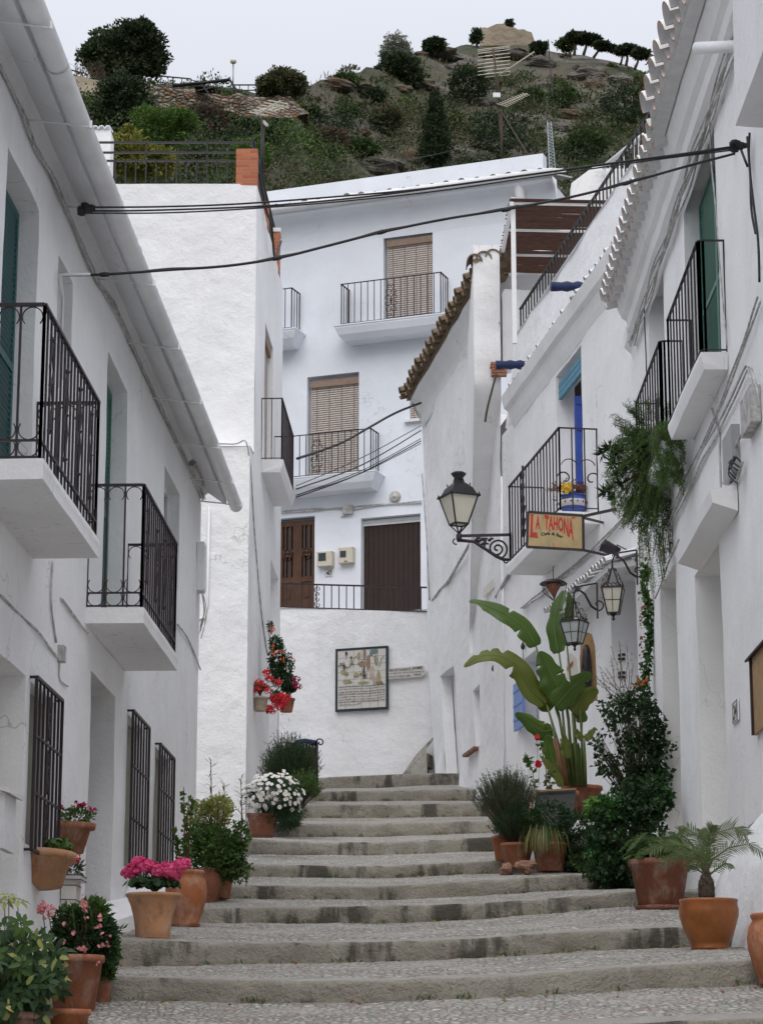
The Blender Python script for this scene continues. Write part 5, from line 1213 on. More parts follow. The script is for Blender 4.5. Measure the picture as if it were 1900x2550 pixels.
multi('bush', 'bright green shrub above the left roof railing', [(400, 320, 150, 100, 1800), (450, 300, 90, 70, 900), (360, 290, 70, 60, 500)], 'h_brt', 'bush', Y=84, L=.4)
multi('bush', 'yellow green loquat shrub behind the left roof railing', [(330, 395, 150, 100, 1500), (280, 370, 100, 70, 900), (390, 400, 100, 80, 900), (320, 335, 50, 40, 300)], 'h_yel', 'bush', Y=66, L=.55)
multi('tree', 'olive tree on the skyline right of the far street lamp', [(700, 205, 100, 75, 1900), (665, 215, 60, 55, 900), (735, 210, 65, 70, 900)], 'h_olive', Y=128, L=.38, trunk=[((705, 260), (705, 200), 5)])
multi('tree', 'pale feathery tree with thin crown on the ridge', [(985, 110, 60, 70, 520), (970, 130, 55, 55, 300), (1005, 125, 50, 55, 300)], 'h_grey', Y=182, L=.3, trunk=[((985, 190), (985, 100), 3), ((985, 150), (965, 110), 2), ((985, 150), (1008, 105), 2)])
multi('tree', 'dark green bushy tree under the pale feathery tree', [(990, 165, 95, 80, 1800), (960, 200, 80, 60, 1200), (1020, 195, 70, 60, 1000)], 'h_dark', Y=178, L=.45)
multi('tree', 'small round dark pine standing on the ridge left of the ruin', [(1083, 112, 56, 34, 900), (1065, 112, 24, 24, 200)], 'h_dark', Y=198, L=.4, trunk=[((1083, 135), (1083, 112), 2.5)])
multi('tree', 'small upright pine touching the left end of the ruined castle', [(1188, 88, 26, 40, 350), (1180, 95, 20, 20, 150)], 'h_dark', Y=208, L=.35, trunk=[((1188, 115), (1188, 80), 2)])
multi('bush', 'small bush growing on top of the ruined castle', [(1268, 57, 22, 18, 220)], 'h_dark', 'bush', Y=214, L=.3)
for k, (lobes, tr, lab) in enumerate((([(1440, 94, 60, 20, 900), (1425, 90, 34, 16, 350), (1472, 98, 52, 20, 600)], [((1430, 136), (1428, 96), 4.5), ((1453, 135), (1460, 98), 4.5)], 'largest umbrella pine nearest the ruined castle'),
        ([(1500, 113, 42, 18, 650), (1524, 120, 28, 14, 300)], [((1478, 142), (1494, 112), 4.2)], 'umbrella pine leaning on the largest one'),
        ([(1562, 122, 52, 20, 800), (1546, 128, 28, 16, 300)], [((1559, 162), (1560, 124), 4.2), ((1545, 160), (1548, 130), 3.5)], 'umbrella pine alone in the middle of the skyline row'),
        ([(1597, 134, 46, 22, 700)], [((1580, 172), (1590, 136), 4.2)], 'umbrella pine drooping down the right slope'),
        ([(1640, 150, 50, 18, 600), (1665, 154, 30, 14, 250)], [((1625, 182), (1634, 152), 4.2)], 'umbrella pine partly hidden by the tiled eave'))):
    multi('pine_tree', lab, lobes, 'h_dark', 'pine tree', Y=206-k*1.5, L=.36, group='umbrella pines on the skyline', trunk=tr)
multi('cypress_tree', 'tall dark conical cypress in the middle of the hillside', [(1085, 370, 84, 110, 2200), (1085, 320, 66, 110, 1600), (1085, 275, 42, 80, 900), (1083, 245, 22, 50, 350)], 'h_dark', Y=110, L=.35, trunk=[((1085, 430), (1085, 300), 4)])
for px, py, w, h, mt, lab in ((620, 390, 120, 90, 'h_brt', 'bright green bush right of the brick pillar'), (770, 285, 75, 45, 'h_dark', 'dark round bush left of the hillside terraces'), (930, 240, 70, 50, 'h_dark', 'dark bush below the ridge trees'),
        (1165, 205, 120, 90, 'h_dark', 'dark spreading bush under the ruin rocks'), (1240, 330, 160, 130, 'h_dark', 'large dark bush behind the tall antenna mast'), (1560, 260, 150, 120, 'h_dark', 'large dark bush beside the tiled eave'),
        (1400, 240, 70, 50, 'h_mid', 'green bush near the thin black mast'), (960, 300, 90, 60, 'h_olive', 'olive bush in the middle of the slope'), (870, 280, 60, 36, 'h_mid', 'green bush on the upper terraces'), (1460, 360, 130, 70, 'h_mid', 'green bush above the terrace railing'),
        (900, 370, 90, 50, 'h_mid', 'green bush on the grey rocks'), (1120, 300, 60, 60, 'h_mid', 'green bush right of the cypress'), (1320, 240, 70, 44, 'h_mid', 'low bush below the ruin'), (500, 400, 110, 70, 'h_dark', 'dark bush behind the roof railing end'), (1200, 395, 60, 30, 'h_grey', 'pale grey plant at the foot of the antenna mast'),
        (1410, 110, 50, 30, 'h_mid', 'bush left of the first umbrella pine'), (1340, 118, 40, 30, 'h_dark', 'bush at the right end of the ruin'), (520, 300, 120, 80, 'h_brown', 'brown leafless thicket under the stone wall'), (820, 350, 110, 70, 'h_brown', 'brown thicket in the middle of the slope'), (860, 200, 80, 30, 'h_mid', 'low green bush on the ridge path')):
    hbush('bush', lab, px, py, w, h, mt, 900 if w > 80 else 450, .42)
# rocks
def rock(px, py, w, h, lab, Y=None, mt='rock', seed=0):
    q = hill_at(px, py) if Y is None else P(px, py, Y); k = mpp(q.y); c = P(px, py, q.y-.2); V = []; nu, nv = 22, 14
    for i in range(nv+1):
        for j in range(nu):
            th = math.pi*i/nv; ph = 2*math.pi*j/nu; d = Vector((math.sin(th)*math.cos(ph), math.sin(th)*math.sin(ph), math.cos(th)))
            r = 1+.35*noise.noise(d*1.6+Vector((px, py, 0))*.1)+.28*(noise.voronoi(d*2.2+Vector((px, 0, 0)))[0][0]-.5)+.1*noise.noise(d*6+Vector((px, 0, 0)))
            V.append(c+Vector((d.x*w*k*.5*r, d.y*w*k*.35*r, d.z*h*k*.5*r)))
    m = MB(); m.add(V, [(i*nu+j, (i+1)*nu+j, (i+1)*nu+(j+1) % nu, i*nu+(j+1) % nu) for i in range(nv) for j in range(nu)], False); m.build('rock', mt, label=lab, cat='rock', group='rock outcrops')
for a in ROCKS: rock(*a)
# ruined castle
m = MB(); Yk = 213.0; pts = [(1194, 112), (1194, 72), (1204, 66), (1214, 68), (1222, 64), (1236, 58), (1256, 57), (1262, 64), (1284, 68), (1290, 72), (1304, 71), (1311, 75), (1324, 79), (1325, 112)]
V = [P(a, b_, Yk) for a, b_ in pts]; m.prism(V, (1, 5, 0)); q = P(1325, 90, Yk); m.build('ruined_castle', 'castle', label='ochre ruined castle walls on top of the hill', cat='castle')
# dry stone terrace wall, path wall, fences
def ribbon(name, mat, top, bot, Y0, Y1, th, lab, cat, amp=.25):
    m = MB(); V = []; n = 60; ny = 8
    x0, x1 = top[0][0], top[-1][0]
    for i in range(n+1):
        px = x0+(x1-x0)*i/n; yt = float(np.interp(px, *zip(*top))); yb = float(np.interp(px, *zip(*bot))); Y = Y0+(Y1-Y0)*i/n
        for j in range(ny+1):
            q = P(px, yb+(yt-yb)*j/ny, Y); q.y += .3*(j/ny); V.append(q+Vector((nz(q, .8), nz(q, .9, 3)*1.5, nz(q, 1.2, 8)*(1.3 if j == ny else .4)))*amp)
        V.append(V[-1]+Vector((0, th, .0)))
    w = ny+2; m.add(V, [(i*w+j, (i+1)*w+j, (i+1)*w+j+1, i*w+j+1) for i in range(n) for j in range(w-1)], False); return m.build(name, mat, label=lab, cat=cat)
ribbon('stone_wall', 'drystone', [(365, 207), (430, 212), (520, 225), (580, 228), (690, 228), (730, 245), (765, 275)], [(365, 300), (430, 290), (480, 260), (560, 270), (620, 290), (700, 290), (765, 285)], 112, 116, 2, 'dry stone terrace wall below the skyline on the left', 'stone wall')
ribbon('stone_wall', 'castle', [(172, 182), (240, 192), (375, 205)], [(172, 235), (240, 240), (375, 250)], 114, 113, 1, 'weathered path wall behind the left skyline tree', 'stone wall', .1)
def fence(pts, Y, h, lab, sp=.9):
    m = MB(); P3 = [P(a, b_, Y) for a, b_ in pts]
    for a, b_ in zip(P3[:-1], P3[1:]):
        L = (b_-a).length; k = max(1, int(L/sp)); m.bar(a+UP*h, b_+UP*h, .06); m.bar(a+UP*.1, b_+UP*.1, .05)
        for i in range(k+1): q = a.lerp(b_, i/k); m.bar(q, q+UP*h, .045)
    m.build('fence', 'iron_dk', label=lab, cat='fence')
fence([(400, 208), (430, 211), (475, 215)], 117, .45, 'thin railing on the stone terrace right of the big tree', .35)
fence([(575, 228), (640, 228)], 117, .4, 'thin railing between the far lamp and the olive tree', .35)
fence([(175, 188), (205, 196)], 117, .35, 'short railing piece left of the big skyline tree', .35)
m = MB(); A_ = P(420, 218, 112); m.tube([P(430, 212, 112), P(500, 205, 112), P(572, 197, 112)], [.10, .09, .09], 5); m.tube([P(572, 197, 112), P(590, 225, 112)], .07, 4); m.tube([P(500, 205, 112), P(520, 232, 112)], .05, 4); m.obox(P(485, 213, 112.5), Vector((1.1, .4, .08)), Vector((0, .8, 0)), UP*.08); m.tube([P(490, 225, 112), P(535, 215, 112), P(540, 232, 112)], .04, 4)
m.build('collapsed_awning', 'iron_dk', label='collapsed dark awning frame on the stone terrace', cat='awning')
lp = thing('street_lamp', 'small globe street lamp on a thin pole on the far left skyline', 'street lamp', P(581, 226, 118)); m = MB(); a, b_ = P(580, 226, 118), P(581, 156, 118); m.tube([a, b_], .035, 6); m.build('pole', 'grey', lp)
m = MB(); m.lathe(b_-UP*.05, [(.04, 0), (.16, .08), (.17, .2), (.08, .3), (.001, .32)], 12); m.build('lamp_head', 'opal', lp)
# bare branches left of the skyline tree
m = MB(); random.seed(3)
for k in range(26):
    a = P(random.uniform(175, 260), 215, 116); e = a+Vector((random.uniform(-1, 1), 0, random.uniform(.8, 1.6))); m.tube([a, a.lerp(e, .5)+Vector((random.uniform(-.3, .3), 0, 0)), e], [.03, .02, .008], 3)
    for q in range(3): b_ = a.lerp(e, random.uniform(.4, .9)); m.tube([b_, b_+Vector((random.uniform(-.5, .5), 0, random.uniform(.1, .5)))], [.012, .005], 3)
m.build('bare_shrub', 'bark', label='leafless grey shrubs on the left skyline', cat='shrub')
# masts and aerials
def yagi(m, a, b_, nel, L0, L1, up=None, r=.012):
    m.tube([a, b_], r*1.6, 5); t = (b_-a).normalized(); sd = t.cross(up or UP).normalized()
    for i in range(nel): q = a.lerp(b_, (i+.5)/nel); L = L0+(L1-L0)*i/nel; m.tube([q-sd*L, q+sd*L], r, 4)
am = thing('aerial_mast', 'tall television aerial mast with two aerials on the house facing the street', 'aerial', P(1250, 390, 55))
m = MB(); b0, t0 = P(1250, 395, 55), P(1229, 110, 55); md = P(1243, 270, 55); m.tube([P(1250, 400, 55), P(1247, 270, 55)], .035, 6); m.tube([P(1247, 275, 55), P(1228, 120, 55)], .028, 6); m.tube([P(1229, 170, 55), P(1252, 395, 55)], .012, 4); m.tube([P(1243, 268, 55), P(1312, 380, 54)], .016, 4); m.build('mast', 'bark', am)
m = MB(); sd = Vector((1, -.3, 0)).normalized()
for i in range(8): c = P(1229, 118+i*9, 55); m.tube([c-sd*.40, c+sd*.42], .010, 4)
for i in range(7): c = P(1229, 124+i*9, 55)+Vector((.1, .3, 0)); m.tube([c-sd*.30+UP*.03, c+sd*.32+UP*.02], .008, 4)
c = P(1229, 118, 55); m.tube([c-sd*.4, c-sd*.4-UP*.04, c+sd*.4-UP*.04, c+sd*.4], .008, 4); m.tube([P(1240, 188, 55), P(1330, 128, 54)], .018, 5); m.build('grid_aerial', 'beige', am)
m = MB(); yagi(m, P(1248, 262, 55), P(1312, 232, 54.2), 11, .16, .10); m.build('yagi_aerial', 'beige', am)
m = MB(); c = P(1237, 234, 54.9); m.obox(c-Vector((.09, 0, .06)), Vector((.18, 0, 0)), Vector((0, .08, 0)), UP*.11); m.build('amplifier_box', 'paint', am)
am = thing('aerial_mast', 'white yagi aerial on a dark pole behind the brick pillar', 'aerial', P(652, 460, 43)); m = MB(); m.tube([P(652, 470, 43), P(655, 290, 43)], .035, 6); m.build('mast', 'iron_dk', am)
m = MB(); yagi(m, P(640, 285, 43), P(698, 250, 42), 6, .20, .2); m.tube([P(655, 300, 43), P(666, 312, 42.9)], .03, 4)
yagi(m, P(660, 275, 43.2), P(705, 262, 42), 4, .16, .16); m.build('yagi_aerial', 'beige', am)
m = MB(); b0, t0 = P(1376, 470, 60), P(1366, 302, 60)   # lattice mast
for i in range(3):
    q = 2*math.pi*i/3; dv = Vector((math.cos(q), math.sin(q), 0)); m.tube([b0+dv*.12, t0+dv*.07], .012, 4)
k = 22
for i in range(k):
    a = b0.lerp(t0, i/k); c = b0.lerp(t0, (i+1)/k); r0, r1 = .12-.05*i/k, .12-.05*(i+1)/k
    for j in range(3):
        q0, q1 = 2*math.pi*j/3, 2*math.pi*(j+1)/3; m.tube([a+Vector((math.cos(q0), math.sin(q0), 0))*r0, a+Vector((math.cos(q1), math.sin(q1), 0))*r0], .008, 3); m.tube([a+Vector((math.cos(q0), math.sin(q0), 0))*r0, c+Vector((math.cos(q1), math.sin(q1), 0))*r1], .006, 3)
m.build('lattice_mast', 'galv', label='slim galvanised lattice mast behind the white parapet', cat='mast')
m = MB(); m.tube([P(1365, 97, 80), P(1376, 236, 80)], .025, 4); m.tube([P(1330, 153, 80), P(1396, 162, 80)], .012, 4); m.build('whip_aerial', 'iron_dk', label='thin black whip aerial with one cross bar against the hill', cat='aerial')
m = MB(); q = P(247, 318, 39.5)
for k in range(4): barrel(m, q+Vector((-.18+.11*k, 0, 0)), Vector((0, 1, .2)), .055, .055, .4, UP)
m.obox(q+Vector((-.3, .05, -.9)), Vector((.5, 0, 0)), Vector((0, .5, 0)), UP*.88); m.build('chimney', 'wall', label='white chimney with tiled cap peeking past the left gutter', cat='chimney')
# wires across the hillside
m = MB(); cable(m, [P(655, 433, 45), P(900, 415, 50), P(1100, 380, 54), P(1250, 340, 55)], .010, 4); m.build('aerial_wire', 'iron_dk', label='thin slack wire across the hillside between the two aerial masts', cat='wire')
random.seed(21)
# ================================================================ overhead cables
def over(lab, pts, r, mt='cable', seed=0, clips=None, group=None):
    m = MB(); cable(m, pts, r, 6, 8, .004, seed)
    if clips:
        for f in clips: a = Vector(pts[f]); m.lathe(a, [(.02, -.04), (.024, 0), (.02, .04)], 6, 0, ax=(pts[min(f+1, len(pts)-1)]-pts[f-1]).normalized())
    return m.build('overhead_cable', mt, label=lab, cat='cable', group=group)
a0 = PL1.hit(205, 522, .12); b0 = PL6.hit(1850, 366, .1)
def line(pxs, Ya, Yb): n = len(pxs)-1; return [P(x, y, Ya+(Yb-Ya)*(x-pxs[0][0])/(pxs[-1][0]-pxs[0][0])) for x, y in pxs]
Ya, Yb = 18.9, b0.y
for k, (pp, lab) in enumerate((([(210, 516), (400, 514), (620, 505), (850, 488), (1060, 468), (1300, 436), (1500, 408), (1700, 382), (1850, 360)], 'upper strand of the triple overhead cable crossing the street'),
     ([(210, 524), (400, 522), (640, 513), (880, 492), (1100, 464), (1350, 430), (1560, 402), (1720, 382), (1850, 366)], 'middle strand of the triple overhead cable crossing the street'),
     ([(210, 530), (400, 529), (600, 520), (850, 500), (1080, 476), (1300, 444), (1500, 416), (1700, 388), (1850, 370)], 'lowest strand of the triple overhead cable crossing the street'))):
    over(lab, line(pp, Ya, Yb), .0085 if k < 2 else .007, seed=k, group='strands of the upper overhead cable')
m = MB()
for c, s in ((P(212, 522, Ya), 1), (P(1838, 364, Yb), 1.1)):
    for q in range(9): d = Vector((random.uniform(-.05, .05), random.uniform(-.03, .03), random.uniform(-.035, .035)))*s; m.lathe(c+d-UP*.03, [(.001, 0), (.035*s, .015), (.035*s, .045), (.001, .06)], 7)
    m.build('cable_clamp', 'cable', label='black cable clamp on the left house wall where three cables end' if c.x < 0 else 'black cable clamp at the upper right where the overhead cables end', cat='clamp'); m = MB()
for k in range(4): cable(m, [P(208, 522, Ya)+UP*(.02*k-.03), P(196+3*k, 512+4*k, 19.5)], .008, 4)
m.build('cable_tail', 'cable', label='short black cable tails behind the left clamp', cat='cable')
pp = [(150, 684), (260, 683), (420, 672), (560, 662), (690, 642), (820, 610), (950, 577), (1100, 546), (1260, 521), (1420, 490), (1560, 455), (1720, 410), (1880, 368)]
ya = PL1.hit(150, 684).y; over('thick single overhead cable sagging from the left wall to the upper right clamp', line(pp, ya, 21.5), .0125, clips=[1, 4, 6, 8, 10])
over('thin strand twisted round the thick single overhead cable', line([(x, y-4+3*(i % 2)*2) for i, (x, y) in enumerate(pp)], ya, 21.5), .006)
pp = [(740, 1142), (800, 1122), (860, 1098), (930, 1058), (985, 1028), (1048, 1003)]
over('black twisted cable from the side balcony up to the old tiled eave', line(pp, 39.8, 46.5), .024, clips=[1, 2, 3, 4])
for k, (pp, lab) in enumerate((([(738, 1218), (900, 1158), (1048, 1072)], 'uppermost of the thin cables under the straw blind balcony'), ([(738, 1233), (900, 1172), (1048, 1092)], 'second of the thin cables under the straw blind balcony'), ([(738, 1238), (890, 1182), (1048, 1098)], 'third of the thin cables under the straw blind balcony'), ([(738, 1210), (900, 1140), (1048, 1060)], 'faint highest wire under the straw blind balcony'), ([(742, 1232), (900, 1178), (1048, 1104)], 'lowest of the thin cables under the straw blind balcony'))):
    over(lab, line(pp, 39.8, 46.5), .012 if k in (0, 2) else .008, seed=k, group='thin cables between the side balcony and the old house')
over('black cable loop hanging down from the roof railing corner', [P(645, 430, 36.9), P(662, 520, 37.6), P(676, 560, 38.2), P(684, 640, 39), P(700, 600, 40)], .02)
over('black cable running from the clamp down the near right wall', [PL6.hit(1845, 372, .06), PL6.hit(1856, 400, .06), PL6.hit(1862, 415, .04)], .012)

# ================================================================ street lantern
Yl = 39.2
def lantern_big():
    t = thing('street_lantern', 'large black street lantern with cream glass on a scrolled wall bracket', 'street lantern', P(1143, 1335, Yl)); k = mpp(Yl)
    c = P(1143, 1332, Yl); up = UP; rot = R(24)
    def sq(r, z): return [c+Vector((math.cos(rot+math.pi/4+i*math.pi/2)*r, math.sin(rot+math.pi/4+i*math.pi/2)*r, z)) for i in range(4)]
    zb, zt, rb, rt = .18, .66, .165, .345
    m = MB(); b_, t_ = sq(rb, zb), sq(rt, zt)
    for i in range(4): m.quad(b_[i]*1, b_[(i+1) % 4], t_[(i+1) % 4], t_[i])
    m.add(b_, [(0, 1, 2, 3)]); m.build('glass', 'opal', t)
    m = MB()
    for i in range(4):
        m.bar(b_[i], t_[i], .028); m.bar(b_[i], b_[(i+1) % 4], .028); m.bar(t_[i], t_[(i+1) % 4], .035); m.bar(b_[i], c+UP*.02, .02)
    m.build('frame', 'iron_dk', t)
    m = MB(); pr = [(.375, .64), (.375, .665), (.30, .70), (.24, .80), (.16, .86), (.10, .90), (.085, .96)]
    L = [sq(r*1.04, z) for r, z in pr]
    for a, b2 in zip(L[:-1], L[1:]):
        for i in range(4): m.quad(a[i], a[(i+1) % 4], b2[(i+1) % 4], b2[i])
    m.lathe(c, [(.085, .94), (.075, .98), (.12, 1.03), (.13, 1.055), (.09, 1.08), (.001, 1.09)], 16)
    for q in sq(.36, .66): m.lathe(q, [(.012, 0), (.015, .03), (.001, .06)], 6)
    for q in sq(.20, .84): m.lathe(q, [(.010, 0), (.012, .03), (.001, .05)], 6)
    m.build('roof', 'iron_dk', t)
    m = MB(); w = P(1268, 1335, Yl); t0 = P(1143, 1338, Yl); dx = (w-t0); dxn = dx.normalized(); Lb = dx.length
    m.obox(t0-UP*.0-Vector((0, .02, 0)), dx, Vector((0, .04, 0)), UP*.045); m.lathe(c-UP*.12, [(.03, 0), (.05, .04), (.05, .12), (.03, .15)], 8)
    m.obox(w-Vector((0, .03, .44)), dxn*.03, Vector((0, .06, 0)), UP*.50)
    cc = t0+dxn*Lb*.76-UP*.21
    m.tube(spiral(cc, dxn, UP, .175, .02, -1.2, 11.2, 56), [.018]*57, 5)
    m.tube([t0-UP*.05, t0+dxn*.25-UP*.08, t0+dxn*.45-UP*.22, t0+dxn*.62-UP*.34, t0+dxn*.74-UP*.40, w-UP*.40], [.03, .028, .028, .03, .03, .02], 6)
    for a, b2 in (((.30, -.10), (.48, -.03)), ((.36, -.14), (.50, -.13)), ((.26, -.08), (.36, -.02)), ((.45, -.02), (.42, -.20)), ((.50, -.08), (.58, -.04))): m.tube([t0+dxn*a[0]+UP*a[1], t0+dxn*(a[0]+b2[0])/2+UP*((a[1]+b2[1])/2+.03), t0+dxn*b2[0]+UP*b2[1]], [.02, .026, .012], 5)
    for f in (.3, .42, .5): m.lathe(t0+dxn*f-UP*.06, [(.001, -.03), (.032, 0), (.001, .03)], 8)
    m.tube(arcpts(t0-dxn*.05-UP*.07, dxn, UP, .05, math.pi*.6, math.pi*1.6, 8), .012, 5)
    m.tube(arcpts(w-dxn*.06-UP*.42, dxn, UP, .035, math.pi, math.pi*2, 8), .012, 5); m.build('bracket', 'iron', t)
lantern_big()
# ================================================================ hanging café sign
Ys = 32.2; sg = thing('hanging_sign', 'yellow wooden hanging café sign with red lettering in a black iron frame', 'sign', P(1383, 1370, Ys))
c00, c10, c11, c01 = P(1312, 1362, Ys+.25), P(1453, 1370, Ys), P(1452, 1284, Ys), P(1315, 1275, Ys+.25)
def sp_(u, v, off=0): q = c00.lerp(c10, u).lerp(c01.lerp(c11, u), v); return q+Vector((-.33, -.94, 0))*off
m = MB(); m.prism([sp_(.02, .02, -.01), sp_(.98, .02, -.01), sp_(.98, .98, -.01), sp_(.02, .98, -.01)], Vector((-.33, -.94, 0))*.02)
M['signboard'], tt, bb = node_mat('painted sign board'); v = coords(tt); c = mixc(tt, ns(tt, v, 6, 5, .6, .3, .7), (.44, .33, .16), (.33, .25, .12)); c = mixc(tt, ns(tt, coords(tt, (14, 14, 2.5)), 1.3, 4, .6, .60, .72), c, (.12, .13, .08)); c = mixc(tt, ns(tt, v, 3.1, 3, .6, .55, .75), c, (.50, .24, .08)); tt.links.new(c, bb.inputs['Base Color']); bb.inputs['Roughness'].default_value = .6
M['signred'] = simple('sign red paint', (.50, .03, .02), .5, var=.3)
m.build('board', 'signboard', sg)
m = MB(); cs = [sp_(0, 0), sp_(1, 0), sp_(1, 1), sp_(0, 1)]
for i in range(4): m.bar(cs[i], cs[(i+1) % 4], .034)
w1, w2, w3 = P(1533, 1268, 31.6), P(1503, 1302, 33.0), P(1535, 1388, 31.6)
m.bar(cs[2]-UP*.01, w1, .035); m.bar(cs[2]-UP*.03, w2, .03); m.bar(cs[1], w3, .035); m.build('frame', 'iron', sg)
m = MB()
def leg(u): return .30*max(0, (u-.42)/.58)**1.5
def f_l(u, v): return sp_(.055+.13*u, .30+.62*v, .014)
def f_a(u, v): return sp_(.145+.085*u, .52+.40*v, .014)
lettering(m, 'L', f_l, .03); lettering(m, 'A', f_a, .03)
def f_t(u, v): lo = .52-.28*max(0, (u-.45)/.55)**1.3; return sp_(.31+.52*u, lo+(.93-.03*u-lo)*v, .014)
lettering(m, 'TAHONA', f_t, .035)
for u in (.045, .30, .80): m.prism([sp_(u, .90, .013), sp_(u+.06, .90, .013), sp_(u+.06, .94, .013), sp_(u, .94, .013)], Vector((-.33, -.94, 0))*.002)
m.prism([sp_(.04, .29, .013), sp_(.20, .27, .013), sp_(.19, .33, .013), sp_(.05, .33, .013)], Vector((-.33, -.94, 0))*.002)
m.build('lettering', 'signred', sg)
m = MB(); lettering(m, 'Cafe & Bar', lambda u, v: sp_(.25+.40*u, .33+.09*v+.06*math.sin(math.pi*min(1, u*1.05))-.03*u, .014), .03, 0, .1); e_ = sp_(.395, .485, .014); m.bar(e_, e_+Vector((.02, 0, .02)), .008)
m.build('small_lettering', 'brown', sg)
m = MB(); c = P(1522, 1368, 31.4); ax = Vector((-.8, .2, .45)).normalized(); m.lathe(c-ax*.12, [(.001, 0), (.07, .01), (.085, .22), (.095, .25), (.08, .25), (.06, .20), (.001, .19)], 16, 0, ax=ax); q = P(1562, 1385, 31.2)
m.tube([c-ax*.1, c+UP*.06+Vector((.08, 0, 0)), P(1562, 1370, 31.2), q, P(1530, 1380, 31.3)], .009, 5); m.build('spotlight', 'iron', label='small black spotlight clamped right of the hanging sign', cat='spotlight')
# ================================================================ wrought lanterns by the café door
def small_lantern(lab, px, py, w, hgt, Y, glass, wallpx, rot=.5, bulb=True, name='wall_lantern'):
    k = mpp(Y); c = P(px, py, Y); rt = w*k*.5; rb = rt*.55; H = hgt*k; t = thing(name, lab, 'lantern', c-UP*H, 'wrought lanterns at the café door')
    def sq(r, z): return [c+Vector((math.cos(rot+i*math.pi/2)*r*1.2, math.sin(rot+i*math.pi/2)*r*1.2, z)) for i in range(4)]
    T, B = sq(rt, 0), sq(rb, -H); m = MB()
    for i in range(4): m.quad(B[i], B[(i+1) % 4], T[(i+1) % 4], T[i])
    m.add(B, [(0, 1, 2, 3)]); m.build('glass', glass, t); m = MB()
    for i in range(4):
        j = (i+1) % 4; m.bar(B[i], T[i], .018); m.bar(B[i], B[j], .016); m.bar(T[i], T[j], .020)
        m.bar(T[i].lerp(T[j], .5), B[i].lerp(B[j], .5), .008); m.bar(T[i].lerp(B[i], .5), T[j].lerp(B[j], .5), .008)
        m.tube([T[i], T[i].lerp(c, .45)+UP*.06, c+UP*.30], .008, 4)
        for f in (.15, .35, .55, .75): q = T[i].lerp(T[j], f); m.tube(spiral(q+UP*.03, (T[j]-T[i]).normalized(), UP, .030, .01, 0, 5, 8), .006, 3)
        for f in (.2, .45, .7): q = T[i].lerp(c+UP*.3, f); m.tube(spiral(q+UP*.03, (c-T[i]).normalized(), UP, .028, .01, 0, 5, 8), .006, 3)
    m.lathe(c-UP*(H+.10), [(.001, 0), (.02, .02), (.012, .05), (.03, .08), (rb*.6, .10)], 8); m.build('frame', 'iron', t)
    m = MB(); tp = c+UP*.42; wq = P(*wallpx, Y-.15); m.tube([c+UP*.28, tp-UP*.05, tp+Vector((.04, 0, .04)), tp+Vector((.12, 0, .06)), Vector((wq.x, wq.y, tp.z+.06))], .012, 5)
    c2 = Vector(((tp.x+wq.x)/2, tp.y, tp.z-.05)); m.tube(spiral(c2+Vector((-.10, 0, .06)), Vector((1, 0, 0)), UP, .05, .015, 3.1, -2.5, 12), .012, 4); m.tube([c2+Vector((-.13, 0, .10)), c2, c2+Vector((.08, 0, -.16)), c2+Vector((.17, 0, -.22))], .016, 5); m.tube(spiral(c2+Vector((.17, 0, -.14)), Vector((1, 0, 0)), UP, .08, .02, -1.6, 4, 14), .013, 4)
    m.bar(Vector((wq.x, wq.y, tp.z+.06)), Vector((wq.x, wq.y, tp.z-.40)), .022); m.build('bracket', 'iron', t)
    return t
small_lantern('wrought lantern with amber glass hanging highest beside the café door', 1526, 1466, 64, 66, 30.6, 'opal', (1586, 1400), .6)
small_lantern('wrought lantern with clear glass in front of the big leaves', 1430, 1550, 66, 56, 30.3, 'pane', (1487, 1490), .25)
t = thing('hanging_lamp', 'brown hat shaped hanging lamp under the café balcony', 'lamp', P(1377, 1500, 34)); c = P(1378, 1452, 34)
m = MB(); m.lathe(c, [(.001, .05), (.10, .045), (.19, .0), (.20, -.02), (.18, -.01), (.09, .03), (.001, .035)], 20); m.build('shade', 'iron', t)
m = MB(); m.lathe(c-UP*.24, [(.001, 0), (.02, .05), (.05, .10), (.10, .18), (.11, .24)], 14); m.build('globe', 'tc_br', t)
m = MB(); m.tube([c+UP*.05, c+UP*.25], .008, 4)
for a in range(5): q = a*1.257; d = Vector((math.cos(q), math.sin(q), 0)); m.tube([c+d*.19, c+d*.17-UP*.12, c+d*.05-UP*.22, c-UP*.26], .007, 4)
m.build('wire_cage', 'iron', t)
# small tiled porch over the café door and things on the door side
pt_ = thing('porch_roof', 'small tiled porch roof over the café door', 'porch roof', P(1500, 1480, 31.6))
m = MB(); s0, s1 = 30.9, 34.6; zt_ = PL5.z(1560, 1420); 
m.obox(PL5.pt(s0, zt_-.10, 0), PL5.d*(s1-s0), PL5.n*.42-UP*.06, UP*.08); m.build('slab', 'wall_grey', pt_); m = MB(); a = s0
while a < s1: barrel(m, PL5.pt(a, zt_-.08+random.uniform(-.01, .02), .50), -PL5.n+UP*.3, .075, .085, .5, UP, 0, 1, th=.015, n=6); a += .17
m.build('tiles', ['wall_old', 'rooftile'], pt_)
m = MB(); q = P(1572, 1350, 31.0); m.obox(q-UP*.18, Vector((.14, 0, 0)), Vector((0, .12, 0)), UP*.30); m.build('speaker_box', 'paint', label='small white box above the higher wrought lantern', cat='box')
fl = thing('wooden_panel', 'light wooden arched panel with a dark iron figure beside the café door', 'wood panel', P(1462, 1740, 32.6)); Yp = 32.6
m = MB(); pl_ = [(1448, 1745), (1444, 1640), (1448, 1590), (1460, 1574), (1474, 1580), (1482, 1610), (1488, 1745)]; m.prism([P(a, b_, Yp) for a, b_ in pl_], (0, .05, 0)); m.build('board', 'woodlight', fl)
m = MB(); V = []
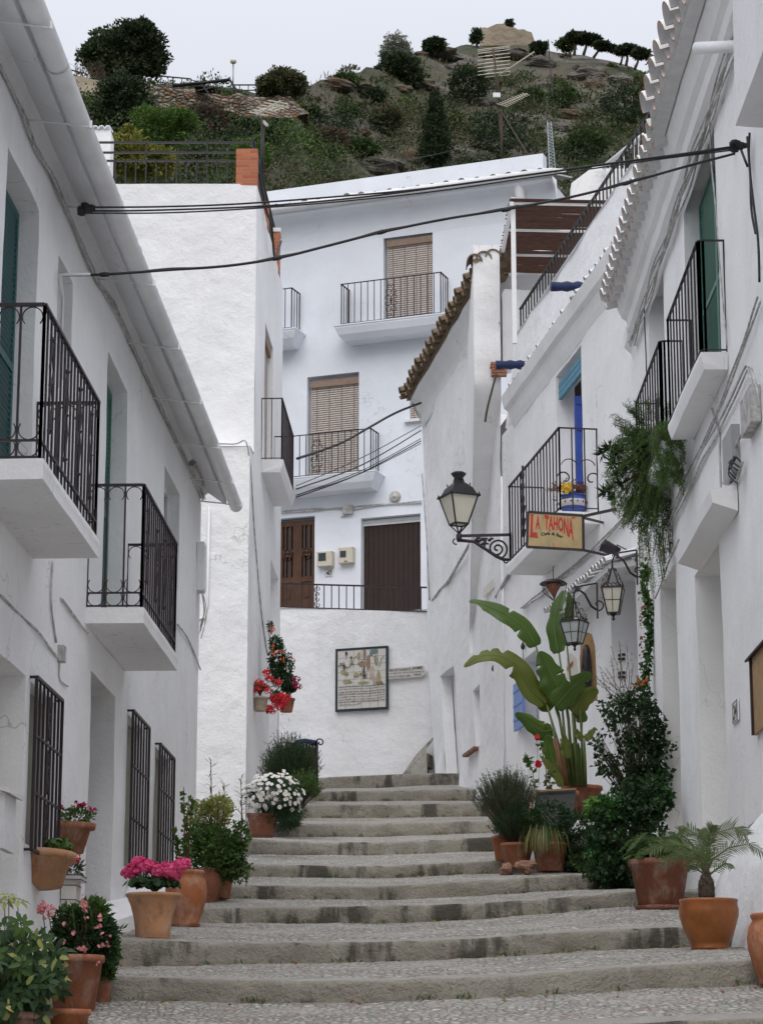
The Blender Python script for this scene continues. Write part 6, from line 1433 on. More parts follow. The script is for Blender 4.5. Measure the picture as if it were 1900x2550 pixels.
for (a, b_, w) in ((1460, 1606, 4), (1460, 1618, 10), (1460, 1640, 13), (1460, 1665, 15), (1462, 1690, 13), (1464, 1712, 10), (1466, 1735, 6)):
    c = P(a, b_, Yp-.04); V.append((c, w*mpp(Yp)))
m.tube([v[0] for v in V], [v[1] for v in V], 8)
for q in range(16): a = P(1460+random.uniform(-10, 10), random.uniform(1610, 1730), Yp-.08); m.tube([a, a-UP*.12+Vector((random.uniform(-.03, .03), -.02, 0))], .012, 4)
m.build('iron_figure', 'iron', fl)
# small painted door notices
nb = thing('door_notice', 'grey panel with two small framed notices inside the café doorway', 'notice', P(1552, 1700, 30.9)); m = MB(); m.obox(P(1534, 1712, 31.3), Vector((.19, 0, 0)), Vector((0, .02, 0)), UP*.46); m.build('board', 'wall_grey', nb)
m = MB()
for y in (1645, 1690):
    for dx, dz in ((0, 0), (.045, 0), (0, .05), (.05, .06)): q = P(1539, y, 31.28); m.obox(q+Vector((dx, -.01, dz)), Vector((.035+dx*.3, 0, 0)), Vector((0, .01, 0)), UP*.035)
m.build('notice_prints', 'brown', nb)
m = MB(); q = P(1413, 1695, 32.9); m.prism([P(1410, 1690, 33), P(1446, 1702, 33), P(1436, 1640, 33), P(1420, 1625, 33), P(1411, 1640, 33)], (0, .03, 0)); ts = m.build('tiled_plaque', 'tileface', label='white plaque with a slanting red band behind the clear glass lantern', cat='plaque')
m = MB(); m.prism([P(1412, 1672, 32.99), P(1427, 1655, 32.99), P(1427, 1645, 32.99), P(1412, 1662, 32.99)], (0, .005, 0)); m.build('band', 'tc', ts)
for k, (px, py, w, h, lab) in enumerate(((1229, 1665, 4, 22, 'small black iron hook lamp on the café wall, left one'), (1302, 1610, 9, 20, 'small black iron hook lamp on the café wall, right one'))):
    m = MB(); q = PL5.hit(px, py, .05); m.lathe(q, [(.001, -.06), (.03, -.04), (.04, .0), (.02, .05), (.001, .08)], 8); m.tube([q+UP*.08, q+UP*.14, q-PL5.n*.05+UP*.14], .01, 4); m.tube([q-UP*.05, q-UP*.22], .008, 4); m.build('wall_hook', 'iron', label=lab, cat='lamp')
m = MB(); m.prism([PL5.hit(1241, 1965, .02), PL5.hit(1252, 1965, .02), PL5.hit(1252, 1916, .02), PL5.hit(1243, 1920, .02)], PL5.n*.02); m.build('wall_hatch', 'grey', label='narrow grey plate low on the café wall behind the rosemary', cat='hatch')

# ================================================================ pots
def pot(name, lab, base, r, h, mat, style='flare', group='terracotta flower pots', tree=None, sq=False, rim=None, cat='flower pot', saucer=None):
    t = thing(name, lab, cat, base, group); m = MB(); n = 4 if sq else 32
    if style == 'flare': pr = [(.001, 0), (r*.66, 0), (r*.70, .01), (r*.93, h*.86), (r*1.0, h*.87), (r*1.02, h*.93), (r*1.0, h), (r*.90, h), (r*.88, h*.9), (.001, h*.9)]
    elif style == 'bell': pr = [(.001, 0), (r*.60, 0), (r*.62, .01), (r*.66, h*.25), (r*.72, h*.5), (r*.84, h*.75), (r*.96, h*.9), (r*1.02, h*.93), (r*1.03, h*.98), (r*.97, h), (r*.88, h*.97), (r*.8, h*.88), (.001, h*.88)]
    elif style == 'urn': pr = [(.001, 0), (r*.62, 0), (r*.66, .02), (r*.62, .035), (r*.8, h*.22), (r*.97, h*.5), (r*1.0, h*.65), (r*.92, h*.82), (r*.80, h*.90), (r*.84, h*.93), (r*.88, h*.97), (r*.82, h), (r*.74, h*.97), (r*.7, h*.88), (.001, h*.88)]
    elif style == 'bowl': pr = [(.001, 0), (r*.60, 0), (r*.64, .02), (r*.60, .03), (r*.66, h*.15), (r*.86, h*.42), (r*.99, h*.68), (r*1.0, h*.80), (r*.95, h*.92), (r*.98, h*.95), (r*.97, h), (r*.88, h), (r*.86, h*.92), (.001, h*.9)]
    elif style == 'low': pr = [(.001, 0), (r*.75, 0), (r*.92, h*.8), (r*1.0, h*.82), (r*1.0, h), (r*.9, h), (r*.88, h*.85), (.001, h*.85)]
    m.lathe(base, pr, n); m.build('pot', mat, t)
    m = MB(); zz = [p for p in pr if p[0] < .01][-1][1]; m.lathe(Vector(base)+UP*(zz+.002), [(.001, .004), (r*.8, .003), (r*.8, 0)], n); m.build('soil', 'soil', t)
    if saucer: m = MB(); m.lathe(Vector(base)-UP*.035, [(.001, .0), (r*saucer*.85, 0), (r*saucer, .045), (r*saucer*.95, .05), (r*.6, .02), (.001, .02)], 28); m.build('saucer', 'tc_br', t)
    return t
def grow(name, lab, cat, loc, group=None): return thing(name, lab, cat, loc, group)
def gp(px, py, Y): q = P(px, py, Y); return q
# geranium
def geranium(lab, c, rad, flower, nf, hr, leafm='leaf_dk', nl=260, lr=.028, fp=None, petal=.012, npet=70):
    c = Vector(c); t = thing('geranium', lab, 'geranium', c-UP*rad[2]*.8, 'geraniums in pots'); m = MB(); p, d = blob(c, rad, nl, .3, .5, random.random()*9, .2)
    rleaves(m, p, d+rdirs(nl)*.6+np.array([0, -.2, .6]), lr, 0, .3, 7, .25); limbs(m, c-UP*rad[2]*.9, p, 16, .008, 1); m.build('leaves', [leafm, 'stemg'], t)
    if fp is None: pf, df = blob(c+UP*rad[2]*.15, (rad[0]*.95, rad[1], rad[2]*1.1), nf, .2, .95, random.random()*9, .1); pf = [Vector(x) for x in pf]
    else: pf = fp
    m = MB(); ms = MB()
    for q in pf:
        C, D = blob(q, (hr, hr, hr*.8), npet, .1, .75, random.random()*9); rleaves(m, C, D+rdirs(npet)*.4, petal, 0, .3, 5, .3); ms.tube([q-UP*hr*.4, q.lerp(c, .5)-UP*.02], .004, 4)
    m.build('flowers', flower, t); ms.build('stems', 'stemg', t); return t
# ================================================================ left foreground
b = P(380, 2343, 21.0); pot('flower_pot', 'pale banded flared pot with saucer holding the bright pink geranium', b, .235, .40, 'tc_pale', 'bell', saucer=.70*1.35)
k = mpp(21); geranium('bright pink geranium with dark leaves in the pale banded pot', P(385, 2205, 21), (.24, .20, .075), 'pink', 0, .075, 'leaf_dk', 320, .032, [P(px, py, 20.95+random.uniform(-.1, .12)) for px, py in ((335, 2165), (322, 2172), (345, 2150), (362, 2156), (375, 2160), (395, 2170), (408, 2172), (425, 2170), (432, 2178), (445, 2158), (455, 2152), (418, 2162))], .016, 90)
b = P(462, 2306, 23.2); pot('flower_pot', 'tall orange rounded urn pot behind the bright pink geranium', b, .20, .52, 'tc_or', 'urn', saucer=.72)
b = P(515, 2252, 26.0); pot('flower_pot', 'limed round pot with pinkish bands against the left wall', b, .165, .38, 'tc_br', 'urn')
b = P(545, 2240, 26.4); pot('flower_pot', 'orange pot half hidden behind the limed round pot', b, .17, .34, 'tc_or', 'flare')
b = P(500, 2235, 26.6); pot('flower_pot', 'dark brown pot at the wall behind the orange urn', b, .18, .30, 'tc_br', 'flare')
def shrub(name, lab, cat, lobes, Y, mats, L, W=None, stems=10, base=None, group=None, lump=.35, inner=.4, sr=.012, mi=0):
    c0 = P(lobes[0][0], lobes[0][1], Y); bs = Vector(base) if base is not None else c0-UP*.4; t = thing(name, lab, cat, bs, group); mb = MB(); ms = MB()
    for (px, py, w, h, n) in lobes:
        kk = mpp(Y); c = P(px, py, Y+random.uniform(-.05, .05)); p, d = blob(c, (w*kk*.5, min(w*kk*.45, .45), h*kk*.5), n, lump, inner, random.random()*40)
        leaves(mb, p, d+rdirs(n)*.9+np.array([0, -.15, .25]), L, W or L*.55, random.choice(mi) if isinstance(mi, (list, tuple)) else mi, .3, .4); limbs(ms, bs, p, stems, sr)
    mb.build('foliage', mats, t); ms.build('stems', 'stembr', t); return t
sb = P(530, 2215, 26.2)
shrub('potted_shrub', 'variegated cream and green shrub in the pot cluster by the left wall', 'shrub', [(530, 2035, 100, 90, 1100), (545, 2010, 70, 60, 500), (500, 2030, 70, 80, 400)], 26.2, 'leaf_var', .040, .020, 14, sb)
shrub('potted_shrub', 'dense green shrub below the variegated one by the left wall', 'shrub', [(535, 2110, 140, 110, 1500), (570, 2130, 80, 90, 700), (490, 2110, 90, 100, 700), (600, 2080, 40, 80, 250), (545, 2160, 120, 60, 600), (580, 2160, 90, 80, 500)], 26.0, ['leaf'], .045, .028, 14, sb)
t = thing('rose_bush', 'tall thin rose stems with sparse leaves right of the last barred window', 'rose bush', P(455, 2190, 25.4)); m = MB(); ml = MB()
for (x0, x1, yt) in ((462, 458, 1960), (468, 470, 1990), (455, 430, 2060), (470, 480, 1985), (450, 440, 2090)):
    pts = [P(x0, 2190, 25.4), P((x0+x1)/2+random.uniform(-6, 6), (2190+yt)/2, 25.35), P(x1, yt, 25.3)]; m.tube(pts, [.010, .008, .004], 5); n = 26
    C = np.array([tuple(pts[0].lerp(pts[1], f*2) if f < .5 else pts[1].lerp(pts[2], f*2-1)) for f in rng.uniform(.2, 1, n)]); leaves(ml, C, rdirs(n)+np.array([0, -.2, .2]), .075, .05, 0)
m.build('stems', 'stembr', t); ml.build('leaves', 'leaf', t)
def lily(name, lab, px, py0, py1, Y, nw=4, L=.20):
    t = thing(name, lab, 'plant', P(px, py0, Y)); m = MB(); ml = MB(); a, b_ = P(px, py0, Y), P(px, py1, Y); m.tube([a, a.lerp(b_, .5)+Vector((.01, 0, 0)), b_], [.008, .007, .004], 5)
    for j in range(nw*9):
        f = .35+.65*(j/(nw*9.)); c = a.lerp(b_, f); an = j*2.4+random.uniform(-.4, .4); LL = L*random.uniform(.6, 1.1)*(1.15-.5*f); rise = random.uniform(.1, .7)+(.6 if f > .93 else 0)
        d = Vector((math.cos(an), math.sin(an)*.8, rise)).normalized(); p1 = c+d*LL*.5; p2 = c+d*LL-UP*LL*random.uniform(.0, .35); sd = d.cross(UP).normalized()*.0075
        ml.add([c-sd*.3, c+sd*.3, p1+sd, p1-sd, p2], [(0, 1, 2, 3), (3, 2, 4)], False)
    m.build('stem', 'stembr', t); ml.build('leaves', 'leaf_dk' if 0 else 'leaf_ros', t); return t
lily('oleander', 'tall oleander shoot with narrow leaves rising in front of the white wall', 525, 2120, 1892, 26.4, 4, .22)
lily('oleander', 'short oleander shoot between the tall one and the daisies', 558, 2090, 1950, 26.8, 4, .16)
lily('oleander', 'narrow leaved shoot leaning toward the white daisies', 600, 2100, 1940, 27.2, 5, .19)
# daisies
b = P(653, 2085, 32.4); pot('flower_pot', 'square brown terracotta pot under the white daisies', b, .205, .30, 'tc_br', 'flare', sq=True)
k = mpp(32.4); c = P(682, 1985, 32.3); t = thing('daisy_bush', 'round bush of white daisies in the square brown pot', 'daisies', b+UP*.28); m = MB()
p, d = blob(c, (.36, .32, .26), 2600, .22, .3, 3); leaves(m, p, d+rdirs(2600)*.7, .06, .012, 0); p2, d2 = blob(c-UP*.26+Vector((.17, -.05, 0)), (.24, .2, .2), 1500, .2, .2, 5); leaves(m, p2, d2+rdirs(1500)*.7, .06, .012, 0)
limbs(m, b+UP*.3, p, 30, .006, 1); m.build('foliage', ['leaf_dk', 'stemg'], t)
m = MB(); my = MB(); n = 360; pf, df = blob(c+UP*.02, (.37, .33, .28), n, .22, .97, 3); keep = (pf[:, 2] > c.z-.18) & (df[:, 1] < .5); pf, df = pf[keep], df[keep]
rleaves(m, pf+df*.02, df+np.array([0, -.5, .35])+rdirs(len(pf))*.2, .026, 0, .2, 9, .1); rleaves(my, pf+df*.024+np.array([0, -.006, 0]), df+np.array([0, -.5, .35]), .007, 0, .1, 6, 0); m.build('petals', 'whitef', t); my.build('centres', 'yellowf', t)
# rosemary
def rosemary(name, lab, base, c, rad, n, mat='leaf_ros', L=.022, shoot=.16, nl=16, cat='rosemary', w=.005, spread=.7):
    t = thing(name, lab, cat, base); m = MB(); ms = MB(); base = Vector(base); c = Vector(c)
    for i in range(n):
        d = Vector(rdirs(1)[0]); d.z = abs(d.z)*1.0; e = c+Vector((d.x*rad[0], d.y*rad[1], (d.z*1.1-.15)*rad[2]))*random.uniform(.45, 1.03); dr = (e-base).normalized()*spread+Vector((d.x*.5, d.y*.3, .75)); dr.normalize()
        s0 = e-dr*shoot*.5; s1 = e+dr*shoot*random.uniform(.4, 1.1)
        if i % 3 == 0: ms.tube([base, base.lerp(s0, .6)+UP*.03, s0, s1], [.006, .004, .003, .002], 3)
        f = rng.uniform(0, 1, nl); C = np.array(s0)+f[:, None]*np.array(s1-s0); leaves(m, C, rdirs(nl)*.8+np.array(dr)*1.0, L, w, 0)
    ms.build('stems', 'bark', t); m.build('needles', mat, t); return t
rosemary('rosemary_bush', 'large dark rosemary bush behind the white daisies', P(720, 2020, 35.6), P(722, 1935, 35.4), (.38, .38, .50), 1300, 'leaf_dk', .034, .24, 20, w=.007)
rosemary('rosemary_bush', 'low spreading green bush at the foot of the large rosemary', P(750, 2020, 35.0), P(752, 1975, 34.9), (.26, .3, .24), 420, 'leaf', .04, .14, 14, 'bush', .012)
b = P(720, 2060, 35.2); pot('flower_pot', 'dark pot hidden under the large rosemary bush', b, .2, .3, 'dark', 'flare')
# geraniums hung on the side wall of the terraced house
for (px, py, mt, lab) in ((648, 1772, 'tc_white', 'limed clay pot hung on the side wall under red geraniums'), (713, 1774, 'tc', 'orange clay pot hung right of the limed one under red geraniums')):
    Y = 37.2 if px < 700 else 38.4; b = P(px, py, Y); pot('flower_pot', lab, b, .125 if px < 700 else .14, .22, mt, 'flare')
k = mpp(37.5)
geranium('red geranium in the limed hanging pot', P(648, 1718, 37.2), (.14, .12, .12), 'red', 0, .072, 'leaf', 260, .028, [P(x, y, 37.1) for x, y in ((663, 1676), (672, 1690), (645, 1700), (655, 1712), (692, 1700), (668, 1720), (640, 1718))], .015, 60)
geranium('crimson geranium in the orange hanging pot', P(718, 1722, 38.3), (.13, .12, .17), 'magenta', 0, .07, 'leaf_dk', 300, .028, [P(x, y, 38.2) for x, y in ((738, 1692), (732, 1704), (742, 1710), (726, 1690))], .015, 60)
geranium('cascade of scarlet geranium blooms between the two hanging pots', P(690, 1740, 37.8), (.12, .12, .16), 'red', 0, .085, 'leaf_dk', 200, .026, [P(x, y, 37.6) for x, y in ((683, 1740), (690, 1750), (700, 1735), (712, 1738), (705, 1750), (668, 1765), (675, 1770), (698, 1760))], .016, 80)
t = thing('fuchsia', 'dark trailing fuchsia with orange bells on the side wall above the geraniums', 'fuchsia', P(690, 1690, 38)); m = MB(); mf = MB(); ms = MB()
for (px, py, w, h, n) in ((690, 1640, 44, 110, 900), (712, 1665, 40, 80, 600), (700, 1690, 50, 50, 400), (672, 1560, 10, 26, 60), (685, 1600, 30, 30, 160)):
    p, d = blob(P(px, py, 38), (w*k*.5, .10, h*k*.5), n, .4, .3, random.random()*9); leaves(m, p, d+rdirs(n)*.8-np.array([0, 0, .3]), .05, .028, 0)
for (px, py) in ((677, 1568), (680, 1572), (683, 1612), (682, 1625), (684, 1630), (700, 1622), (703, 1642), (728, 1640)):
    q = P(px, py, 37.85)
    for z in range(3): mf.lathe(q+Vector((random.uniform(-.03, .03), random.uniform(-.03, .03), random.uniform(-.04, .04))), [(.001, .025), (.010, .0), (.014, -.025), (.003, -.027)], 6)
ms.tube([P(668, 1545, 38), P(672, 1600, 37.95), P(690, 1690, 38)], .01, 4); m.build('leaves', 'leaf_dk', t); mf.build('flowers', 'orange', t); ms.build('stems', 'bark', t)
m = MB(); q = P(628, 1735, 37.0); m.tube([q-UP*.15, q+UP*.18, q+UP*.18+Vector((.05, 0, 0))], .012, 4); m.build('pot_hook', 'iron', label='thin iron pot hook on the corner of the terraced house', cat='hook')
# slatted bin and scroll
t = thing('slatted_cabinet', 'dark slatted wooden cabinet with curved top behind the large rosemary', 'cabinet', P(762, 1955, 41)); Y = 41; m = MB(); a, b_ = P(728, 1960, Y), P(790, 1960, Y); H = 112*mpp(Y); n = 8
for i in range(n): q = a.lerp(b_, i/n); m.obox(q, (b_-a)*(.9/n), Vector((0, .03, 0)), UP*(H-.01))
m.obox(a+Vector((0, .03, 0)), b_-a, Vector((0, .5, 0)), UP*(H-.08)); m.build('body', 'brown', t); m = MB(); m.tube([a+UP*(H-.06), a.lerp(b_, .2)+UP*(H+.02), a.lerp(b_, .5)+UP*(H+.04), b_+UP*H], .045, 6); m.build('top', 'navy', t)
m = MB(); q = P(790, 1955, Y-.05); tp = P(790, 1850, Y-.05); m.tube([q, tp], .02, 5); m.tube(spiral(tp+Vector((.05, 0, 0)), Vector((-1, 0, 0)), UP, .075, .015, 0, 7, 22), .012, 5); m.build('scroll_rail', 'iron', t)
# wall planters on the long left house
def planter(lab, p_near, w, h, tilt, mat, Y=None):
    t = thing('wall_planter', lab, 'wall planter', p_near, 'planters hung on the left wall'); m = MB(); c = Vector(p_near)   # half-round pot against the wall
    V = []; nseg = 14; pr = [(0, .0), (.66, 0), (.86, .78), (.99, .785), (1.02, .98), (.94, 1.0), (.86, .85), (0, .85)]
    for r, z in pr:
        for j in range(nseg+1):
            q = math.pi*j/nseg; V.append(c+PL1.t*(math.cos(q)*r*w*.5)+PL1.n*(math.sin(q)*r*w*.62)+UP*(z*h)+PL1.t*(tilt*z*h)*0+UP*(-tilt*math.cos(q)*r*w*.5))
    k_ = nseg+1; F = [(i*k_+j, i*k_+j+1, (i+1)*k_+j+1, (i+1)*k_+j) for i in range(len(pr)-1) for j in range(nseg)]; m.add(V, F, True); m.build('pot', mat, t); return t
w1 = PL1.hit(172, 2140, .0); planter('terracotta half round planter with small red flowers hung right of the barred window', PL1.pt(20.1, w1.z+.0, .01), .46, .25, 0, 'tc')
c = PL1.pt(20.1, w1.z+.30, .14); t = thing('flowering_plant', 'small dark red flowers in the higher wall planter', 'flowers', c-UP*.06, 'plants in the wall planters'); m = MB(); p, d = blob(c, (.13, .24, .085), 420, .3, .3, 5); leaves(m, p, d+rdirs(420)*.8+np.array([0, 0, .4]), .035, .022, 0); m.build('leaves', 'leaf', t)
m = MB(); p, d = blob(c+UP*.05, (.14, .24, .07), 34, .3, .9, 5); p = p[d[:, 2] > 0]; C = np.repeat(p, 7, 0)+rng.normal(size=(len(p)*7, 3))*.010; rleaves(m, C, rdirs(len(C)), .011, 0, .3, 5); m.build('flowers', 'magenta', t)
w2 = PL1.hit(95, 2220, .0); planter('tilted terracotta planter with green leaves hung under the barred window', PL1.pt(19.0, w2.z+.02, .01), .50, .26, .12, 'tc_pale')
c = PL1.pt(19.15, w2.z+.35, .15); t = thing('flowering_plant', 'green leafy plant in the lower tilted wall planter', 'flowers', c-UP*.06, 'plants in the wall planters'); m = MB(); p, d = blob(c, (.11, .20, .06), 380, .3, .3, 6); rleaves(m, p, d+rdirs(380)*.8+np.array([0, 0, .5]), .02, 0); m.build('leaves', 'leaf', t)
m = MB(); C = np.array([tuple(PL1.pt(19.32, w2.z+.27, .26))]*14)+rng.normal(size=(14, 3))*.02; rleaves(m, C, rdirs(14), .014, 0); m.build('flowers', 'red', t)
t = thing('wall_planter', 'white glazed wall planter painted with stripes below the other two', 'wall planter', PL1.hit(155, 2262), 'planters hung on the left wall'); c = PL1.pt(20.4, PL1.z(155, 2262), 0)
m = MB(); m.prism([c-PL1.t*.16, c-PL1.t*.12+PL1.n*.12, c+PL1.t*.12+PL1.n*.12, c+PL1.t*.16], UP*.22); m.prism([c-PL1.t*.2+UP*.22, c-PL1.t*.16+PL1.n*.16+UP*.22, c+PL1.t*.16+PL1.n*.16+UP*.22, c+PL1.t*.2+UP*.22], UP*.05); m.build('pot', 'tileface', t)
m = MB()
for z in (.06, .18, .225, .262): m.prism([c-PL1.t*.205+UP*z, c-PL1.t*.165+PL1.n*.164+UP*z, c+PL1.t*.165+PL1.n*.164+UP*z, c+PL1.t*.205+UP*z] if z > .2 else [c-PL1.t*.165+UP*z, c-PL1.t*.125+PL1.n*.124+UP*z, c+PL1.t*.125+PL1.n*.124+UP*z, c+PL1.t*.165+UP*z], UP*.006)
m.build('painted_lines', 'navy', t); m = MB(); p, d = blob(c+UP*.33+PL1.n*.06, (.07, .12, .07), 160, .3, .3, 6); leaves(m, p, d+rdirs(160)*.5, .05, .02); m.build('leaves', 'leaf_ros', t)
m = MB(); a = PL1.hit(2, 1965, .03); m.obox(PL1.pt(17.35, a.z, 0), PL1.t*.55, PL1.n*.10-UP*.03, UP*.03); m.obox(PL1.pt(17.4, a.z-.42, 0), PL1.t*.45, PL1.n*.05, UP*.4); m.build('letter_box', 'wall_grey', label='grey letter box with small roof cut by the left edge', cat='letter box')
# foreground pots left
b = P(184, 2524, 16.9); pot('flower_pot', 'big terracotta pot with rolled rim nearest the lower left shrubs', b, .20, .39, 'tc', 'flare', saucer=.85)
b = P(244, 2510, 17.4); pot('flower_pot', 'tall narrow terracotta pot behind the big rolled rim pot', b, .11, .40, 'tc', 'flare')
b = P(158, 2600, 16.2); pot('flower_pot', 'low terracotta bowl cut off by the bottom edge', b, .175, .22, 'tc_or', 'low')
b = P(50, 2660, 16.0); pot('flower_pot', 'dark terracotta pot under the large variegated shrub', b, .2, .35, 'tc_br', 'flare')
shrub('potted_shrub', 'pink flecked leafy shrub in the big rolled rim pot', 'shrub', [(208, 2330, 150, 130, 1500), (180, 2300, 80, 90, 500), (250, 2350, 80, 130, 700), (235, 2270, 60, 60, 280), (165, 2380, 80, 60, 500), (225, 2385, 90, 50, 400)], 17.0, ['leaf_dk', 'leaf', 'palepink'], .050, .022, 16, P(195, 2400, 16.95), mi=[0, 0, 1, 1])
shrub('potted_shrub', 'soft green shrub spilling from the tall narrow pot', 'shrub', [(262, 2360, 60, 110, 900), (262, 2420, 46, 40, 250), (240, 2300, 50, 50, 250)], 17.4, ['leaf'], .042, .028, 12, P(240, 2420, 17.4))
m = MB(); C = []; 
for _ in range(24): q = P(random.uniform(160, 280), random.uniform(2270, 2400), 16.75+random.uniform(-.1, .1)); C.append(tuple(q))
for (x, y) in ((105, 2270), (112, 2262), (100, 2265), (118, 2272), (208, 2255), (212, 2250), (128, 2275)): C += [tuple(P(x, y, 16.8)+Vector(rng.normal(size=3)*.02)) for _ in range(5)]
C = np.array(C); C = np.repeat(C, 3, 0)+rng.normal(size=(len(C)*3, 3))*.008; rleaves(m, C, rdirs(len(C)), .013, 0, .3, 5, .3); ms = MB()
for x in (105, 120, 208, 180, 225): ms.tube([P(x+10, 2340, 16.9), P(x, 2262, 16.8)], .004, 3)
t = thing('pink_flowers', 'small pink flowers dotted over the lower left shrubs', 'flowers', P(200, 2400, 16.8)); m.build('petals', 'palepink', t); ms.build('stems', 'stemg', t)
# large variegated umbrella plant at the lower left corner
t = thing('umbrella_plant', 'large variegated umbrella plant filling the lower left corner', 'shrub', P(60, 2600, 16.1)); m = MB(); ms = MB()
def whorl(c, nrm, L, W, mi):
    nrm = Vector(nrm).normalized(); a = nrm.orthogonal().normalized(); b2 = nrm.cross(a); n = random.randint(6, 8); o = random.random()*6
    for i in range(n):
        q = o+2*math.pi*i/n; d = a*math.cos(q)+b2*math.sin(q); sd = d.cross(nrm)*W*.5; l = L*random.uniform(.8, 1.1)
        p0, p1, p2, p3 = c+d*.015, c+d*l*.35-nrm*l*.02, c+d*l*.72-nrm*l*.12, c+d*l-nrm*l*.28; f = nrm*.004
        m.add([p0, p1-sd+f, p1, p1+sd+f, p2-sd*.9+f, p2, p2+sd*.9+f, p3], [(0, 2, 1), (0, 3, 2), (1, 2, 5, 4), (2, 3, 6, 5), (4, 5, 7), (5, 6, 7)], True, mi if random.random() < .9 else (2 if mi == 0 else 0))
for k_ in range(185):
    f = random.random(); px = random.uniform(-30, 150); y_ = np.interp(px, [0, 60, 110, 150], [2290, 2300, 2330, 2370]); py = y_+(2600-y_)*random.random()**.8
    if px > 105 and py > 2470: continue
    c = P(px, py, 16.0+random.uniform(-.25, .35)); up = (2600-py)/300; mi = 1 if (py < 2420 and random.random() < .35) else 0
    whorl(c, (random.uniform(-.7, .7), -.75, random.uniform(.0, 1.1)), .105, .036, mi)
    if k_ % 3 == 0: ms.tube([P(60, 2620, 16.2), P((px+60)/2, (py+2600)/2, 16.2), c], [.012, .008, .004], 4)
for (px, py) in ((22, 2232), (45, 2244), (12, 2246)): c = P(px, py, 16.1); whorl(c, (.2, -.4, .8), .09, .03, 2); ms.tube([c, P(px, py+90, 16.1)], .004, 3)
m.build('leaves', ['leaf_dk', 'leaf', 'leaf_var'], t); ms.build('stems', 'stemg', t)
# ================================================================ right side plants
b = P(1645, 2262, 23.5); pot('flower_pot', 'large brown terracotta pot with saucer holding the fern', b, .30, .46, 'tc_br', 'flare', saucer=.85)
b = P(1768, 2368, 19.9); pot('flower_pot', 'glazed orange bowl pot holding the small palm', b, .245, .41, 'tc_glaze', 'bowl')
b = P(1940, 2455, 17.3); pot('flower_pot', 'orange urn cut off by the right edge', b, .215, .50, 'tc_or', 'urn')
b = P(1288, 2164, 29.2); pot('flower_pot', 'terracotta pot of the round rosemary on the right', b, .20, .30, 'tc', 'flare')
b = P(1258, 2145, 29.8); pot('flower_pot', 'orange pot squeezed behind the rosemary pot', b, .17, .30, 'tc_or', 'flare')
b = P(1370, 2172, 29.0); pot('flower_pot', 'dark brown pot under the straw coloured grass', b, .22, .34, 'tc_br', 'flare')
b = P(1430, 2172, 29.2); pot('flower_pot', 'black pot between the grass and the ivy', b, .21, .30, 'dark', 'flare')
b = P(1450, 2040, 31.4); pot('flower_pot', 'big terracotta pot of the giant leaved plant', b, .27, .42, 'tc', 'flare')
b = P(1395, 2050, 31.0); pot('flower_pot', 'wide terracotta trough rim behind the slate board', b, .26, .40, 'tc', 'low')
# slate board
t = thing('slate_board', 'dark slate menu board with a light wooden edge among the pots', 'board', P(1380, 2040, 30.3)); m = MB(); m.prism([P(1322, 2070, 30.2), P(1425, 2070, 30.2), P(1434, 1966, 30.5), P(1336, 1972, 30.5)], (0, .03, 0)); m.build('slate', 'dark', t); m = MB(); m.bar(P(1316, 2030, 30.1), P(1334, 1970, 30.4), .03); m.bar(P(1334, 1971, 30.45), P(1435, 1965, 30.45), .022); m.build('wood_edge', 'woodlight', t)
# rocks by pots
random.seed(5)
for (px, py, w, h, lab) in ((1262, 2166, 34, 34, 'small pinkish rock standing on the step edge'), (1308, 2160, 50, 34, 'larger mottled orange rock beside the pinkish one')):
    m = MB(); V = []; nu, nv = 16, 10; kk = mpp(28.7); c = P(px, py, 28.7)
    for i in range(nv+1):
        for j in range(nu): th = math.pi*i/nv; ph = 2*math.pi*j/nu; d = Vector((math.sin(th)*math.cos(ph), math.sin(th)*math.sin(ph), math.cos(th))); r = 1+.5*noise.noise(d*1.5+Vector((px, 0, 0)))+.15*noise.noise(d*5); V.append(c+Vector((d.x*w*kk*.5*r, d.y*.1*r, d.z*h*kk*.5*r)))
    m.add(V, [(i*nu+j, (i+1)*nu+j, (i+1)*nu+(j+1) % nu, i*nu+(j+1) % nu) for i in range(nv) for j in range(nu)], False); M.setdefault('pinkrock', simple('pinkish rock', (.36, .20, .14), .95, var=.5, scale=14, bmp=.01)); m.build('rock', 'pinkrock', label=lab, cat='rock')
rosemary('rosemary_bush', 'round dark rosemary bush in the pot right of the steps', P(1288, 2130, 29.2), P(1262, 2005, 29.3), (.38, .32, .40), 1050, 'leaf_ros', .026, .15, 18)
rosemary('rosemary_bush', 'darker narrow lower part of foliage above the rosemary pot', P(1290, 2130, 29.2), P(1282, 2070, 29.1), (.27, .24, .28), 620, 'leaf_dk', .03, .14, 16, 'bush', .008)
def grassclump(name, lab, cat, base, n, L, drop, mats, w=.006, spread=1.0):
    t = thing(name, lab, cat, base); m = MB(); base = Vector(base)
    for i in range(n):
        an = random.uniform(0, 2*math.pi); d = Vector((math.cos(an), math.sin(an), 0)); l = L*random.uniform(.6, 1.1); lift = random.uniform(.4, 1.0); sp = spread*random.uniform(.5, 1); b0 = base+d*random.uniform(0, .10)
        pts = [b0, b0+d*l*.3*sp+UP*l*.40*lift, b0+d*l*.6*sp+UP*l*.42*lift, b0+d*l*.82*sp+UP*l*(.30*lift-drop*.3), b0+d*l*.95*sp+UP*l*(.10*lift-drop*.7)]
        sd = d.cross(UP)*w*.5; V = [q+sd*s for q in pts[:-1] for s in (1, -1)]+[pts[-1]]; m.add(V, [(0, 1, 3, 2), (2, 3, 5, 4), (4, 5, 7, 6), (6, 7, 8)], False, random.choice(range(len(mats))))
    m.build('blades', mats, t); return t
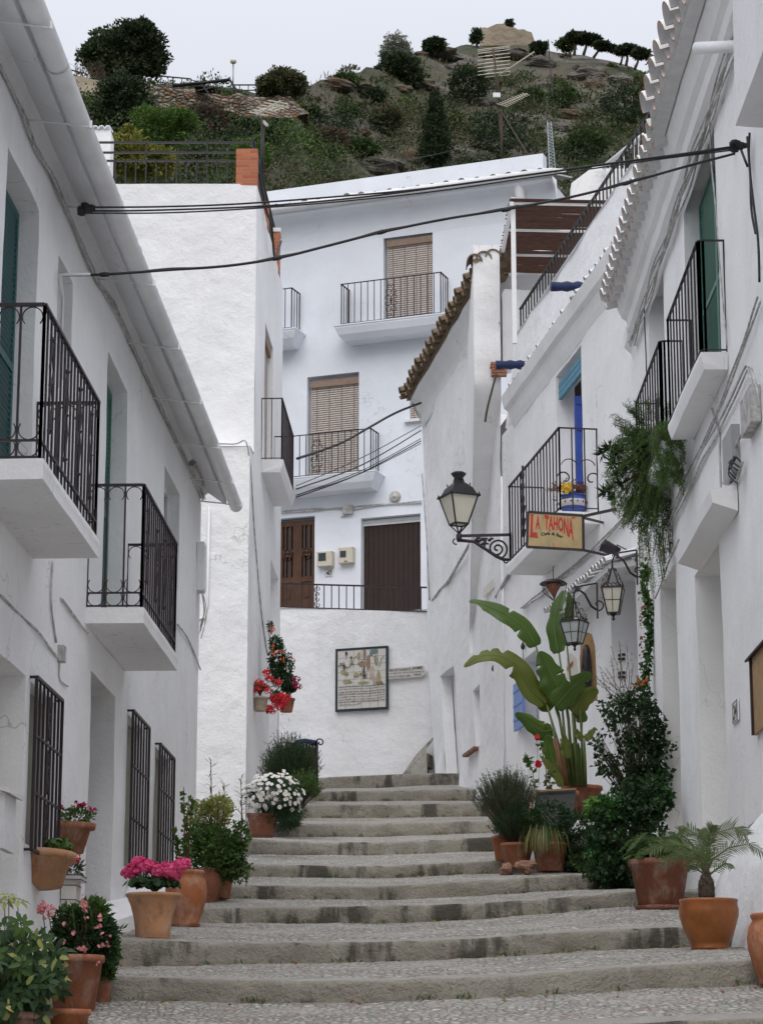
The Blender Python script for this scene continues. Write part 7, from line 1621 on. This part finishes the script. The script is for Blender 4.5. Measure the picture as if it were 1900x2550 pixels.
grassclump('grass_plant', 'straw coloured drooping grass plant in the dark brown pot', 'grass plant', P(1355, 2092, 29.0), 420, .42, .8, ['leaf_gry', 'leaf_straw', 'leaf'], .009, .8)
shrub('potted_shrub', 'dark green small leaved shrub behind the straw grass', 'shrub', [(1370, 2035, 120, 80, 1300), (1430, 2060, 100, 90, 1200), (1330, 2045, 60, 60, 400), (1445, 2110, 90, 90, 1100), (1450, 2150, 80, 50, 500)], 29.0, ['leaf_dk', 'leaf'], .035, .022, 10, P(1400, 2120, 29.4), mi=[0, 1])
# hibiscus with red blooms
t = thing('hibiscus', 'slim hibiscus with two red blooms left of the giant leaves', 'hibiscus', P(1345, 2010, 30.6)); m = MB(); ml = MB(); mf = MB()
for pts in ([(1332, 1975), (1326, 1920), (1312, 1880)], [(1362, 1975), (1360, 1920), (1350, 1870), (1345, 1850)], [(1365, 1975), (1372, 1930), (1385, 1900)], [(1318, 1905), (1308, 1885)]):
    pp = [P(x, y, 30.5) for x, y in pts]; m.tube(pp, .007, 4); n = 24; C = np.array([tuple(pp[min(int(f*(len(pp)-1)), len(pp)-2)].lerp(pp[min(int(f*(len(pp)-1)), len(pp)-2)+1], (f*(len(pp)-1)) % 1)) for f in rng.uniform(.1, 1, n)]); leaves(ml, C, rdirs(n)*np.array([1, .6, .6]), .075, .045, 0)
for px, py in ((1336, 1838), (1341, 1900), (1339, 1906)): q = np.array([tuple(P(px, py, 30.3))]*9)+rng.normal(size=(9, 3))*.012; rleaves(mf, q, rdirs(9)+np.array([0, -1, 0]), .028, 0)
m.build('stems', 'stembr', t); ml.build('leaves', 'leaf', t); mf.build('flowers', 'red', t)
# giant leaved strelitzia
t = thing('bird_of_paradise', 'giant leaved bird of paradise plant towering beside the café door', 'bird of paradise', P(1440, 1965, 31.2))
ml = MB(); ms = MB(); Yg = 31.0
def bigleaf(pts, w, nrm=(0, -1, .3), mi=0, Y=Yg, dz=0, fold=.18, split=(), prof=None, dY=0):
    """pts: base->tip pixels of the midrib; w: full width in pixels"""
    n = 44; P3 = [P(x, y, Y+dY*i/(len(pts)-1)) for i, (x, y) in enumerate(pts)]; k_ = mpp(Y); nrm = Vector(nrm).normalized()
    def at(f): g_ = f*(len(P3)-1); i = min(int(g_), len(P3)-2); a, b2, c2, d2 = P3[max(i-1, 0)], P3[i], P3[i+1], P3[min(i+2, len(P3)-1)]; q = g_-i; return .5*((2*b2)+(c2-a)*q+(2*a-5*b2+4*c2-d2)*q*q+(3*b2-a-3*c2+d2)*q**3)
    for sgn in (1, -1):
        V = []; F = []
        for i in range(n+1):
            f = i/n; c = at(f); tg = (at(min(1, f+.03))-at(max(0, f-.03))).normalized(); sd = tg.cross(nrm).normalized()*sgn; ff = f*.97+.03; ww = w*k_*.5*(math.sin(math.pi*ff**.72))**.55*(1-.10*f)
            for s, e, l in split:
                if l == sgn and s < f < e: ww *= .30+.5*abs((f-(s+e)/2)/((e-s)/2))
            ww *= 1+.10*math.sin(f*19+sgn*2+w)*(f > .1)
            if i in (0, n): ww = .004
            for j in range(5): g_ = j/4; V.append(c+sd*ww*g_+nrm*(ww*fold*(g_**1.5)*1.4-ww*.35*g_**3)+nrm*(.006*math.sin(f*17+w)+.0022*math.sin(f*120))*g_)
        for i in range(n):
            for j in range(4): F.append((i*5+j, (i+1)*5+j, (i+1)*5+j+1, i*5+j+1))
        ml.add(V, F, True, mi)
    ms.tube([at(f)+nrm*.002 for f in np.linspace(0, .97, 10)], [.011-.008*f for f in np.linspace(0, 1, 10)], 5)
bigleaf([(1334, 1610), (1312, 1572), (1268, 1535), (1215, 1510), (1168, 1497)], 62, (.15, -.8, .45), 0, split=[(.80, .97, -1), (.50, .54, 1), (.30, .33, -1)])
bigleaf([(1392, 1627), (1382, 1575), (1386, 1520), (1402, 1470)], 52, (-.5, -.85, .1), 0, dY=.1, split=[(.62, .66, 1)])
bigleaf([(1412, 1610), (1414, 1560), (1420, 1505), (1416, 1475)], 34, (.5, -.8, .2), 0, Yg+.2)
bigleaf([(1358, 1756), (1318, 1712), (1290, 1660), (1240, 1632), (1195, 1636), (1155, 1661)], 58, (-.2, -.85, .5), 1, split=[(.55, .60, 1), (.66, .69, 1), (.78, .83, 1), (.40, .47, -1)])
bigleaf([(1345, 1752), (1330, 1715), (1300, 1690), (1268, 1683)], 36, (.2, -.8, .5), 0, Yg+.12, split=[(.6, .7, -1)])
bigleaf([(1398, 1740), (1382, 1700), (1362, 1660), (1345, 1622)], 78, (.05, -.95, .3), 0, Yg-.05, fold=.12, split=[(.44, .47, 1), (.70, .74, -1)])
bigleaf([(1382, 1762), (1405, 1735), (1440, 1700), (1473, 1678)], 62, (.1, -.85, -.3), 0, Yg-.12, split=[(.55, .60, -1), (.76, .80, 1)])
bigleaf([(1425, 1775), (1445, 1750), (1468, 1730), (1490, 1718)], 56, (.2, -.85, -.2), 1, Yg, fold=.1)
bigleaf([(1378, 1762), (1355, 1745), (1340, 1718), (1330, 1690)], 56, (.3, -.85, .2), 1, Yg+.15)
bigleaf([(1376, 1818), (1350, 1822), (1320, 1800), (1283, 1776)], 48, (.1, -.8, -.3), 0, Yg)
bigleaf([(1384, 1925), (1375, 1890), (1366, 1850), (1370, 1830)], 44, (.4, -.85, .1), 0, Yg-.05)
bigleaf([(1400, 1960), (1385, 1930), (1365, 1905), (1350, 1885)], 28, (.4, -.85, .1), 1, Yg-.1)
bigleaf([(1452, 1842), (1440, 1830), (1434, 1815)], 20, (0, -.9, .3), 1); bigleaf([(1456, 1842), (1468, 1832), (1482, 1812)], 22, (0, -.9, .3), 1)
bigleaf([(1450, 1800), (1446, 1780), (1438, 1755), (1440, 1720)], 34, (.1, -.95, .1), 0, Yg+.1)
bigleaf([(1415, 1890), (1408, 1860), (1406, 1830)], 30, (.3, -.9, .1), 1, Yg-.15)
for (x0, x1, y1, yb, w) in ((1405, 1362, 1756, 1950, .022), (1412, 1398, 1740, 1950, .02), (1428, 1392, 1627, 1955, .02), (1422, 1334, 1608, 1950, .018), (1430, 1382, 1762, 1950, .016), (1436, 1425, 1775, 1955, .02), (1440, 1412, 1610, 1955, .018), (1400, 1376, 1818, 1955, .02), (1456, 1453, 1842, 1958, .013), (1452, 1440, 1700, 1958, .014), (1460, 1456, 1842, 1958, .011), (1446, 1450, 1800, 1958, .014), (1395, 1384, 1925, 1958, .016)):
    ms.tube([P(x0, yb, Yg+.1), P((x0*1.3+x1*.7)/2, (yb+y1)/2, Yg+.05), P(x1, y1, Yg)], [w*1.2, w, w*.6], 7)
for x0, x1 in ((1405, 1385), (1410, 1398), (1398, 1378)): ms.tube([P(x0, 1955, Yg), P((x0+x1)/2, 1900, Yg), P(x1, 1840, Yg)], [.035, .03, .02], 7, 1)
m2 = MB()
for q in range(7): bigleaf([(1400+q*7, 1958), (1402+q*7, 1900), (1398+q*7, 1850)], 16, (.3*(-1)**q, -.9, .1), q % 2, Yg+.05*q)
ml.build('leaves', ['leaf_strel', 'leaf_strel2'], t); ms.build('stems', ['stemg', 'stembr'], t)
# climbing ivy shrub in front of the café wall
def ivymass(name, lab, lobes, Y, mats, R_, base, cat='ivy', L=.05, stems=24, rnd=True):
    t = thing(name, lab, cat, base); mb = MB(); ms = MB()
    for (px, py, w, h, n, mi) in lobes:
        kk = mpp(Y); c = P(px, py, Y); p, d = blob(c, (w*kk*.5, min(.32, w*kk*.45), h*kk*.5), n, .45, .45, random.random()*40)
        leaves(mb, p, d*.6+rdirs(n)*.8+np.array([0, -.35, -.35]), L, L*.8, mi, .3, .4)
        limbs(ms, base, p, stems, .008)
    mb.build('leaves', mats, t); ms.build('stems', 'bark', t); return t
ivymass('ivy', 'dark ivy mound spilling over the step right of the pots', [(1560, 2080, 170, 130, 1500, 0), (1520, 2020, 120, 80, 700, 1), (1600, 2000, 120, 120, 900, 0), (1550, 2165, 170, 100, 1500, 0), (1490, 2110, 60, 90, 350, 1), (1500, 2010, 70, 50, 260, 2), (1640, 1990, 60, 90, 400, 1), (1620, 2140, 60, 100, 300, 0), (1500, 2180, 60, 40, 120, 0)], 26.8, ['leaf_dk', 'leaf_ivy', 'leaf_brt'], .05, P(1550, 2200, 26.8), 'ivy', .062)
ivymass('camellia', 'tall dark leafy climber at the corner beside the plain doorway', [(1570, 1800, 120, 120, 420, 0), (1600, 1880, 120, 120, 560, 0), (1540, 1765, 100, 70, 170, 0), (1590, 1740, 90, 60, 190, 0), (1600, 1950, 130, 100, 800, 0), (1630, 1830, 50, 160, 500, 0), (1510, 1900, 60, 60, 130, 0), (1490, 1850, 30, 50, 50, 0), (1640, 1930, 50, 60, 200, 1)], 28.2, ['leaf_dk', 'leaf_ivy'], .05, P(1590, 2100, 28.2), 'climber', .060)
t = thing('twiggy_shrub', 'thin pale twigs with tiny leaves above the dark climber', 'shrub', P(1540, 1780, 29)); m = MB(); ml = MB()
for k_ in range(16):
    a = P(random.uniform(1530, 1580), 1760, 29); e = P(random.uniform(1480, 1600), random.uniform(1590, 1700), 29); md = a.lerp(e, .5)+Vector((random.uniform(-.05, .05), 0, 0)); m.tube([a, md, e], [.005, .004, .002], 3); n = 12; C = np.array([tuple(md.lerp(e, f)) for f in rng.uniform(0, 1, n)]); leaves(ml, C, rdirs(n), .03, .012, 0)
m.build('twigs', 'bark', t); ml.build('leaves', 'leaf_gry', t)
# hanging ivy string at the house corner
t = thing('hanging_ivy', 'narrow ivy vine hanging down the corner below the trailing fern', 'ivy vine', P(1612, 1700, 30.4)); m = MB(); ms = MB(); pts = [(1608, 1405), (1604, 1450), (1614, 1520), (1618, 1580), (1612, 1640), (1606, 1700), (1602, 1780)]
pp = [P(x, y, 29.2) for x, y in pts]; ms.tube(pp, .008, 4); ms.tube([q+Vector((.03, 0, 0)) for q in pp], .006, 4)
n = 750; f = rng.uniform(0, len(pp)-1.001, n); C = np.array([tuple(pp[int(a)].lerp(pp[int(a)+1], a % 1)) for a in f])+rng.normal(size=(n, 3))*np.array([.030, .03, .05]); mi = f > 2.2
leaves(m, C[~mi], rdirs((~mi).sum())+np.array([0, -.5, -.6]), .055, .05, 0); leaves(m, C[mi], rdirs(mi.sum())+np.array([0, -.5, -.6]), .055, .05, 1)
C = np.array([tuple(P(1598+random.uniform(-4, 4), random.uniform(1490, 1660), 29.15)) for _ in range(26)]); leaves(m, C, rdirs(26)+np.array([0, -.5, -.4]), .05, .035, 2); m.build('leaves', ['leaf', 'leaf_ivy', 'brownf'], t); ms.build('stems', 'bark', t)
m = MB(); mf = np.array([tuple(P(random.uniform(1585, 1615), random.uniform(1690, 1712), 29.1)) for _ in range(14)]); leaves(m, mf, rdirs(14)+np.array([0, -.3, .3]), .10, .022, 0); m.build('orange_flower', 'orange', label='small orange strap petalled bloom at the foot of the ivy vine', cat='flower')
# asparagus fern and companion on the small balcony
def frond(m, ms, pts, L=.05, n=60, w=.004, mi=0, r=.003):
    pts = [Vector(p) for p in pts]; ms.tube(pts, r, 3); f = rng.uniform(0, len(pts)-1.001, n); C = np.array([tuple(pts[int(a)].lerp(pts[int(a)+1], a % 1)) for a in f]); leaves(m, C, rdirs(n)+np.array([0, -.1, .1]), L, w, mi)
t = thing('asparagus_fern', 'big feathery asparagus fern spilling from the small right balcony', 'fern', P(1640, 1190, 26.5)); m = MB(); ms = MB(); hub = P(1650, 1130, 27.6)
for i in range(520):
    an = random.uniform(0, 2*math.pi); ln = random.random()**.5
    ex = 1605+math.cos(an)*85*ln-10; ey = 1165+math.sin(an)*(150 if math.sin(an) > 0 else 110)*ln
    ex = min(ex, 1700)
    e = P(ex, ey, 27.2+random.uniform(-.5, .4)); md = hub.lerp(e, .5)+UP*random.uniform(.02, .15); frond(m, ms, [hub.lerp(md, .4), md, e, e+Vector((random.uniform(-.08, .03), 0, -.08))], .045, 56, .006, 0)
for i in range(70):
    x = random.uniform(1555, 1690); y1 = random.uniform(1300, 1400) if x > 1590 else random.uniform(1260, 1330); a = P(x+random.uniform(-6, 10), 1240, 27.1); e = P(x, y1, 27.1); frond(m, ms, [a, a.lerp(e, .5)+Vector((random.uniform(-.04, .04), 0, 0)), e], .05, 40, .006, 0)
for i in range(120):
    e = P(random.uniform(1625, 1705), random.uniform(1060, 1215), random.uniform(24.9, 25.5)); a = e+Vector((.02, .5, .12)); frond(m, ms, [a, a.lerp(e, .5)+UP*.06, e, e-UP*.1], .045, 60, .006, 0)
for (x0, y0, x1, y1) in ((1590, 1080, 1525, 1045), (1600, 1060, 1555, 1005), (1580, 1100, 1540, 1070), (1610, 1060, 1585, 1010), (1640, 1040, 1640, 985), (1590, 1060, 1570, 1020), (1630, 1290, 1645, 1450), (1640, 1290, 1660, 1430), (1610, 1300, 1625, 1470), (1650, 1060, 1668, 1000), (1620, 1050, 1610, 1000), (1580, 1085, 1535, 1055), (1600, 1300, 1600, 1400), (1640, 1300, 1650, 1400)):
    for q in range(4): a = P(x0+random.uniform(-12, 12), y0, 27); e = P(x1+random.uniform(-8, 8), y1+random.uniform(-14, 14), 26.9); frond(m, ms, [a, a.lerp(e, .5)+UP*.03, e], .055, 50, .005, 0)
m.build('needles', 'leaf_dk' if 0 else 'leaf', t); ms.build('stems', 'stemg', t)
t = thing('oleander', 'dark pointed leaf rosettes poking left out of the asparagus fern', 'plant', P(1560, 1150, 27.2)); m = MB(); ms = MB()
for (px, py) in ((1500, 1130), (1520, 1110), (1535, 1135), (1515, 1120), (1505, 1225), (1520, 1215), (1530, 1240), (1540, 1180), (1525, 1155), (1550, 1205), (1545, 1120), (1560, 1160)):
    c = P(px, py, 26.9); n = 26; leaves(m, np.array([tuple(c)]*n), rdirs(n)+np.array([-.6, -.3, .1]), .11, .022, 0); ms.tube([c, P(1610, 1170, 27.2)], .006, 4)
m.build('leaves', 'leaf_dk', t); ms.build('stems', 'stembr', t)
'''; m.obox(b-UP*.1-PL6.n*.14, PL6.t*.5, PL6.n*.34, UP*.42); m.lathe(b+UP*.30, [(.16, 0), (.17, .06), (.13, .02)], 12); m.build('stone_corbel', 'wall_old', '''
# balcony pot with succulents
b = P(1428, 1284, 33.9); t = pot('flower_pot', 'blue ceramic pot with a white flowered band on the café balcony', b, .20, .30, 'blue', 'urn'); m = MB(); m.lathe(b, [(.19, .12), (.206, .16), (.207, .20), (.20, .215)], 32); m.build('band', 'tileface', t)
m = MB(); n = 14
for i in range(n): q = 2*math.pi*i/n; m.lathe(b+Vector((math.cos(q)*.208, math.sin(q)*.208, .175)), [(.001, -.02), (.018, 0), (.001, .02)], 6, i % 3)
m.build('painted_flowers', ['red', 'leaf', 'bluelight'], t)
t = thing('succulent', 'straggly reddish succulent with yellow blooms in the blue balcony pot', 'succulent', b+UP*.28); m = MB(); ms = MB(); c = P(1422, 1222, 33.9)
p, d = blob(c, (.34, .22, .14), 520, .4, .2, 4, .3); leaves(m, p, d+rdirs(520)*.7+np.array([0, 0, .3]), .045, .022, 0); limbs(ms, b+UP*.27, p, 50, .007)
for (px, py) in ((1407, 1208), (1414, 1214), (1402, 1216), (1412, 1222), (1420, 1212)): C = np.array([tuple(P(px, py, 33.7))]*12)+rng.normal(size=(12, 3))*.02; rleaves(m, C, rdirs(12)+np.array([0, -1, 0]), .022, 1)
p, d = blob(c-UP*.12, (.25, .2, .10), 240, .4, .2, 4); leaves(m, p, d+rdirs(240), .04, .02, 2); m.build('leaves', ['brownf', 'yellowf', 'leaf'], t); ms.build('stems', 'stembr', t)
# fern in the brown pot
t = thing('fern', 'soft green fern with long low fronds in the large brown pot', 'fern', P(1645, 2150, 23.5)); m = MB(); ms = MB(); c = P(1645, 2152, 23.5)
for i in range(46):
    an = 2*math.pi*i/46+random.uniform(-.1, .1); ex = math.cos(an)*random.uniform(.28, .46); ey = math.sin(an)*.32; up = random.uniform(.03, .26); e = c+Vector((ex, ey, up*.55)); md = c+Vector((ex*.5, ey*.5, up+.04)); pts = [c, c.lerp(md, .5)+UP*.03, md, md.lerp(e, .55)+UP*.02, e]; ms.tube(pts, .003, 3)
    for j in range(4, 30):
        f = j/30*(len(pts)-1); k_ = min(int(f), len(pts)-2); q = pts[k_].lerp(pts[k_+1], f-k_); tg = (pts[k_+1]-pts[k_]).normalized(); sd = tg.cross(UP).normalized(); l = .085*math.sin(math.pi*(j/31)**.7)+.01
        C = np.array([tuple(q+sd*s*l*g_) for s in (1, -1) for g_ in (.1, .4, .7)]); leaves(m, C, np.array([tuple(sd*s+tg*.6) for s in (1, -1) for _ in range(3)]), .038, .010, 0)
m.build('fronds', 'leaf_ivy' if 0 else 'leaf', t); ms.build('stems', 'stemg', t)
# small palm
t = thing('palm', 'small palm with a bulbous trunk in the glazed orange bowl', 'palm', P(1762, 2248, 19.9)); m = MB(); ms = MB(); b = P(1760, 2248, 19.9); k_ = mpp(19.9)
mt = MB(); mt.lathe(b-UP*.03, [(.035, 0), (.05, .03), (.066, .09), (.068, .15), (.06, .20), (.035, .26), (.028, .30), (.03, .34)], 18)
for i in range(120):
    z = random.uniform(.02, .27); r = float(np.interp(z, [0, .03, .09, .15, .20, .26], [.035, .05, .066, .068, .06, .035])); q = random.uniform(0, 2*math.pi); d = Vector((math.cos(q), math.sin(q), 0)); p_ = b-UP*.03+UP*z+d*r*.92; mt.add([p_-d.cross(UP)*.012-UP*.014, p_+d.cross(UP)*.012-UP*.014, p_+d*.020+UP*.016], [(0, 1, 2)])
mt.build('trunk', 'bark', t); hb = P(1758, 2180, 19.9)
for (pts, n, l) in (([(1758, 2180), (1762, 2120), (1785, 2075), (1830, 2062), (1862, 2082)], 40, .17), ([(1758, 2180), (1775, 2140), (1815, 2112), (1865, 2102), (1905, 2130)], 36, .12), ([(1758, 2180), (1750, 2120), (1735, 2080), (1708, 2062), (1690, 2070)], 36, .14), ([(1758, 2180), (1740, 2130), (1700, 2105), (1650, 2105), (1615, 2125)], 38, .13), ([(1758, 2180), (1760, 2110), (1768, 2075), (1776, 2055)], 34, .13), ([(1756, 2180), (1735, 2140), (1690, 2130), (1650, 2150)], 30, .12), ([(1758, 2180), (1752, 2130), (1752, 2090), (1745, 2066)], 30, .12), ([(1760, 2185), (1785, 2165), (1808, 2150), (1822, 2165)], 16, .08), ([(1756, 2180), (1736, 2165), (1722, 2155), (1716, 2160)], 16, .09)):
    dY = random.uniform(-.35, .3); pp = [P(x, y, 19.9+dY*i/4) for i, (x, y) in enumerate(pts)]; ms.tube(pp, [.010-.0018*i for i in range(len(pp))], 4)
    for j in range(4, n):
        f = j/n*(len(pp)-1); q_ = min(int(f), len(pp)-2); q = pp[q_].lerp(pp[q_+1], f-q_); tg = (pp[q_+1]-pp[q_]).normalized(); sd = tg.cross(Vector((0, -1, .3))).normalized()
        for s in (1, -1):
            ll = l*(1-.5*(j/n)**3)*random.uniform(.8, 1.1); d = (sd*s*.75+tg*.75+Vector((random.uniform(-.1, .1), random.uniform(-.4, .4), -.05))).normalized(); w = d.cross(Vector((0, -1, 0))).normalized()*.0032; e = q+d*ll-UP*ll*.12; mdp = q+d*ll*.5; m.add([q-w, q+w, mdp+w*1.2, mdp-w*1.2, e], [(0, 1, 2, 3), (3, 2, 4)])
m.build('fronds', 'palm', t); ms.build('stalks', 'stemg', t)

# fallen leaves and weeds in the corners of the steps
m = MB(); random.seed(9)
for _ in range(520):
    k = random.randint(1, 9); Y0 = RIS[k][0]; x = random.uniform(-2.6, 2.9)*(1 if k < 5 else .55); y = Y0-abs(random.gauss(.02, .18))-.02
    q = Vector((x, y, ground(x, y-.001)+.012)); leaves(m, np.array([tuple(q)]), np.array([[random.uniform(-1, 1), random.uniform(-1, 1), .15]]), .045, .022, random.choice([0, 1, 1]))
for _ in range(130):
    k = random.randint(1, 9); Y0 = RIS[k][0]; x = random.uniform(-2.6, 2.9)*(1 if k < 5 else .55); y = Y0-.02; q = Vector((x, y, ground(x, y-.001))); n = 7
    leaves(m, np.array([tuple(q)]*n)+rng.normal(size=(n, 3))*np.array([.03, .008, .003]), rdirs(n)*.6+np.array([0, -.2, 1]), .05, .009, 2)
m.build('leaf_litter', ['brownf', 'leaf_straw', 'leaf'], kind='stuff', label='fallen leaves and small weeds along the foot of the risers', cat='leaves')
